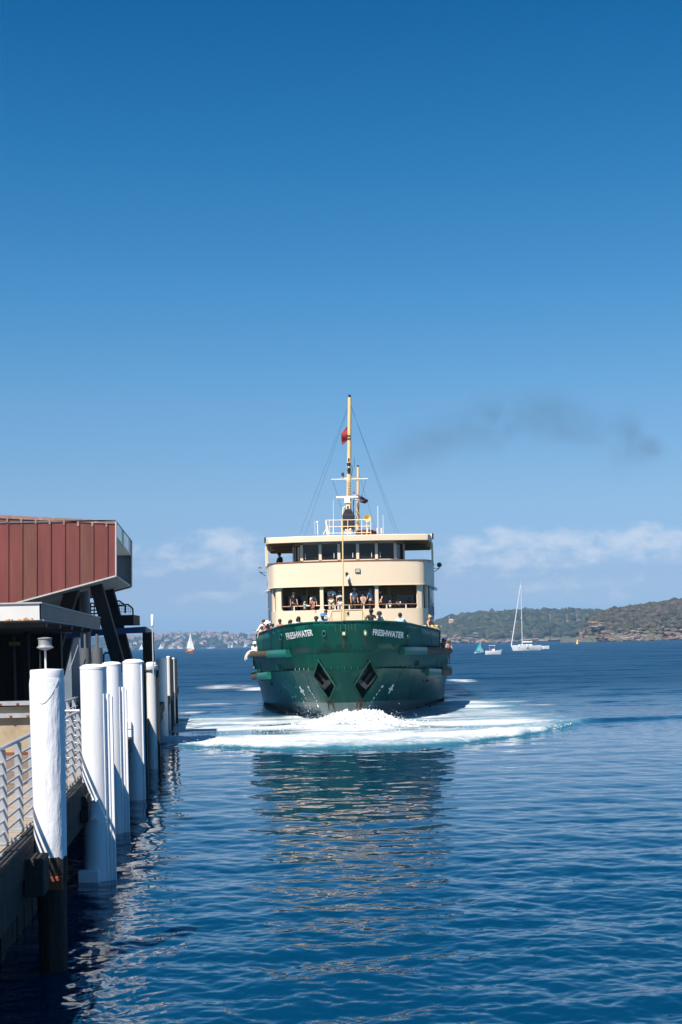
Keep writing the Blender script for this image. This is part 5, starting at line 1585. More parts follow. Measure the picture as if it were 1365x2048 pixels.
# ---- roof over the bridge
RF = [(0, 17.78), (1.6, 17.85), (3.2, 18.06), (4.4, 18.32), (4.72, 18.45), (4.86, 18.75), (5.0, 20.2), (5.18, 23.5), (5.25, 27)]
rp = both(RF)
roof = bpy.data.objects.new("bridge_roof", None); link(roof, ferry)
b = MB(); b.slab(rp, 9.95, 10.06); b.build("roof_sheet", M_CREAM, roof)
b = MB(); b.strip(both(RF, 0.02), 9.74, 10.11, 0.10); bevel(b.build("fascia", M_CREAM, roof, 35), 0.03)
b = MB(); b.slab([(x * 0.985, y + 0.09) for x, y in rp], 9.88, 9.93); b.build("soffit", M_CREAM_SHADE, roof)
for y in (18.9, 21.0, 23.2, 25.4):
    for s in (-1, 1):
        b = MB(); b.bbox((s * 4.9 if s < 0 else 3.4, y, 9.76), (-3.4 if s < 0 else 4.9, y + 0.12, 9.875)); b.build("roof_beam", M_CREAM_SHADE, roof)
b = MB(); b.bbox((-5.2, 26.9, 9.70), (5.2, 27.0, 10.1)); b.build("rear_fascia", M_CREAM_SHADE, roof)
for s in (-1, 1):
    for (x, y) in ((5.08, 21.0), (5.22, 24.0)):
        b = MB(); b.bar((s * x, y, 8.55), (s * x, y, 9.76), 0.10, 0.16, up=(0, 1, 0)); b.build("roof_post", M_CREAM, roof)
    b = MB(); b.box((s * 5.02, 21.6, 10.22), (0.16, 0.3, 0.24)); b.build("side_light_screen", M_CREAM, roof)
    b = MB(); b.box((s * 5.16, 21.6, 10.20), (0.10, 0.24, 0.34)); b.build("side_light", M_DARKFIT, roof)
    b = MB(); b.lathe([(0.22, 0), (0.22, 0.08), (0.17, 0.11)], (s * 2.75, 18.8, 10.06), 14); b.build("vent_cowl", M_CREAM, roof, 40)
    # wing searchlight on a bracket
    sl_ = MB(); x = s * 5.52; y = 21.5; z = 8.42
    sl_.lathe([(0.06, -0.13), (0.13, -0.10), (0.155, 0.08), (0.15, 0.11), (0.02, 0.10)], (x, y, z), 14, axis=Matrix.Rotation(R(90), 3, 'X'))
    lamp = sl_.build("searchlight", M_CHROME if s < 0 else M_DARKFIT, ferry, 50)
    b = MB(); b.tube([(s * 5.18, y, z - 0.42), (x, y, z - 0.20), (x, y, z - 0.14)], 0.025, 6); b.tube([(s * 5.18, y, z - 0.2), (x, y, z - 0.20)], 0.02, 6); b.build("bracket", M_DARKFIT, lamp)
    b = MB(); b.bar((s * 4.65, 19.6, 8.64), (s * 5.05, 21.2, 8.68), 0.05, 0.05); b.build("wing_dodger_rail", M_DARKFIT, roof)
# ---- mast and gear on the roof
DM = 91.5
mast = bpy.data.objects.new("mast", None); link(mast, ferry)
def mp_(px, py, d=DM): return FL(px, py, d)
m0, m1, m2 = mp_(698, 1068), mp_(698.2, 955), mp_(699.7, 795)
b = MB(); b.tube([mp_(697.5, 1066), mp_(698, 1012), m1, m1 + Vector((0, 0, .1))], [0.20, 0.17, 0.13, 0.10], 10); b.build("lower_tube", M_MAST, mast, 40)
b = MB(); b.tube([mp_(698.2, 957), mp_(698.9, 870), m2], [0.14, 0.12, 0.115], 10); b.build("topmast", M_MAST, mast, 40)
b = MB(); b.tube([mp_(701.9, 920) + Vector((0, .05, 0)), mp_(702, 818) + Vector((0, .05, 0))], 0.035, 6); b.build("halyard_conduit", M_CREAM_SHADE, mast)
b = MB(); b.lathe([(0.085, 0), (0.085, 0.16), (0.06, 0.18)], m2, 10); b.build("truck_light", M_DARKFIT, mast)
for (py0, py1, r_) in ((917, 924, 0.085), (926, 931, 0.12), (931, 938, 0.10), (871, 872.5, 0.12), (877, 878.5, 0.12)):
    p0, p1 = mp_(698.3, py1), mp_(698.3, py0); b = MB(); b.lathe([(r_, 0), (r_, p1.z - p0.z)], p0 + Vector((0, -0.05, 0)), 12); b.build("lantern", M_DARKFIT, mast, 40)
b = MB(); b.ball(mp_(698.2, 935) + Vector((0, -0.2, 0)), 0.055, 8, 5); b.build("lamp_lens", M_WHITEP, mast, 60)
b = MB(); b.lathe([(0.03, -0.42), (0.11, -0.30), (0.12, 0)], mp_(698.2, 938) + Vector((0, -0.06, 0)), 10); b.build("light_screen", M_DARKFIT, mast)
yb = mp_(663, 959), mp_(736, 957.5)
b = MB(); b.tube([yb[0], yb[1]], 0.03, 6); b.build("yard", M_WHITEP, mast)
for (xa, xb2) in ((681, 694), (702, 719)):
    b = MB(); b.prism([mp_(xa, 955), mp_(xb2, 955) , mp_(xb2 + (4 if xa < 690 else -4), 964 if xa < 690 else 962), mp_((xa + xb2) / 2, 957.5)], (0, 0.3, 0)); b.build("crosstree_bracket", M_CREAM if xa < 690 else M_CREAM_SHADE, mast)
q = mp_(686, 953); b = MB(); b.lathe([(0.09, 0), (0.075, 0.05), (0.075, 0.17), (0.10, 0.18), (0.08, 0.24), (0.02, 0.26)], q, 12); b.build("signal_lamp", M_DARKFIT, mast, 40)
b = MB(); b.tube([mp_(703.5, 952), mp_(705, 940), mp_(704, 930)], 0.022, 5); b.tube([mp_(709, 935), mp_(709, 915)], 0.014, 5); b.build("aerial_bracket", M_DARKFIT, mast)
b = MB()
for k in range(13):
    z = mp_(698, 1000).z + (mp_(698, 962).z - mp_(698, 1000).z) * k / 12
    b.tube([(m1.x - 0.12, m1.y - 0.18, z), (m1.x + 0.12, m1.y - 0.18, z)], 0.012, 5)
b.build("ladder", M_DARKFIT, mast)
q = mp_(695, 995); b = MB(); b.box((q.x, q.y - 0.25, q.z), (1.43, 0.12, 0.12)); bevel(b.build("radar_scanner", M_WHITEP, mast), 0.03)
b = MB(); b.box((q.x, q.y - 0.25, q.z - 0.2), (0.36, 0.3, 0.24)); b.box((q.x, q.y - 0.25, q.z - 0.36), (0.44, 0.34, 0.05)); bevel(b.build("radar_base", M_WHITEP, mast), 0.02)
q = mp_(696.5, 1016); b = MB(); b.box((q.x, q.y - 0.25, q.z), (0.24, 0.24, 0.38)); b.build("lamp_box", M_CREAM, mast)
b = MB(); b.box((q.x, q.y - 0.38, q.z), (0.1, 0.03, 0.2)); b.build("lamp_window", M_DARKFIT, mast)
q0, q1 = mp_(686.5, 1061), mp_(708, 1030)
b = MB(); b.bbox((q0.x, q0.y - 0.5, q0.z), (q1.x, q0.y - 0.1, q1.z)); b.prism([(q0.x, q0.y - 0.45, q1.z), (q1.x, q0.y - 0.45, q1.z), (q1.x - .15, q0.y - 0.45, q1.z + .35), (q0.x + .2, q0.y - 0.45, q1.z + .35)], (0, 0.3, 0)); bevel(b.build("equipment_locker", M_DARKFIT, mast), 0.02)
b = MB(); b.prism([mp_(689, 1068, 91), mp_(703, 1068, 91), mp_(703, 1057, 91), mp_(700, 1057, 91), mp_(697, 1060, 91), mp_(691, 1058, 91)], (0, -0.1, 0)); b.build("mast_step", M_CREAM, mast)
b = MB(); b.tube([mp_(686.5, 1030), mp_(687, 1016), mp_(691, 1013.5)], 0.06, 6); b.build("pipe_elbow", M_CREAM, mast, 50)
b = MB()
for (x, y0, y1) in ((707.5, 1066, 1000), (709, 1060, 1030)): b.tube([mp_(x, y0), mp_(x, y1)], 0.03, 5)
b.build("cable_run", M_DARKFIT, mast)
# second mast just aft
b = MB(); b.tube([mp_(716, 1064, 93.5), mp_(716.3, 985, 93.5), mp_(716.5, 934, 93.5)], [0.11, 0.09, 0.075], 8); am = b.build("after_mast", M_MAST, ferry, 50)
b = MB(); b.lathe([(0.06, 0), (0.06, 0.12)], mp_(716.5, 934, 93.5), 8); b.build("mast_lamp", M_DARKFIT, am)
b = MB(); b.prism([mp_(709, 1050, 93.5), mp_(723, 1050, 93.5), mp_(718, 1060, 93.5), mp_(714, 1060, 93.5)], (0, 0.2, 0)); b.build("mast_bracket", M_CREAM_SHADE, am)
for a, c in (((713, 1040), (719, 1010)), ((721, 1035), (713, 1022))):
    b = MB(); b.tube([mp_(*a, 93.3), mp_(*c, 93.3)], 0.02, 5); b.build("mast_stay", M_DARKFIT, am)
# horn
q = mp_(735, 1036, 91); b = MB(); b.lathe([(0.02, 0.42), (0.04, 0.30), (0.09, 0.14), (0.16, 0.04), (0.235, 0.0), (0.21, 0.01), (0.12, 0.08), (0.05, 0.16)], q, 20, axis=Matrix.Rotation(R(-90), 3, 'X')); hn = b.build("horn", M_YELLOW, ferry, 60)
b = MB(); b.tube([q + Vector((0, .3, 0)), q + Vector((0, .3, -0.9))], 0.04, 6); b.build("horn_post", M_CREAM, hn)
# rails round the mast platform
rl = bpy.data.objects.new("roof_railing", None); link(rl, ferry)
for y in (1040.5, 1053.5, 1066.5):
    b = MB(); b.tube([mp_(652 if y < 1050 else 658, y, 90.5), mp_(742, y - 1.5, 90.5)], 0.022, 6); b.build("rail_bar", M_CREAM, rl, 50)
    b = MB(); b.tube([mp_(742, y - 1.5, 90.5), mp_(744, y - 1, 93.5)], 0.022, 6); b.build("rail_bar", M_CREAM, rl, 50)
for x in (659, 667, 684, 696, 724, 734, 742):
    b = MB(); b.tube([mp_(x, 1069, 90.5), mp_(x, 1040.5, 90.5)], 0.02, 6); b.build("rail_post", M_CREAM, rl, 50)
b = MB(); b.prism([mp_(651, 1041, 90.5), mp_(653, 1041, 90.5), mp_(659, 1069, 90.5), mp_(653.5, 1069, 90.5)], (0, 0.06, 0)); b.tube([mp_(654, 1056, 90.5), mp_(647, 1069, 90.5)], 0.03, 6); b.build("end_plate", M_CREAM, rl)
# whip aerials
for (px, y0, y1, r_) in ((667, 1067, 1000, .012), (630, 1069, 1042, .010), (635.5, 1069, 1045, .025), (756, 1067, 1012, .018), (766.5, 1068, 1030, .012)):
    b = MB(); b.tube([mp_(px + .6, y0, 90), mp_(px, y1, 90)], r_, 6); b.build("whip_aerial", M_WHITEP, ferry)
b = MB(); b.ball(mp_(635, 1044, 90), 0.07, 8, 6); b.build("dome_aerial", M_WHITEP, ferry, 60)
for px in (755.5, 763.5):
    b = MB(); p = mp_(px, 1067, 90); b.lathe([(0.045, 0), (0.045, 0.35)], p, 8); b.build("aerial_base", M_CREAM, ferry)
# stays
for (xa, ya, xb2, yb2, dd) in ((695.8, 815, 600, 1068, 90), (696, 818, 611, 1068, 90), (703, 812, 791, 1066, 91), (703, 814, 797, 1066, 91), (719, 950, 754, 1066, 92)):
    b = MB(); b.tube([mp_(xa, ya), mp_(xb2, yb2, dd)], 0.006, 4); b.build("mast_stay", M_DARKFIT, mast)
for (xa, ya, xb2, yb2) in ((665.5, 959, 684, 1020), (733, 958, 722, 1000)):
    b = MB(); b.tube([mp_(xa, ya), mp_(xb2, yb2)], 0.009, 4); b.build("halyard", M_DARKFIT, mast)
# funnel well aft
b = MB(); b.bbox((-1.6, 33, 7.6), (1.6, 38, 9.8)); fn = b.build("funnel", M_CREAM, ferry)
b = MB(); b.bbox((-1.7, 32.9, 9.8), (1.7, 38.1, 10.05)); b.build("funnel_cap", M_HULL, fn)
# draped dark-red bundle on the roof
b = MB(); b.ball(mp_(733, 1066, 92), 0.42, 12, 8, sq=(1.7, 1, .55)); b.build("canvas_bundle", mat("maroon_canvas", (0.08, 0.012, 0.015), 0.8, var=0.2), ferry, 60)

# ---- flags and a hanging mooring rope (loose things)
def cloth(name, corners, m, label, bulge=0.08, nx=12, ny=8, extra=None):
    tl, tr, br, bl = corners
    b = MB(); vs = []
    for j in range(ny + 1):
        for i in range(nx + 1):
            u, w = i / nx, j / ny
            p = (tl * (1 - u) + tr * u) * (1 - w) + (bl * (1 - u) + br * u) * w
            vs.append(p + Vector((0, bulge * math.sin(u * 7 + w * 3), 0.03 * math.sin(u * 6) * 0.5)))
    b.add(vs, [(j * (nx + 1) + i, j * (nx + 1) + i + 1, (j + 1) * (nx + 1) + i + 1, (j + 1) * (nx + 1) + i) for j in range(ny) for i in range(nx)])
    o = b.build(name, m, None, 60)
    md = o.modifiers.new("cloth", 'SOLIDIFY'); md.thickness = 0.006
    return tag(o, label, "flag")
rf_ = [P(695.6, 851.5, DM), P(695.8, 880, DM), P(684.5, 890.5, DM), P(682, 868, DM)]
M_RFLAG = mat("red_flag_cloth", (0.26, 0.014, 0.018), 0.8, var=0.2, scale=8, dirt=(0.75, 0.70, 0.70), dirt_amt=0.9, dirt_scale=5.5, dirt_lo=0.64, dirt_hi=0.67)
cloth("red_flag", rf_, M_RFLAG, "small red flag with white flecks flying from the ferry's mast")
nf = [P(706.5, 983, 93), P(737.5, 1000, 93), P(733, 1007.5, 93), P(708, 1001, 93)]
M_NFLAG = mat("navy_flag_cloth", (0.012, 0.018, 0.06), 0.8, var=0.2, scale=6, dirt=(0.42, 0.42, 0.48), dirt_amt=0.85, dirt_scale=1.3, dirt_stretch=(1, 1, 3), dirt_lo=0.50, dirt_hi=0.56)
cloth("navy_flag", nf, M_NFLAG, "dark navy flag with a pale lower half drooping beside the ferry's mast")
b = MB()
rp_ = [P(x, y, 84.5) for x, y in ((513, 1302), (507, 1301), (501, 1302.5), (496, 1306), (492.5, 1312), (491, 1318), (492, 1321), (494, 1319), (494.5, 1312), (498, 1307), (504, 1305.5))]
b.tube(rp_, 0.065, 8)
tag(b.build("mooring_rope", M_ROPE, None, 60), "thick pale mooring rope hanging in a loop over the ferry's side rail", "rope")

# ------------------------------------------------------------------ people on board
SKIN_T = {'fair': (0.56, 0.33, 0.235), 'tan': (0.44, 0.23, 0.14), 'brown': (0.20, 0.095, 0.055), 'dark': (0.085, 0.042, 0.027), 'red': (0.56, 0.26, 0.17)}
HAIR_T = {'dark': (0.022, 0.015, 0.011), 'brown': (0.085, 0.045, 0.022), 'blond': (0.50, 0.33, 0.13), 'grey': (0.26, 0.25, 0.245)}
_skin_jobs = []
def skin_obj(name, verts, edges, radii, m, parent, root=0, sub=2):
    me = bpy.data.meshes.new(name)
    me.from_pydata([tuple(v) for v in verts], edges, [])
    me.materials.append(m)
    o = link(bpy.data.objects.new(name, me), parent)
    md = o.modifiers.new("skin", 'SKIN')
    md.use_smooth_shade = True
    lay = me.skin_vertices[0].data
    for i, r_ in enumerate(radii):
        rr = r_ if isinstance(r_, tuple) else (r_, r_)
        lay[i].radius = rr
        lay[i].use_root = (i == root)
    s = o.modifiers.new("sub", 'SUBSURF'); s.levels = sub; s.render_levels = sub
    _skin_jobs.append(o)
    return o
def ik(S, T, a, b, pole):
    d = T - S
    L = d.length
    mx = (a + b) * 0.985
    if L > mx:
        T = S + d.normalized() * mx; d = T - S; L = mx
    x = (a * a - b * b + L * L) / (2 * L)
    h = math.sqrt(max(a * a - x * x, 0))
    dn = d.normalized()
    p = pole - dn * pole.dot(dn)
    p = p.normalized() if p.length > 1e-5 else Vector((0, 0, -1))
    return S + dn * x + p * h, T
def person(label, px, top, d, floor, yaw=0, lean=0, roll=0, shirt=('short', (0.7, 0.7, 0.72)), pants=('long', (0.03, 0.03, 0.04)), hair=('short', 'dark'), hat=None,
           skin='fair', arms=('rail', 'rail'), railz=None, reach=0.36, glasses=False, vest=None, look=0, spread=0.0):
    tgt = P(px, top, d)
    lean_, roll_ = R(lean), R(roll)
    H = (tgt.z - floor) / (0.52 + 0.48 * math.cos(lean_) * math.cos(roll_))
    H = min(max(H, 0.95), 1.92)
    if hat: H -= 0.02
    k = H / 1.75
    base_z = tgt.z - H * (0.52 + 0.48 * math.cos(lean_) * math.cos(roll_))
    Rz = Matrix.Rotation(R(yaw), 3, 'Z')
    head_off = Rz @ Vector((math.sin(roll_) * 0.46 * H, -math.sin(lean_) * 0.46 * H, 0))
    root = empty("person", (tgt.x - head_off.x, tgt.y - head_off.y, base_z), R(yaw), label, "person", "passengers and crew on the ferry")
    inv = Matrix.Rotation(-R(yaw), 3, 'Z')
    child = H < 1.45
    hs_ = 1.12 if child else 1.0
    B = Matrix.Rotation(lean_, 3, 'X') @ Matrix.Rotation(roll_, 3, 'Y')
    piv = Vector((0, 0, 0.95 * k))
    def up(v):                       # body above the hips
        return piv + B @ (Vector(v) * k - piv)
    pel = Vector((0, 0, 0.95)) * k
    spine, chest, nb = up((0, 0.01, 1.13)), up((0, 0.0, 1.33)), up((0, 0.01, 1.47))
    hb_, ht = up((0, -0.015, 1.565)), up((0, -0.015, 1.655))
    sL, sR = up((-0.175, 0.0, 1.415)), up((0.175, 0.0, 1.415))
    hips = [Vector((sx * 0.095, 0, 0.88)) * k for sx in (-1, 1)]
    knees = [Vector((sx * 0.105, -0.03, 0.49)) * k for sx in (-1, 1)]
    ank = [Vector((sx * 0.11, 0.02, 0.085)) * k for sx in (-1, 1)]
    toes = [Vector((sx * 0.125, -0.15, 0.04)) * k for sx in (-1, 1)]
    a_, b_ = 0.295 * k, 0.265 * k
    wr, el = [], []
    for i, (S, mode) in enumerate(((sL, arms[0]), (sR, arms[1]))):
        sx = -1 if i == 0 else 1
        rz = (railz - base_z) if railz is not None else 1.02 * k
        if mode == 'rail':
            T = Vector((sx * (0.13 + spread) * k, -reach, rz + 0.03)); pole = Vector((sx * 0.8, 0.5, -0.6))
        elif mode == 'railout':
            T = Vector((sx * (0.40 + spread) * k, -reach, rz + 0.03)); pole = Vector((sx * 0.4, 0.6, -0.6))
        elif mode == 'fold':
            T = Vector((-sx * 0.10 * k, -reach * 0.8, rz + 0.045)); pole = Vector((sx * 1.0, -0.2, -0.3))
        elif mode == 'up':
            T = Vector((sx * 0.10 * k, -0.24 * k, 1.50 * k)); pole = Vector((sx * 0.6, 0.1, -1))
        elif mode == 'hold':
            T = Vector((sx * 0.06 * k, -0.30 * k, 1.18 * k)); pole = Vector((sx * 0.7, 0.3, -0.8))
        elif mode == 'over':
            T = Vector((sx * 0.20 * k, -reach - 0.1, rz - 0.28)); pole = Vector((sx * 0.4, 0.2, 0.8))
        else:
            T = Vector((sx * 0.24 * k, -0.04, 0.84 * k)); pole = Vector((sx * 0.3, 0.9, 0))
        E, T = ik(S, T, a_, b_, pole)
        el.append(E); wr.append(T)
    hd = []
    for i in range(2):
        f = (wr[i] - el[i]).normalized()
        hd.append(wr[i] + f * 0.085 * k)
    V = [pel, spine, chest, nb, hb_, ht, sL, el[0], wr[0], hd[0], sR, el[1], wr[1], hd[1], hips[0], knees[0], ank[0], toes[0], hips[1], knees[1], ank[1], toes[1]]
    E = [(0, 1), (1, 2), (2, 3), (3, 4), (4, 5), (2, 6), (6, 7), (7, 8), (8, 9), (2, 10), (10, 11), (11, 12), (12, 13), (0, 14), (14, 15), (15, 16), (16, 17), (0, 18), (18, 19), (19, 20), (20, 21)]
    rad = [.125, .115, .125, .055, .080 * hs_, .086 * hs_, .062, .042, .030, .034, .062, .042, .030, .034, .088, .060, .040, .036, .088, .060, .040, .036]
    body = skin_obj("body", V, E, [r_ * k for r_ in rad], plain(SKIN_T[skin], 0.55), root)
    body["hands"] = [c for i in range(2) for v in (wr[i], hd[i], el[i]) for c in v]
    body["hk"] = k
    body["face"] = list(ht.lerp(hb_, 0.45)) + list(B @ Vector((0, -1, 0))) + list(B @ Vector((0, 0, 1))) + [0.1 * k * hs_]
    # shirt
    g = 1.16
    if shirt[0] != 'none':
        sv = [pel + Vector((0, 0, 0.0)), spine, chest, nb.lerp(chest, 0.35)]
        se = [(0, 1), (1, 2), (2, 3)]
        sr = [.133, .128, .136, .075]
        for S, E_, W_ in ((sL, el[0], wr[0]), (sR, el[1], wr[1])):
            i0 = len(sv)
            if shirt[0] == 'tank':
                sv += [chest.lerp(S, 0.72)]; sr += [.066]; se += [(2, i0)]
            elif shirt[0] == 'short':
                sv += [S, S.lerp(E_, 0.62)]; sr += [.074, .062]; se += [(2, i0), (i0, i0 + 1)]
            else:
                sv += [S, E_, E_.lerp(W_, 0.85)]; sr += [.074, .055, .043]; se += [(2, i0), (i0, i0 + 1), (i0 + 1, i0 + 2)]
        skin_obj("shirt", sv, se, [r_ * k for r_ in sr], plain(shirt[1], 0.85), root)
    if vest:
        sv = [pel.lerp(spine, 0.2), spine, chest, chest.lerp(nb, 0.45), chest.lerp(sL, 0.62), chest.lerp(sR, 0.62)]
        skin_obj("vest", sv, [(0, 1), (1, 2), (2, 3), (2, 4), (2, 5)], [r_ * k for r_ in (.142, .140, .149, .085, .085, .085)], plain(vest, 0.8), root)
        c = chest + B @ Vector((0, 0.155 * k, 0.06 * k)); b = MB(); b.box(c, (0.20 * k, 0.015, 0.035 * k), rot=B); b.build("vest_band", plain((0.75, 0.75, 0.76)), root)
    pv = [pel + Vector((0, 0, .02)), hips[0], knees[0], hips[1], knees[1]]
    pe = [(0, 1), (1, 2), (0, 3), (3, 4)]; pr_ = [.136, .102, .076, .102, .076]
    if pants[0] == 'long':
        pv += [ank[0] + Vector((0, 0, .03)), ank[1] + Vector((0, 0, .03))]; pe += [(2, 5), (4, 6)]; pr_ += [.058, .058]
    skin_obj("trousers" if pants[0] == 'long' else "shorts", pv, pe, [r_ * k for r_ in pr_], plain(pants[1], 0.85), root)
    # head: hair, hat, glasses
    hc = hb_.lerp(ht, 0.62); hr = 0.108 * k * hs_
    if hair:
        hm = plain(HAIR_T[hair[1]], 0.7)
        b = MB(); n, m_ = 12, 8
        vs, fs = [], []
        for i in range(m_ + 1):
            ph = math.pi * 0.66 * i / m_
            for q in range(n):
                t = 2 * math.pi * q / n
                y, x = -math.cos(t), math.sin(t)
                phq = ph * (0.60 if y < -0.6 else (0.8 if y < -0.1 else 1.12))
                p = Vector((math.sin(phq) * x * 0.96, math.sin(phq) * y * 1.08 + 0.08, math.cos(phq) * 1.12 + 0.12)) * hr
                vs.append(hc + B @ p)
        for i in range(m_):
            for q in range(n):
                fs.append((i * n + q, (i + 1) * n + q, (i + 1) * n + (q + 1) % n, i * n + (q + 1) % n))
        b.add(vs, fs)
        if hair[0] == 'long':
            b.tube([hc + B @ (Vector((0, 0.5, 0.3)) * hr), hc + B @ (Vector((0.2, 0.95, -0.7)) * hr), hc + B @ (Vector((0.25, 0.95, -2.2)) * hr), hc + B @ (Vector((0.2, 0.8, -3.2)) * hr)], [hr * .7, hr * .85, hr * .6, hr * .2], 9)
            for sx in (-1, 1):
                b.tube([hc + B @ (Vector((sx * .75, .1, .4)) * hr), hc + B @ (Vector((sx * .92, .2, -.7)) * hr), hc + B @ (Vector((sx * .85, .2, -2.2)) * hr)], [hr * .4, hr * .42, hr * .2], 7)
        if hair[0] == 'bun':
            b.ball(hc + B @ (Vector((0, 0.75, 1.05)) * hr), hr * 0.5, 8, 6)
        if hair[0] == 'tail':
            b.tube([hc + B @ (Vector((0, 1.0, 0.5)) * hr), hc + B @ (Vector((.3, 1.5, -0.3)) * hr), hc + B @ (Vector((.4, 1.4, -1.6)) * hr)], [hr * .35, hr * .42, hr * .15], 7)
        b.build("hair", hm, root, 80)
    if hat:
        b = MB(); kind, hcol = hat
        prof = [(1.10, 0.18), (1.12, 0.55), (0.98, 0.95), (0.6, 1.22), (0.05, 1.32)]
        b.lathe([(r_ * hr, z * hr) for r_, z in prof], hc, 14, axis=B)
        if kind == 'cap':
            vs = []
            for q in range(9):
                t = -1.0 + 2.0 * q / 8
                for rr, zz in ((1.0, 0.30), (1.95 - 0.35 * abs(t), 0.10)):
                    vs.append(hc + B @ Matrix.Rotation(R(look), 3, 'Z') @ (Vector((math.sin(t) * rr, -math.cos(t) * rr, zz)) * hr))
            b.add(vs, [(2 * q, 2 * q + 2, 2 * q + 3, 2 * q + 1) for q in range(8)])
        else:
            b.lathe([(1.0 * hr, 0.30 * hr), (2.0 * hr, 0.10 * hr), (2.0 * hr, 0.05 * hr), (1.0 * hr, 0.2 * hr)], hc, 16, axis=B)
        b.build("hat" if kind != 'cap' else "cap", plain(hcol, 0.8), root, 50)
    if glasses:
        b = MB()
        for sx in (-1, 1): b.ball(hc + B @ (Vector((sx * 0.36, -0.95, -0.05)) * hr), hr * 0.30, 8, 5, sq=(1, .4, .75))
        b.bar(hc + B @ (Vector((-.2, -1.0, 0)) * hr), hc + B @ (Vector((.2, -1.0, 0)) * hr), 0.008, 0.008)
        b.build("sunglasses", plain((0.01, 0.01, 0.012), 0.2), root, 60)
    else:
        b = MB()
        for sx in (-1, 1): b.ball(hc + B @ (Vector((sx * 0.34, -0.87, -0.06)) * hr), hr * 0.12, 6, 4, sq=(1.2, .6, .7))
        b.build("eyes", plain((0.015, 0.01, 0.008), 0.3), root, 60)
    return root
WHT, BLK, NAVY = (0.78, 0.78, 0.80), (0.014, 0.014, 0.016), (0.012, 0.018, 0.045)
UF, UR = 5.30, 5.99            # upper deck floor and its teak rail
FF = 3.42                      # foredeck
def UD(px):                    # world distance of someone just behind the upper rail
    x = (px - 697) / 33.6
    return FY + rail_y(max(-4, min(4, x))) + 0.13
# behind the upper rail
person("man in a black polo and dark cap, one hand on the upper rail", 588, 1184, UD(588), UF, yaw=28, lean=6, shirt=('short', (0.018, 0.018, 0.02)), hair=('short', 'grey'), hat=('cap', (0.03, 0.03, 0.035)), skin='tan', arms=('down', 'rail'), railz=UR, pants=('long', (0.02, 0.03, 0.06)))
person("small blond child in a pale blue top behind the upper teak rail", 610, 1203, UD(610) - .05, UF, yaw=60, shirt=('short', (0.35, 0.60, 0.75)), hair=('long', 'blond'), arms=('rail', 'rail'), railz=UR)
person("bearded man in a white shirt leaning down beside the children at the upper rail", 628, 1187, UD(628) + .15, UF, yaw=30, lean=18, shirt=('short', WHT), hair=('short', 'dark'), skin='tan', arms=('railout', 'rail'), railz=UR)
person("dark-haired girl in a coral top at the upper rail beside the left post", 626, 1197, UD(626) - .08, UF, yaw=-10, shirt=('tank', (0.55, 0.16, 0.14)), hair=('long', 'dark'), skin='tan', arms=('up', 'rail'), railz=UR, pants=('long', (0.20, 0.03, 0.035)))
person("man in a black and red vest over a white shirt with his back turned", 663, 1172.5, UD(663) + .1, UF, yaw=165, lean=2, shirt=('short', WHT), vest=(0.016, 0.014, 0.018), hair=('short', 'dark'), hat=('cap', (0.03, 0.035, 0.045)), skin='tan', arms=('hold', 'hold'), pants=('long', (0.62, 0.52, 0.38)))
person("person in a pink cap and black vest with white trousers, back turned", 680, 1180.5, UD(680) + .1, UF, yaw=180, shirt=('short', WHT), vest=(0.014, 0.013, 0.016), hair=('short', 'brown'), hat=('cap', (0.72, 0.30, 0.38)), look=60, skin='fair', arms=('down', 'down'), pants=('long', (0.74, 0.73, 0.72)))
person("man in a white T-shirt and grey cap leaning on the rail right of the jackstaff", 709, 1175.5, UD(709), UF, yaw=30, lean=10, shirt=('short', WHT), hair=('short', 'dark'), hat=('cap', (0.42, 0.42, 0.43)), skin='tan', arms=('railout', 'rail'), railz=UR, pants=('long', (0.05, 0.06, 0.05)), glasses=True)
person("woman in a grey sleeveless top with folded hands on the upper rail", 726, 1185.5, UD(726), UF, yaw=-8, lean=6, shirt=('tank', (0.26, 0.28, 0.30)), hair=('short', 'brown'), skin='fair', arms=('fold', 'rail'), railz=UR)
person("grey-haired man in a blue shirt looking away at the right centre post", 740, 1176.5, UD(740), UF, yaw=-120, lean=4, shirt=('short', (0.035, 0.115, 0.24)), hair=('short', 'grey'), skin='fair', arms=('down', 'rail'), railz=UR, pants=('long', (0.03, 0.04, 0.06)))
person("young man in a navy T-shirt with clasped hands right of the centre post", 760, 1178, UD(760), UF, yaw=8, lean=5, shirt=('short', NAVY), hair=('short', 'brown'), skin='fair', arms=('fold', 'fold'), railz=UR, pants=('long', (0.02, 0.02, 0.025)))
person("child in a purple cap and white shirt resting at the upper rail", 780.5, 1201.5, UD(780) - .05, UF, yaw=-10, shirt=('short', WHT), hair=('short', 'brown'), hat=('cap', (0.30, 0.16, 0.45)), arms=('rail', 'rail'), railz=UR)
person("man in sunglasses and a white T-shirt slouched on the upper rail, arms spread", 797, 1198, UD(797), UF, yaw=-8, lean=38, shirt=('short', WHT), hair=('short', 'dark'), skin='tan', arms=('railout', 'fold'), railz=UR, glasses=True)
person("person in an olive shirt in the shade at the right end of the upper deck", 820, 1196, UD(820) + .9, UF, yaw=-40, shirt=('short', (0.06, 0.075, 0.03)), hair=('short', 'dark'), skin='tan', arms=('down', 'down'))
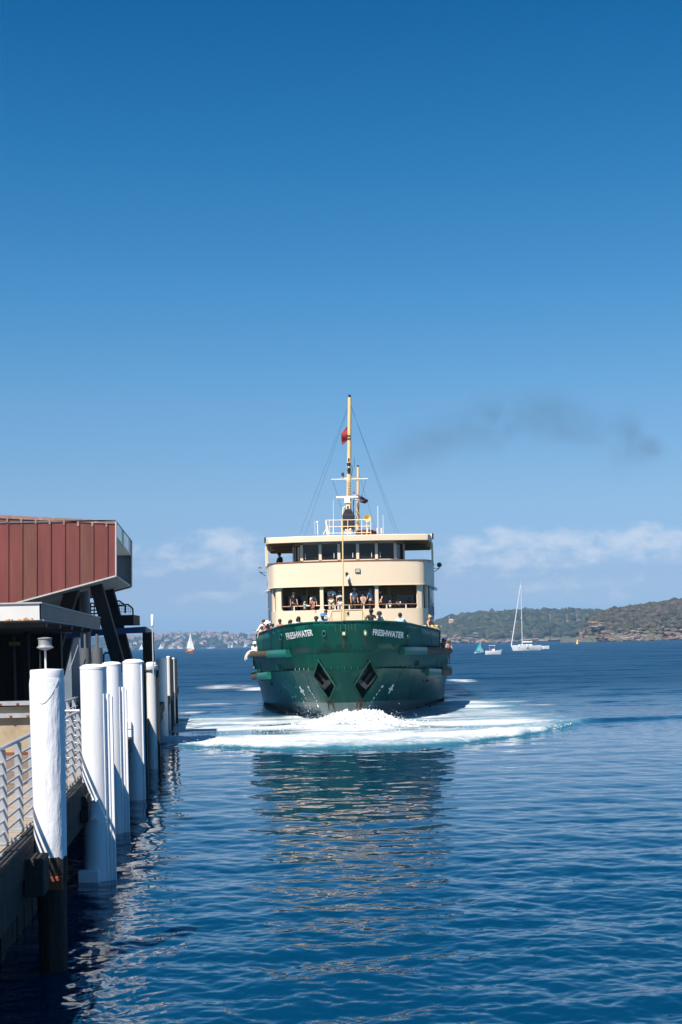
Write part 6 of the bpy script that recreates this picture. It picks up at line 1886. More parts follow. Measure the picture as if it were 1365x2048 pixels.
# foredeck, behind the green bulwark
person("man in sunglasses and a white shirt at the left end of the bulwark", 527.5, 1238.5, 77.4, FF, yaw=-12, lean=14, shirt=('long', WHT), hair=('short', 'brown'), skin='red', arms=('railout', 'rail'), railz=4.42, glasses=True)
person("woman in a wide white hat and coral top at the left end of the bulwark", 534.5, 1241, 76.6, FF, yaw=-20, lean=16, shirt=('short', (0.62, 0.20, 0.19)), hair=('short', 'brown'), hat=('sun', (0.80, 0.78, 0.77)), skin='tan', arms=('rail', 'rail'), railz=4.42)
person("boy hanging one arm over the left end of the bulwark", 524, 1252.5, 77.0, FF, yaw=-25, lean=18, shirt=('short', (0.65, 0.62, 0.6)), hair=('short', 'brown'), skin='red', arms=('over', 'rail'), railz=4.40)
person("person in a white singlet and dark glasses by the yellow locker on the left", 560, 1237.5, 75.2, FF, yaw=-6, lean=8, shirt=('tank', WHT), hair=('short', 'brown'), skin='red', arms=('hold', 'rail'), railz=4.45, glasses=True)
person("girl in a pink top with a dark ponytail behind the left bulwark", 582, 1239, 73.4, FF, yaw=55, lean=10, shirt=('short', (0.66, 0.27, 0.32)), hair=('tail', 'dark'), skin='tan', arms=('rail', 'rail'), railz=4.48)
person("woman with long dark hair and a white top behind the ship's name on the left", 597.5, 1232.5, 72.8, FF, yaw=40, lean=6, shirt=('short', WHT), hair=('long', 'dark'), skin='brown', arms=('rail', 'rail'), railz=4.5)
person("person in a black cap low behind the bulwark left of the bow", 633, 1232.5, 70.2, FF, yaw=5, lean=16, shirt=('short', (0.02, 0.03, 0.03)), hair=('short', 'dark'), hat=('cap', (0.02, 0.02, 0.022)), skin='brown', arms=('rail', 'rail'), railz=4.55)
person("child in a bright blue cap and light blue shirt near the bow frame", 645.5, 1226, 70.0, FF, yaw=8, lean=8, shirt=('short', (0.42, 0.60, 0.78)), hair=('short', 'dark'), hat=('cap', (0.06, 0.26, 0.55)), skin='brown', arms=('rail', 'rail'), railz=4.56)
person("boy in a white T-shirt standing high beside the bow frame", 652, 1219, 70.8, FF + 0.45, yaw=10, lean=10, shirt=('short', WHT), hair=('short', 'brown'), skin='fair', arms=('rail', 'rail'), railz=4.7)
person("dark-skinned man in a white singlet leaning over the bulwark right of the bow", 743, 1217, 70.0, FF, yaw=12, lean=14, shirt=('tank', WHT), hair=('short', 'dark'), skin='dark', arms=('railout', 'rail'), railz=4.55)
person("man in a dark cap and white shirt looking down over the right bulwark", 759, 1223, 70.0, FF, yaw=-4, lean=22, shirt=('short', WHT), hair=('short', 'grey'), hat=('cap', (0.018, 0.02, 0.03)), skin='red', arms=('fold', 'rail'), railz=4.55)
person("man in a pale blue long-sleeved shirt, back turned, behind the right bulwark", 800.5, 1225, 73.0, FF, yaw=170, lean=-4, shirt=('long', (0.46, 0.58, 0.74)), hair=('short', 'dark'), skin='tan', arms=('railout', 'down'))
person("blond woman in a black strap top leaning on her arms at the right bulwark", 861, 1230.5, 76.6, FF, yaw=55, lean=12, shirt=('tank', BLK), hair=('bun', 'blond'), skin='red', arms=('railout', 'railout'), railz=4.36, reach=0.42)
# main deck sides and bridge wing
person("person in a white cap and white shirt at the left side rail", 510, 1283, 86.0, 2.30, yaw=-20, lean=6, shirt=('short', WHT), hair=('short', 'brown'), hat=('cap', (0.8, 0.8, 0.8)), skin='red', arms=('rail', 'rail'), railz=3.12)
person("dark-haired person in the shadow behind the white cap at the left side rail", 515.5, 1281, 87.0, 2.30, yaw=-10, shirt=('short', (0.03, 0.03, 0.035)), hair=('short', 'dark'), skin='tan', arms=('down', 'down'))
person("man in an orange singlet and sunglasses leaning on the right side rail", 898, 1280.5, 85.5, 2.30, yaw=20, lean=12, shirt=('tank', (0.75, 0.19, 0.045)), hair=('short', 'brown'), skin='red', arms=('rail', 'rail'), railz=3.12, glasses=True, pants=('short', (0.3, 0.33, 0.4)))
person("man in a slate blue shirt behind the orange singlet at the right side rail", 891, 1278, 87.0, 2.30, yaw=10, shirt=('short', (0.10, 0.15, 0.26)), hair=('short', 'dark'), skin='brown', arms=('down', 'down'))
person("person in black in the shade near the bulwark end on the right", 886.5, 1277, 88.0, 2.30, yaw=10, shirt=('short', BLK), hair=('short', 'dark'), skin='brown', arms=('down', 'down'))
person("crew member in black on the left bridge wing under the roof", 558.5, 1104.5, 88.5, 7.60, yaw=-60, lean=8, shirt=('long', BLK), hair=('short', 'dark'), skin='tan', arms=('rail', 'rail'), railz=8.6)

# turn the skinned skeletons into meshes, then give every hand its fingers and every face its nose and ears
bpy.context.view_layer.update()
_dg = bpy.context.evaluated_depsgraph_get()
_new = [(o, bpy.data.meshes.new_from_object(o.evaluated_get(_dg))) for o in _skin_jobs]
for o, me in _new:
    old = o.data
    o.modifiers.clear()
    o.data = me
    bpy.data.meshes.remove(old)
    me.name = o.name.split('.')[0]
    if "hands" in o:
        k = o["hk"]
        H_ = list(o["hands"]); fc = list(o["face"])
        mb = MB()
        for i in range(2):
            w, h, e_ = (Vector(H_[i * 9 + j * 3:i * 9 + j * 3 + 3]) for j in range(3))
            f = (h - w).normalized()
            sd = f.cross(Vector((0, 0, 1))); sd = sd.normalized() if sd.length > 0.1 else Vector((1, 0, 0))
            dn = f.cross(sd).normalized()
            if dn.z > 0: dn = -dn
            for q, ln in enumerate((0.066, 0.078, 0.074, 0.058)):
                p0 = h + sd * ((q - 1.5) * 0.019 * k) - f * 0.01 * k
                p1 = p0 + (f * 0.8 + dn * 0.35) * ln * 0.55 * k
                p2 = p1 + (f * 0.35 + dn * 0.9) * ln * 0.5 * k
                mb.tube([p0, p1, p2], [0.0095 * k, 0.009 * k, 0.007 * k], 5)
            s_ = 1 if i == 0 else -1
            p0 = w + (h - w) * 0.35 + sd * s_ * 0.022 * k
            mb.tube([p0, p0 + (f * 0.6 + sd * s_ * 0.7) * 0.04 * k, p0 + (f * 1.0 + sd * s_ * 0.75 + dn * .3) * 0.062 * k], [0.012 * k, 0.0105 * k, 0.008 * k], 5)
        c, fw, upv, hr = Vector(fc[0:3]), Vector(fc[3:6]), Vector(fc[6:9]), fc[9]
        side = fw.cross(upv)
        mb.add([c + fw * hr * 0.72 + upv * hr * 0.35, c + fw * hr * 0.70 + side * hr * .16 - upv * hr * .05, c + fw * hr * 0.70 - side * hr * .16 - upv * hr * .05, c + fw * hr * 1.06 - upv * hr * .02],
               [(0, 1, 3), (0, 3, 2), (1, 2, 3)])
        for s_ in (-1, 1):
            mb.ball(c + side * s_ * hr * 0.86 + upv * hr * .12, hr * 0.22, 6, 4, sq=(.5, .8, 1.2))
        mb.box(c + fw * hr * 0.80 - upv * hr * 0.32, (hr * .45, hr * .12, hr * .08))
        bm = bmesh.new(); bm.from_mesh(me)
        vs = [bm.verts.new(v) for v in mb.v]
        for f_ in mb.f:
            try: bm.faces.new([vs[j] for j in f_]).smooth = True
            except ValueError: pass
        bm.to_mesh(me); bm.free()
        del o["hands"], o["hk"], o["face"]
    me.polygons.foreach_set("use_smooth", [True] * len(me.polygons))

# ------------------------------------------------------------------ far shores
def hill(name, sil, d0, depth, kindcol, label, nx=160, ny=26, rough=3.0, seed=0, pw=0.75):
    """terrain whose skyline runs through the silhouette points [(px, py)] seen at the ridge distance"""
    dr = d0 + depth * 0.8
    pxs = np.linspace(sil[0][0], sil[-1][0], nx)
    pys = np.interp(pxs, [s[0] for s in sil], [s[1] for s in sil])
    V = []
    for j in range(ny):
        t = j / (ny - 1)
        dd = d0 + depth * t
        for i in range(nx):
            top = P(pxs[i], pys[i], dr)
            h = max(top.z, 1.0)
            wob = (fbm(pxs[i] * 0.03, t * 3.1, 4, seed) - 0.5)
            prof = math.sin(min(t / 0.8, 1) * math.pi / 2) ** pw if t <= 0.8 else 1 - (t - .8) * 1.2
            z = h * prof + wob * rough * 2 * min(1, t * 4) * (0.3 if abs(t - .8) < .1 else 1)
            if j == 0: z = -3
            V.append((top.x * (dd + 40 * wob * (1 if j else .6)) / dr, dd + 60 * wob * (1 - t), z))
    V = np.array(V)
    idx = np.arange(nx * ny).reshape(ny, nx)
    Fq = np.stack([idx[:-1, :-1].ravel(), idx[:-1, 1:].ravel(), idx[1:, 1:].ravel(), idx[1:, :-1].ravel()], 1)
    o = np_object(name, V, Fq, kindcol)
    tag(o, label, "hill", kind='structure')
    return V.reshape(ny, nx, 3)
M_SCRUB = mat("scrub_ground", (0.075, 0.075, 0.045), 0.9, var=0.4, scale=0.05, dirt=(0.17, 0.14, 0.11), dirt_amt=0.5, dirt_scale=0.04, dirt_lo=0.56, dirt_hi=0.66)
M_WOOD = mat("wooded_ground", (0.05, 0.065, 0.035), 0.9, var=0.4, scale=0.04, dirt=(0.26, 0.21, 0.16), dirt_amt=0.5, dirt_scale=0.03, dirt_lo=0.58, dirt_hi=0.68)
M_SHORE = mat("suburban_ground", (0.045, 0.05, 0.038), 0.9, var=0.4, scale=0.03)
head = hill("headland", [(1120, 1283), (1160, 1272), (1172, 1258), (1182, 1238), (1195, 1230), (1230, 1222), (1280, 1215), (1330, 1207), (1365, 1203), (1430, 1195), (1560, 1185)], 1500, 330, M_SCRUB,
            "scrub-covered sandstone headland on the right", seed=4, rough=2.0, pw=0.7)
mid = hill("wooded_hill", [(840, 1257), (880, 1248), (905, 1242), (940, 1236), (1000, 1231), (1050, 1225), (1100, 1228), (1150, 1225), (1200, 1227), (1260, 1233), (1330, 1241)], 2300, 700, M_WOOD,
           "long wooded hill with a rocky foot behind the yachts", seed=9, rough=4)
left = hill("suburban_hill", [(-150, 1279), (60, 1278), (240, 1278), (300, 1276), (340, 1271), (400, 1269.5), (450, 1272), (490, 1274.5), (520, 1273), (600, 1270), (700, 1266), (800, 1262), (900, 1260)], 4400, 900, M_SHORE,
            "far suburban shore across the harbour on the left", nx=220, seed=13, rough=4)
# vegetation: one clump mesh repeated by numbers
ico = bmesh.new(); bmesh.ops.create_icosphere(ico, subdivisions=1, radius=1.0)
ICV = np.array([v.co[:] for v in ico.verts]); ICF = np.array([[v.index for v in f.verts] for f in ico.faces]); ico.free()
ico = bmesh.new(); bmesh.ops.create_icosphere(ico, subdivisions=2, radius=1.0)
ICV2 = np.array([v.co[:] for v in ico.verts]); ICF2 = np.array([[v.index for v in f.verts] for f in ico.faces]); ico.free()
def clumps(name, grid, n, size, cols, label, m, seed, tmax=0.85, avoid=None, bias=1.0, fine=False, cat="bushes"):
    r2 = np.random.default_rng(seed)
    ny, nx, _ = grid.shape
    iv, ifc = (ICV2, ICF2) if fine else (ICV, ICF)
    Vs, Fs, Cs = [], [], []
    k = 0
    while k < n:
        t = r2.random() ** bias * tmax; u = r2.random()
        j, i = t * (ny - 1), u * (nx - 1)
        j0, i0 = int(j), int(i); j1, i1 = min(j0 + 1, ny - 1), min(i0 + 1, nx - 1); fj, fi = j - j0, i - i0
        p = (grid[j0, i0] * (1 - fi) + grid[j0, i1] * fi) * (1 - fj) + (grid[j1, i0] * (1 - fi) + grid[j1, i1] * fi) * fj
        k += 1
        if p[2] < 1.0 or (avoid is not None and avoid(p, t, r2)):
            continue
        s = size * r2.uniform(0.5, 1.35) * (1.5 if r2.random() < 0.08 else 1)
        sq = np.array([r2.uniform(.9, 1.6), r2.uniform(.9, 1.4), r2.uniform(.55, 1.0)])
        v = iv * (1 + r2.normal(0, 0.26, (len(iv), 1))) * sq * s + p + np.array([0, 0, s * 0.25])
        c = np.array(cols[r2.integers(len(cols))]) * r2.uniform(0.7, 1.3)
        Cs.append(np.repeat(c[None], len(iv), 0) * r2.uniform(0.85, 1.15, (len(iv), 1)))
        Fs.append(ifc + len(iv) * len(Vs)); Vs.append(v)
    o = np_object(name, np.concatenate(Vs), np.concatenate(Fs), m, smooth=False, cols=np.concatenate(Cs))
    return tag(o, label, cat, kind='stuff')
M_BUSH = mat("scrub_foliage", (0.1, 0.1, 0.05), 0.9, var=0.35, scale=0.6, attr="col", spec=0.1)
HC = [(0.058, 0.054, 0.034), (0.040, 0.043, 0.026), (0.066, 0.055, 0.042), (0.036, 0.033, 0.026), (0.056, 0.060, 0.028), (0.085, 0.068, 0.052)]
MC = [(0.034, 0.043, 0.023), (0.024, 0.034, 0.020), (0.044, 0.050, 0.028), (0.032, 0.036, 0.024), (0.050, 0.050, 0.030)]
LC = [(0.022, 0.033, 0.020), (0.032, 0.042, 0.024), (0.018, 0.027, 0.018)]
clumps("headland_scrub", head, 6500, 2.5, HC, "brown-green coastal scrub covering the headland", M_BUSH, 1, tmax=0.9, avoid=lambda p, t, r: (p[2] < 5 + 5 * fbm(p[0] * .02, 1.0, 3, 2)))
clumps("hill_forest", mid, 5200, 5.6, MC, "grey-green bushland covering the middle hill", M_BUSH, 2, tmax=0.86, avoid=lambda p, t, r: p[2] < 8 * fbm(p[0] * .008, 2.0, 3, 7) ** .8)
clumps("shore_trees", left, 3300, 7.0, LC, "dark trees among the houses on the far shore", M_BUSH, 3, tmax=0.86)
# tall single trees breaking the skylines
def tree(px, py, d, h, label, col):
    p = P(px, py, d)
    t = empty("tree", (p.x, d, p.z - h), 0, label, "tree", "single trees on the far skylines")
    b = MB(); b.tube([(0, 0, 0), (0.3, 0, h * .5), (0, 0, h * .8)], [h * .03, h * .022, h * .012], 6); b.build("trunk", plain((0.10, 0.075, 0.05)), t)
    b = MB()
    for q in range(7):
        a = random.uniform(0, 6.28); b.ball((math.cos(a) * h * .17, math.sin(a) * h * .17, h * random.uniform(.45, .92)), h * random.uniform(.10, .19), 7, 5)
    me_o = b.build("crown", plain(col), t)
    for v in me_o.data.vertices: v.co += Vector((random.gauss(0, h * .015), random.gauss(0, h * .015), random.gauss(0, h * .015)))
for (px, py, d, h, lab) in ((455, 1263, 5100, 22, "tallest pine on the far left skyline right of the orange sailboat"), (482, 1264, 5100, 20, "pine on the far left skyline nearest the ferry's bow"), (361, 1262, 5100, 18, "dark tree on the far left skyline left of the orange sailboat"),
                            (1101, 1218, 2850, 13, "lone tree on the skyline of the middle hill nearest the headland"), (1106, 1217.5, 2850, 12, "spreading tree on the middle hill's skyline right beside the lone one"), (1064, 1217, 2850, 12, "bushy tree on the highest crest of the middle hill")):
    tree(px, py, d, h, lab, (0.04, 0.052, 0.03))
# sandstone ledges at the foot of the headland and of the hill
def rocks(name, items, label, seed):
    r2 = np.random.default_rng(seed)
    Vs, Fs, Cs = [], [], []
    for (p, s) in items:
        sq = np.array([r2.uniform(1.0, 2.6), r2.uniform(.8, 1.3), r2.uniform(.35, .8)])
        v = ICV2.copy()
        v = np.sign(v) * np.abs(v) ** 0.55 * (1 + r2.normal(0, .07, (len(v), 1))) * sq * s + np.array(p)
        c = np.array([(0.27, 0.19, 0.14), (0.34, 0.19, 0.115), (0.20, 0.16, 0.135), (0.33, 0.28, 0.235), (0.13, 0.105, 0.09), (0.10, 0.085, 0.075), (0.26, 0.22, 0.19)][r2.integers(7)]) * r2.uniform(.5, .92)
        Cs.append(np.repeat(c[None], len(v), 0) * r2.uniform(.8, 1.15, (len(v), 1))); Fs.append(ICF2 + len(v) * len(Vs)); Vs.append(v)
    o = np_object(name, np.concatenate(Vs), np.concatenate(Fs), mat(name + "_stone", (0.4, 0.3, 0.2), 0.9, var=0.45, scale=0.45, stretch=(.4, .4, 2.2), attr="col"), smooth=False, cols=np.concatenate(Cs))
    return tag(o, label, "rocks", kind='stuff')
it = []
r2 = np.random.default_rng(8)
for k in range(460):
    px = r2.uniform(1160, 1420); zz = abs(r2.normal(0, 5.0)) + 0.4
    d = 1496 + zz * 2.0 + r2.normal(0, 3) + 28 * max(0, (1200 - px) / 40)
    p = P(px, 1280, d); it.append(((p.x, d, zz), r2.uniform(0.5, 2.1)))
for k in range(60):
    px = r2.normal(1190, 9); d = 1560 + r2.normal(0, 25); p = P(px, r2.uniform(1243, 1272), d); it.append(((p.x, d - 12, p.z), r2.uniform(.7, 2.0)))
for k in range(14):
    i = r2.integers(40, 150); j = r2.integers(5, 22); p = head[j, i]; it.append(((p[0], p[1] - 3, p[2] + 1.5), r2.uniform(1.2, 2.6)))
rocks("headland_rocks", it, "orange and grey sandstone ledges along the foot of the headland", 3)
it = []
for k in range(330):
    px = r2.uniform(850, 1120); zz = abs(r2.normal(0, 5.0)) * (1.0 if px < 960 else .45) + .5; d = 2296 + zz * 2 + r2.normal(0, 8); p = P(px, 1280, d); it.append(((p.x, d, zz), r2.uniform(1.2, 3.4)))
for k in range(26):
    i = r2.integers(0, 70); j = r2.integers(2, 12); p = mid[j, i]; it.append(((p[0], p[1] - 5, p[2] + 3), r2.uniform(1.5, 4.2)))
rocks("hill_foot_rocks", it, "pale sandstone boulders along the foot of the wooded hill", 4)

# houses on the far shore: walls and a hipped roof each
def house_mesh(w, l, h, wall, roofc, nm="house"):
    b = MB(); b.bbox((-w / 2, -l / 2, -4), (w / 2, l / 2, h), 0)
    o_ = 0.5; z1 = h + 0.32 * min(w, l)
    b.add([(-w / 2 - o_, -l / 2 - o_, h), (w / 2 + o_, -l / 2 - o_, h), (w / 2 + o_, l / 2 + o_, h), (-w / 2 - o_, l / 2 + o_, h), (-w / 4, 0, z1), (w / 4, 0, z1)],
          [(0, 1, 5, 4), (1, 2, 5), (2, 3, 4, 5), (3, 0, 4), (3, 2, 1, 0)], 1)
    for x in np.arange(-w / 2 + 1.2, w / 2 - 1, 2.6):
        for z in np.arange(0.9, h - 1, 2.9):
            b.bbox((x, -l / 2 - 0.06, z), (x + 1.3, -l / 2 - 0.02, z + 1.4), 2)
    return b.mesh(nm, [wall, roofc, M_FWIN])
M_FWIN = mat("far_window", (0.05, 0.06, 0.07), 0.2)
WALLS = [plain((0.56, 0.54, 0.50)), plain((0.40, 0.35, 0.30)), plain((0.28, 0.20, 0.16)), plain((0.66, 0.65, 0.64)), plain((0.34, 0.31, 0.29))]
ROOFS = [plain((0.22, 0.11, 0.08)), plain((0.17, 0.09, 0.07)), plain((0.15, 0.145, 0.15)), plain((0.27, 0.15, 0.11))]
HM = [house_mesh(random.uniform(8, 16), random.uniform(8, 12), random.choice((4.5, 5.5, 6.5, 9.0)), WALLS[k % 5], ROOFS[(k * 3) % 4]) for k in range(16)]
r2 = np.random.default_rng(31)
cnt = 0
while cnt < 190:
    px = r2.uniform(225, 530); t = r2.random() ** 1.0 * 0.78 + 0.015
    i = (px + 150) / 1050 * 219; j = t * 25
    p = left[int(j), int(round(i))]; p2 = left[min(int(j) + 1, 25), int(round(i))]; f = j - int(j)
    q = p * (1 - f) + p2 * f
    hk_ = int(r2.integers(16))
    o = bpy.data.objects.new("house", HM[hk_])
    o.location = (q[0] + r2.normal(0, 5), q[1] - 8, max(q[2], 1.5) + 2.5)
    o.rotation_euler = (0, 0, r2.normal(0, 0.35))
    COL.objects.link(o)
    hl = "far shore house, %s walls, %s roof, %s on the left hill" % (["cream", "sandy", "brick", "white", "taupe"][hk_ % 5], ["terracotta", "dark red", "grey", "orange-red"][(hk_ * 3) % 4], "low by the water" if t < .12 else ("halfway up" if t < .45 else "high up"))
    tag(o, hl, "house", "houses: " + hl)
    cnt += 1
# buildings and light poles on the middle hill
for (px, py, d, w, l, h, wc, rc, lab) in ((1122, 1252, 2450, 17, 9, 4, (0.78, 0.78, 0.78), (0.75, 0.75, 0.75), "long white flat building on the middle hill"),
                                         (1142, 1250, 2450, 19, 12, 7, (0.50, 0.38, 0.33), (0.38, 0.22, 0.18), "largest brick building with a red roof on the middle hill"),
                                         (1156, 1247, 2480, 9, 9, 7, (0.62, 0.50, 0.42), (0.40, 0.24, 0.18), "tall narrow brick building at the right end of the hill's row"),
                                         (1177, 1248, 2480, 16, 10, 5, (0.42, 0.43, 0.44), (0.40, 0.42, 0.44), "grey-roofed building half hidden by the headland"),
                                         (1104, 1254, 2450, 10, 8, 4, (0.66, 0.62, 0.58), (0.5, 0.48, 0.45), "small pale house left of the long white building"),
                                         (903, 1243, 2550, 9, 7, 4, (0.62, 0.44, 0.28), (0.5, 0.28, 0.16), "small orange-roofed house near the left skyline of the middle hill")):
    p = P(px, py, d); me = house_mesh(w, l, h, plain(wc), plain(rc)); o = bpy.data.objects.new("hill_building", me); o.location = (p.x, d, p.z - h * .4); COL.objects.link(o); tag(o, lab, "building")
for k, (px, y0, y1) in enumerate(((1101, 1252, 1229), (1134.5, 1248, 1230), (1154.5, 1246, 1229), (1176, 1246, 1229), (899, 1243, 1233))):
    a, c = P(px, y0, 2440), P(px, y1, 2440); t = empty("light_pole", (a.x, 2440, a.z), 0, ["slim pale mast left of the hill's white building", "slim pole between the white and the brick building", "slim pole over the tall brick building", "slim pole over the grey-roofed building", "slim mast on the left skyline of the middle hill"][k], "pole")
    b = MB(); b.tube([(0, 0, -4), (0, 0, c.z - a.z)], 0.22, 6); b.build("pole", plain((0.55, 0.56, 0.58)), t)
    b = MB(); b.box((0, 0, c.z - a.z), (1.6, .4, .5)); b.build("lamp_head", plain((0.5, 0.5, 0.52)), t)

# ------------------------------------------------------------------ boats
M_GEL = mat("white_gelcoat", (0.78, 0.79, 0.80), 0.3, var=0.04, scale=1)
M_SAIL = mat("white_sailcloth", (0.80, 0.80, 0.78), 0.8, var=0.05, scale=.6)
M_TEALS = mat("turquoise_sailcloth", (0.03, 0.42, 0.46), 0.75, var=0.08, scale=.8)
M_ORNG = mat("orange_varnished_hull", (0.62, 0.17, 0.05), 0.45, var=0.1, scale=1)
def hull_mb(L_, B_, fb, dr=0.5, sheer=0.25, n=14):
    b = MB(); vs, fs = [], []
    for i in range(n + 1):
        t = i / n; x = -L_ / 2 + L_ * t
        w = B_ / 2 * (math.sin(min(1, (1 - t) * 1.55 + 0.02) * math.pi / 2) ** 0.8) * (0.78 + 0.22 * min(1, t * 3))
        zt = fb + sheer * (t - .35) ** 2 * 2
        xo = 0.10 * L_ * t ** 4
        for (k, z) in ((1.0, zt), (0.93, zt * .5), (0.70, 0.0), (0.05, -dr * (1 - t ** 3))):
            vs.append((x - xo * (1 - (z + dr) / (zt + dr)), -w * k, z))
        for (k, z) in ((0.70, 0.0), (0.93, zt * .5), (1.0, zt)):
            vs.append((x - xo * (1 - (z + dr) / (zt + dr)), w * k, z))
    for i in range(n):
        for k in range(6): fs.append((i * 7 + k, i * 7 + k + 1, (i + 1) * 7 + k + 1, (i + 1) * 7 + k))
        fs.append((i * 7 + 6, i * 7 + 0, (i + 1) * 7 + 0, (i + 1) * 7 + 6))
    fs += [tuple(range(7)), tuple(n * 7 + k for k in range(6, -1, -1))]
    return b.add(vs, fs)
def sail(pts, m, name, parent, bulge=0.25):
    a, c, t = (Vector(p) for p in pts)
    b = MB(); n = 8; vs = []; fs = []; ix = {}
    for i in range(n + 1):
        for j in range(n + 1 - i):
            u, w = i / n, j / n
            p = a + (c - a) * u + (t - a) * w
            p = p + Vector((0, bulge * math.sin(math.pi * min(1, u + w * .5)) * math.sin(math.pi * w * .8 + .3), 0))
            ix[(i, j)] = len(vs); vs.append(p)
    for i in range(n):
        for j in range(n - i):
            fs.append((ix[(i, j)], ix[(i + 1, j)], ix[(i, j + 1)]))
            if i + j < n - 1: fs.append((ix[(i + 1, j)], ix[(i + 1, j + 1)], ix[(i, j + 1)]))
    b.add(vs, fs); o = b.build(name, m, parent, 60); md = o.modifiers.new("cloth", 'SOLIDIFY'); md.thickness = 0.02
    return o
# 1 cruising yacht at anchor, sails furled
w_ = G(1052, 1301)
yt = empty("cruising_yacht", (w_.x, w_.y, 0), R(178), "white cruising yacht with bare mast and furled sails anchored right of the ferry", "yacht")
yt.rotation_euler = (R(-1.6), 0, R(178))
S = w_.y / FPX
hull_mb(60 * S, 3.4, 1.75, 0.6, .3).build("hull", M_GEL, yt, 40)
b = MB(); b.prism([(2.6, -1.1, 1.6), (2.6, 1.1, 1.6), (-2.2, 1.25, 1.6), (-2.2, -1.25, 1.6)], (0, 0, .5)); bevel(b.build("coachroof", M_GEL, yt), .15)
for x in (1.7, .4, -.9):
    for s in (-1, 1):
        b = MB(); b.bbox((x - .45, s * 1.18 - .04, 1.74), (x + .45, s * 1.18 + .04, 1.96)); b.build("cabin_window", M_WIN, yt)
for x in (2.4, -.6):
    for s in (-1, 1):
        b = MB(); b.bbox((x - .35, s * 1.62 - .06, .95), (x + .35, s * 1.62 + .02, 1.1)); b.build("hull_port", M_WIN, yt)
mh = (1301 - 1160) * S
b = MB(); b.tube([(1.2, 0, 1.6), (1.2, 0, mh)], [.11, .07], 8); b.build("mast", M_GEL, yt, 50)
b = MB(); b.tube([(5.0, 0, 1.7), (1.35, 0, mh * .93)], [.16, .10], 7); b.build("furled_headsail", M_SAIL, yt, 50)
b = MB(); b.tube([(1.1, 0, 3.0), (-3.4, 0, 2.9)], [.20, .16], 7); b.build("boom_cover", M_SAIL, yt, 50)
b = MB(); b.tube([(1.2, -.9, mh * .55), (1.2, .9, mh * .55)], .04, 5); b.tube([(1.2, -.7, mh * .75), (1.2, .7, mh * .75)], .04, 5); b.build("spreaders", M_GEL, yt)
b = MB(); b.ball((1.35, 0, mh * .46), .22, 8, 6); b.build("radar_dome", M_GEL, yt, 60)
for q in (((-4.9, 0, 1.8), (1.1, 0, mh)), ((1.1, 1.5, 1.7), (1.2, 0, mh)), ((1.1, -1.5, 1.7), (1.2, 0, mh))):
    b = MB(); b.tube(q, .02, 4); b.build("stay", M_GALV2, yt)
b = MB(); b.prism([(-1.9, -1.2, 2.1), (-3.6, -1.2, 2.1), (-3.6, -1.2, 3.3), (-2.4, -1.2, 3.4)], (0, 2.4, 0)); b.build("spray_hood", M_CHAR2, yt)
b = MB(); b.bbox((-4.9, -1.3, 3.3), (-3.4, 1.3, 3.38)); b.tube([(-4.8, -1.2, 1.8), (-4.8, -1.2, 3.3)], .03, 5); b.tube([(-4.8, 1.2, 1.8), (-4.8, 1.2, 3.3)], .03, 5); b.build("bimini", M_CHAR2, yt)
dg_ = hull_mb(3.1 * 1.2, 1.5, 1.1, .2, .2); o = dg_.build("stern_dinghy", M_GEL, yt, 40); o.location = (-6.2, .4, .35)
# 2 turquoise dinghy
w_ = G(960, 1307); S = w_.y / FPX
dh = empty("sailing_dinghy", (w_.x, w_.y, 0), R(12), "small sailing dinghy with turquoise sails beside the white runabout", "dinghy")
hull_mb(20 * S, 1.3, .45, .15).build("hull", M_GEL, dh, 40)
b = MB(); b.tube([(.2, 0, .3), (.35, 0, 24 * S)], .035, 6); b.build("mast", M_GEL, dh)
sail([(0.15, 0, .7), (-1.35, .1, .55), (.3, 0, 23 * S)], M_TEALS, "mainsail", dh); sail([(.4, 0, .6), (1.4, 0, .5), (.4, 0, 15 * S)], M_TEALS, "jib", dh, .12)
b = MB(); b.tube([(-.9, -.1, .3), (-.9, -.1, .75)], [.2, .14], 8); b.ball((-.9, -.1, .92), .13, 8, 6); b.build("sailor", plain((0.25, 0.12, 0.10)), dh, 60)
# 3 white runabout with T-top
w_ = G(988, 1309); S = w_.y / FPX
rb = empty("runabout", (w_.x, w_.y, 0), R(-8), "white open runabout with a canopy frame in front of the anchored yacht", "motorboat")
hull_mb(34 * S, 1.9, .95, .25, .5).build("hull", M_GEL, rb, 40)
b = MB(); b.bbox((-1.3, -.75, 2.35), (.5, .75, 2.45)); bevel(b.build("canopy", M_GEL, rb), .04)
for x in (-1.1, .3):
    for s in (-1, 1): b = MB(); b.tube([(x, s * .65, .8), (x, s * .65, 2.36)], .035, 5); b.build("canopy_post", M_GALV, rb)
b = MB(); b.bbox((-.3, -.4, .7), (.3, .4, 1.5)); b.build("console", M_GEL, rb)
b = MB(); b.bbox((-2.55, -.25, .3), (-2.2, .25, 1.3)); bevel(b.build("outboard", M_CHAR, rb), .06)
b = MB(); b.tube([(-.6, 0, .8), (-.6, 0, 1.45)], [.22, .2], 8); b.ball((-.6, 0, 1.68), .15, 8, 6); b.build("helmsman", plain((0.45, 0.14, 0.06)), rb, 60)
b = MB(); b.tube([(.3, 0, 2.4), (.0, 0, 4.2)], .015, 4); b.build("aerial", M_GALV2, rb)
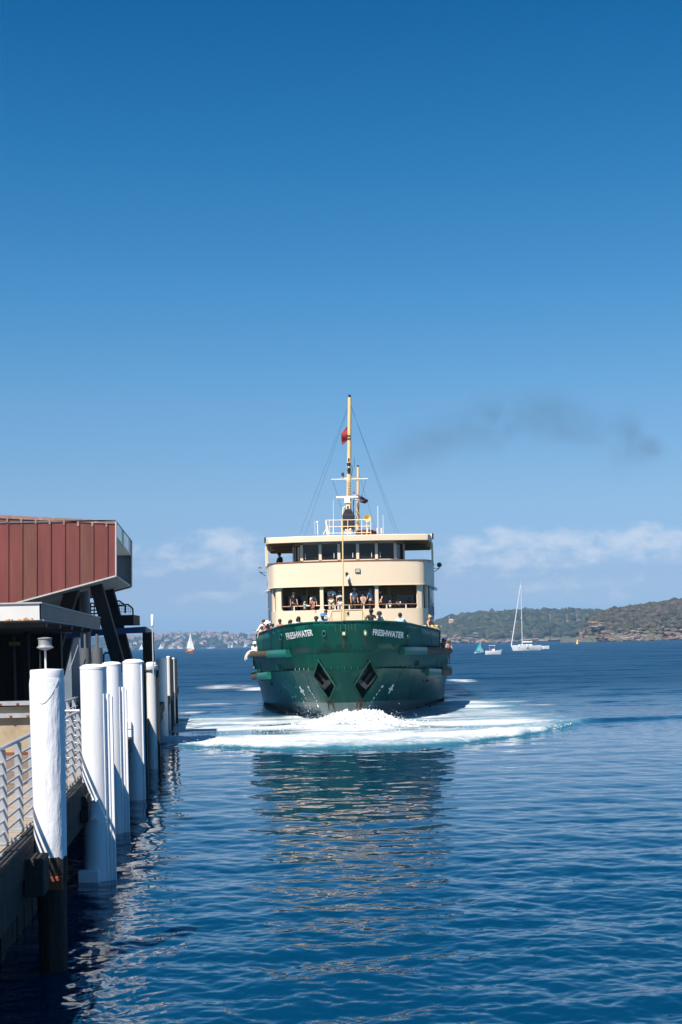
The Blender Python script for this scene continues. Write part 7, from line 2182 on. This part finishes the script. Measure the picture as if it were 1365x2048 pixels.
# 4 orange sloop on the left
w_ = G(381, 1306); S = w_.y / FPX
og = empty("orange_sloop", (w_.x, w_.y, 0), R(8), "orange-hulled sailing boat with white sails out on the left", "sailboat")
hull_mb(17.5 * S, 2.2, 1.6, .5, .4).build("hull", M_ORNG, og, 40)
b = MB(); b.bbox((-1.6, -.6, 1.4), (1.0, .6, 2.0)); b.build("cabin", M_GEL, og)
b = MB(); b.tube([(.4, 0, 1.2), (.5, 0, 41 * S)], .09, 6); b.build("mast", M_GEL, og)
sail([(0.3, 0, 2.2), (-2.5, .3, 2.3), (.4, 0, 39 * S)], M_SAIL, "mainsail", og); sail([(.7, 0, 1.9), (2.9, 0, 1.6), (.7, 0, 33 * S)], M_SAIL, "jib", og)
b = MB(); b.ball((-2.2, 0, 1.9), .35, 8, 6, sq=(.8, .8, 1.4)); b.build("helmsman", plain((0.06, 0.06, 0.08)), og, 60)
# 5 small distant craft
def small_sail(px, py, hpx, wpx, label, main=True, m=None):
    w_ = G(px, py) if G(px, py).y < 4200 and G(px, py).y > 0 else P(px, py, 4200)
    dd = min(max(w_.y, 200), 4200); p = P(px, py, dd); S = dd / FPX
    e_ = empty("distant_sailboat", (p.x, dd, 0), random.uniform(-.4, .4), label, "sailboat")
    hull_mb(wpx * S, wpx * S * .3, wpx * S * .12 + .3, .3).build("hull", M_GEL, e_, 40)
    b = MB(); b.tube([(.1 * wpx * S, 0, 0), (.1 * wpx * S, 0, hpx * S)], .012 * wpx * S + .04, 5); b.build("mast", M_GEL, e_)
    if main:
        sail([(0.08 * wpx * S, 0, .08 * hpx * S + .4), (-.42 * wpx * S, 0, .08 * hpx * S + .4), (.1 * wpx * S, 0, hpx * S)], m or M_SAIL, "mainsail", e_, .1)
        sail([(0.14 * wpx * S, 0, .08 * hpx * S + .4), (.46 * wpx * S, 0, .06 * hpx * S + .4), (.12 * wpx * S, 0, hpx * S * .8)], m or M_SAIL, "jib", e_, .1)
small_sail(1106.5, 1281, 14, 9, "small white triangular sail in front of the middle hill")
small_sail(1117, 1281.5, 13, 9, "small sailboat with blue-grey sails just right of the white triangular one", m=mat("blue_sail", (0.16, 0.22, 0.36), .8))
small_sail(1144.5, 1279.5, 16, 14, "moored yacht with bare mast left of the yellow buoy", main=False)
small_sail(1089, 1281, 12, 11, "moored white yacht with bare mast behind the dinghy's left", main=False)
small_sail(1080, 1280.5, 10, 8, "moored yacht with pale canvas near the anchored yacht's stern", main=False)
small_sail(321.5, 1298.5, 11, 9, "white sail close to the far shore next to the black column", )
small_sail(283, 1299.5, 12, 9, "white sail seen between the wharf's raking leg and black column")
small_sail(464, 1294, 7, 5, "tiny white sail near the far shore left of the ferry")
small_sail(490.5, 1293.5, 9, 6, "tiny white sail nearest the ferry's left side")
small_sail(421, 1297, 8, 12, "low white yacht with bare mast between orange boat and ferry", main=False)
small_sail(457.5, 1294.5, 5, 4, "tiny white sail just left of a slightly larger one before the far shore")
for k, (px, py, L2, lab) in enumerate(((1277, 1281.5, 8, "small white motorboat under the headland's rocks"), (1196, 1279, 10, "white launch close under the tip of the headland"), (428, 1296, 6, "tiny white launch just right of the low yacht on the left"), (345, 1298, 14, "white cruiser along the far shore left of the orange boat"), (300, 1299.5, 14, "white cruiser along the far shore beside the black column"), (362, 1297.3, 10, "white launch along the far shore between cruiser and orange boat"))):
    w_ = G(px, py); dd = min(w_.y if w_.y > 0 else 4000, 4000); p = P(px, py, dd); S = dd / FPX
    e_ = empty("launch", (p.x, dd, 0), random.choice((0.1, 3.0)), lab, "motorboat")
    hull_mb(L2 * S, L2 * S * .32, L2 * S * .14, .3).build("hull", M_GEL, e_, 40)
    b = MB(); b.bbox((-L2 * S * .22, -L2 * S * .1, L2 * S * .12), (L2 * S * .12, L2 * S * .1, L2 * S * .28)); bevel(b.build("cabin", M_GEL, e_), .1)
    b = MB(); b.bbox((-L2 * S * .18, -L2 * S * .105, L2 * S * .18), (L2 * S * .09, L2 * S * .105, L2 * S * .23)); b.build("cabin_window", M_WIN, e_)
# yellow buoy
w_ = G(1155, 1288); S = w_.y / FPX
by = empty("buoy", (w_.x, w_.y, 0), 0, "yellow marker buoy in the open water before the headland", "buoy")
b = MB(); b.lathe([(2.6 * S, -.3), (2.8 * S, .2), (2.5 * S, 1.2 * S), (1.5 * S, 2.5 * S), (1.2 * S, 7 * S), (.3 * S, 8 * S)], (0, 0, 0), 14); b.build("float", mat("buoy_yellow", (0.75, 0.48, 0.02), .5), by, 40)
b = MB(); b.box((0, 0, 9 * S), (3.2 * S, .5, .7 * S), R(20)); b.box((0, 0, 9 * S), (3.2 * S, .5, .7 * S), R(110)); b.tube([(0, 0, 7.5 * S), (0, 0, 10 * S)], .12, 5); b.build("topmark", mat("buoy_mark", (0.75, 0.48, 0.02), .5), by)

# ------------------------------------------------------------------ funnel smoke drifting to the right
def smoke_object():
    d = 118.0
    c0, c1 = P(715, 1005, d), P(1350, 735, d)
    b = MB(); b.bbox((c0.x, d - 4.5, c0.z), (c1.x, d + 4.5, c1.z))
    m = bpy.data.materials.new("thin_dark_smoke"); m.use_nodes = True
    t = m.node_tree; t.nodes.clear(); N, L = t.nodes.new, t.links.new
    o_ = N("ShaderNodeOutputMaterial"); pv = N("ShaderNodeVolumePrincipled")
    pv.inputs['Color'].default_value = (0.16, 0.15, 0.14, 1)
    pv.inputs['Anisotropy'].default_value = 0.2
    geo = N("ShaderNodeNewGeometry")
    nz = N("ShaderNodeTexNoise"); nz.inputs['Scale'].default_value = 0.30; nz.inputs['Detail'].default_value = 6; nz.inputs['Roughness'].default_value = 0.62; nz.inputs['Distortion'].default_value = 1.2
    L(geo.outputs['Position'], nz.inputs['Vector'])
    acc = None
    for (px, py, rx, ry, am) in ((770, 935, 45, 32, .35), (800, 915, 60, 40, .6), (845, 888, 75, 55, 1.1), (885, 872, 60, 45, .8), (930, 862, 70, 55, .7), (975, 850, 75, 62, .95), (1030, 845, 80, 55, .75),
                                 (1085, 832, 85, 62, 1.2), (1140, 845, 75, 55, .9), (1195, 868, 70, 45, .7), (1240, 880, 55, 50, 1.2), (1278, 892, 48, 42, 1.9), (1262, 852, 42, 45, .8), (1235, 925, 45, 42, .6), (1305, 900, 35, 30, .8)):
        p = P(px, py, d); S = d / FPX
        vm = N("ShaderNodeVectorMath"); vm.operation = 'SUBTRACT'; L(geo.outputs['Position'], vm.inputs[0]); vm.inputs[1].default_value = p
        vd = N("ShaderNodeVectorMath"); vd.operation = 'DIVIDE'; L(vm.outputs[0], vd.inputs[0]); vd.inputs[1].default_value = (rx * 1.1 * S, 3.4, ry * 1.4 * S)
        ln = N("ShaderNodeVectorMath"); ln.operation = 'LENGTH'; L(vd.outputs[0], ln.inputs[0])
        mr = N("ShaderNodeMapRange"); mr.interpolation_type = 'SMOOTHSTEP'; mr.inputs[1].default_value = 0.0; mr.inputs[2].default_value = 1.0; mr.inputs[3].default_value = am; mr.inputs[4].default_value = 0
        L(ln.outputs['Value'], mr.inputs[0])
        if acc is None: acc = mr.outputs[0]
        else:
            a = N("ShaderNodeMath"); a.operation = 'ADD'; L(acc, a.inputs[0]); L(mr.outputs[0], a.inputs[1]); acc = a.outputs[0]
    nr = N("ShaderNodeMapRange"); nr.inputs[1].default_value = 0.36; nr.inputs[2].default_value = 0.72; L(nz.outputs['Fac'], nr.inputs[0])
    a = N("ShaderNodeMath"); a.operation = 'MULTIPLY'; L(acc, a.inputs[0]); L(nr.outputs[0], a.inputs[1])
    k = N("ShaderNodeMath"); k.operation = 'MULTIPLY'; k.inputs[1].default_value = 0.105; L(a.outputs[0], k.inputs[0])
    L(k.outputs[0], pv.inputs['Density']); L(pv.outputs[0], o_.inputs['Volume'])
    o = b.build("smoke", m)
    return tag(o, "thin dark funnel smoke drifting off to the right in the sky", "smoke", kind='stuff')
SMOKE = smoke_object()

# ------------------------------------------------------------------ harbour haze
hz = MB(); hz.bbox((-7500, -60, -6), (7500, 6200, 125))
hm = bpy.data.materials.new("sea_haze"); hm.use_nodes = True
t = hm.node_tree; t.nodes.clear()
o_ = t.nodes.new("ShaderNodeOutputMaterial"); pv = t.nodes.new("ShaderNodeVolumePrincipled")
pv.inputs['Color'].default_value = (0.42, 0.70, 1.0, 1); pv.inputs['Density'].default_value = 0.000105; pv.inputs['Anisotropy'].default_value = 0.1
t.links.new(pv.outputs[0], o_.inputs['Volume'])
HAZE = hz.build("haze", hm)
tag(HAZE, kind='stuff')
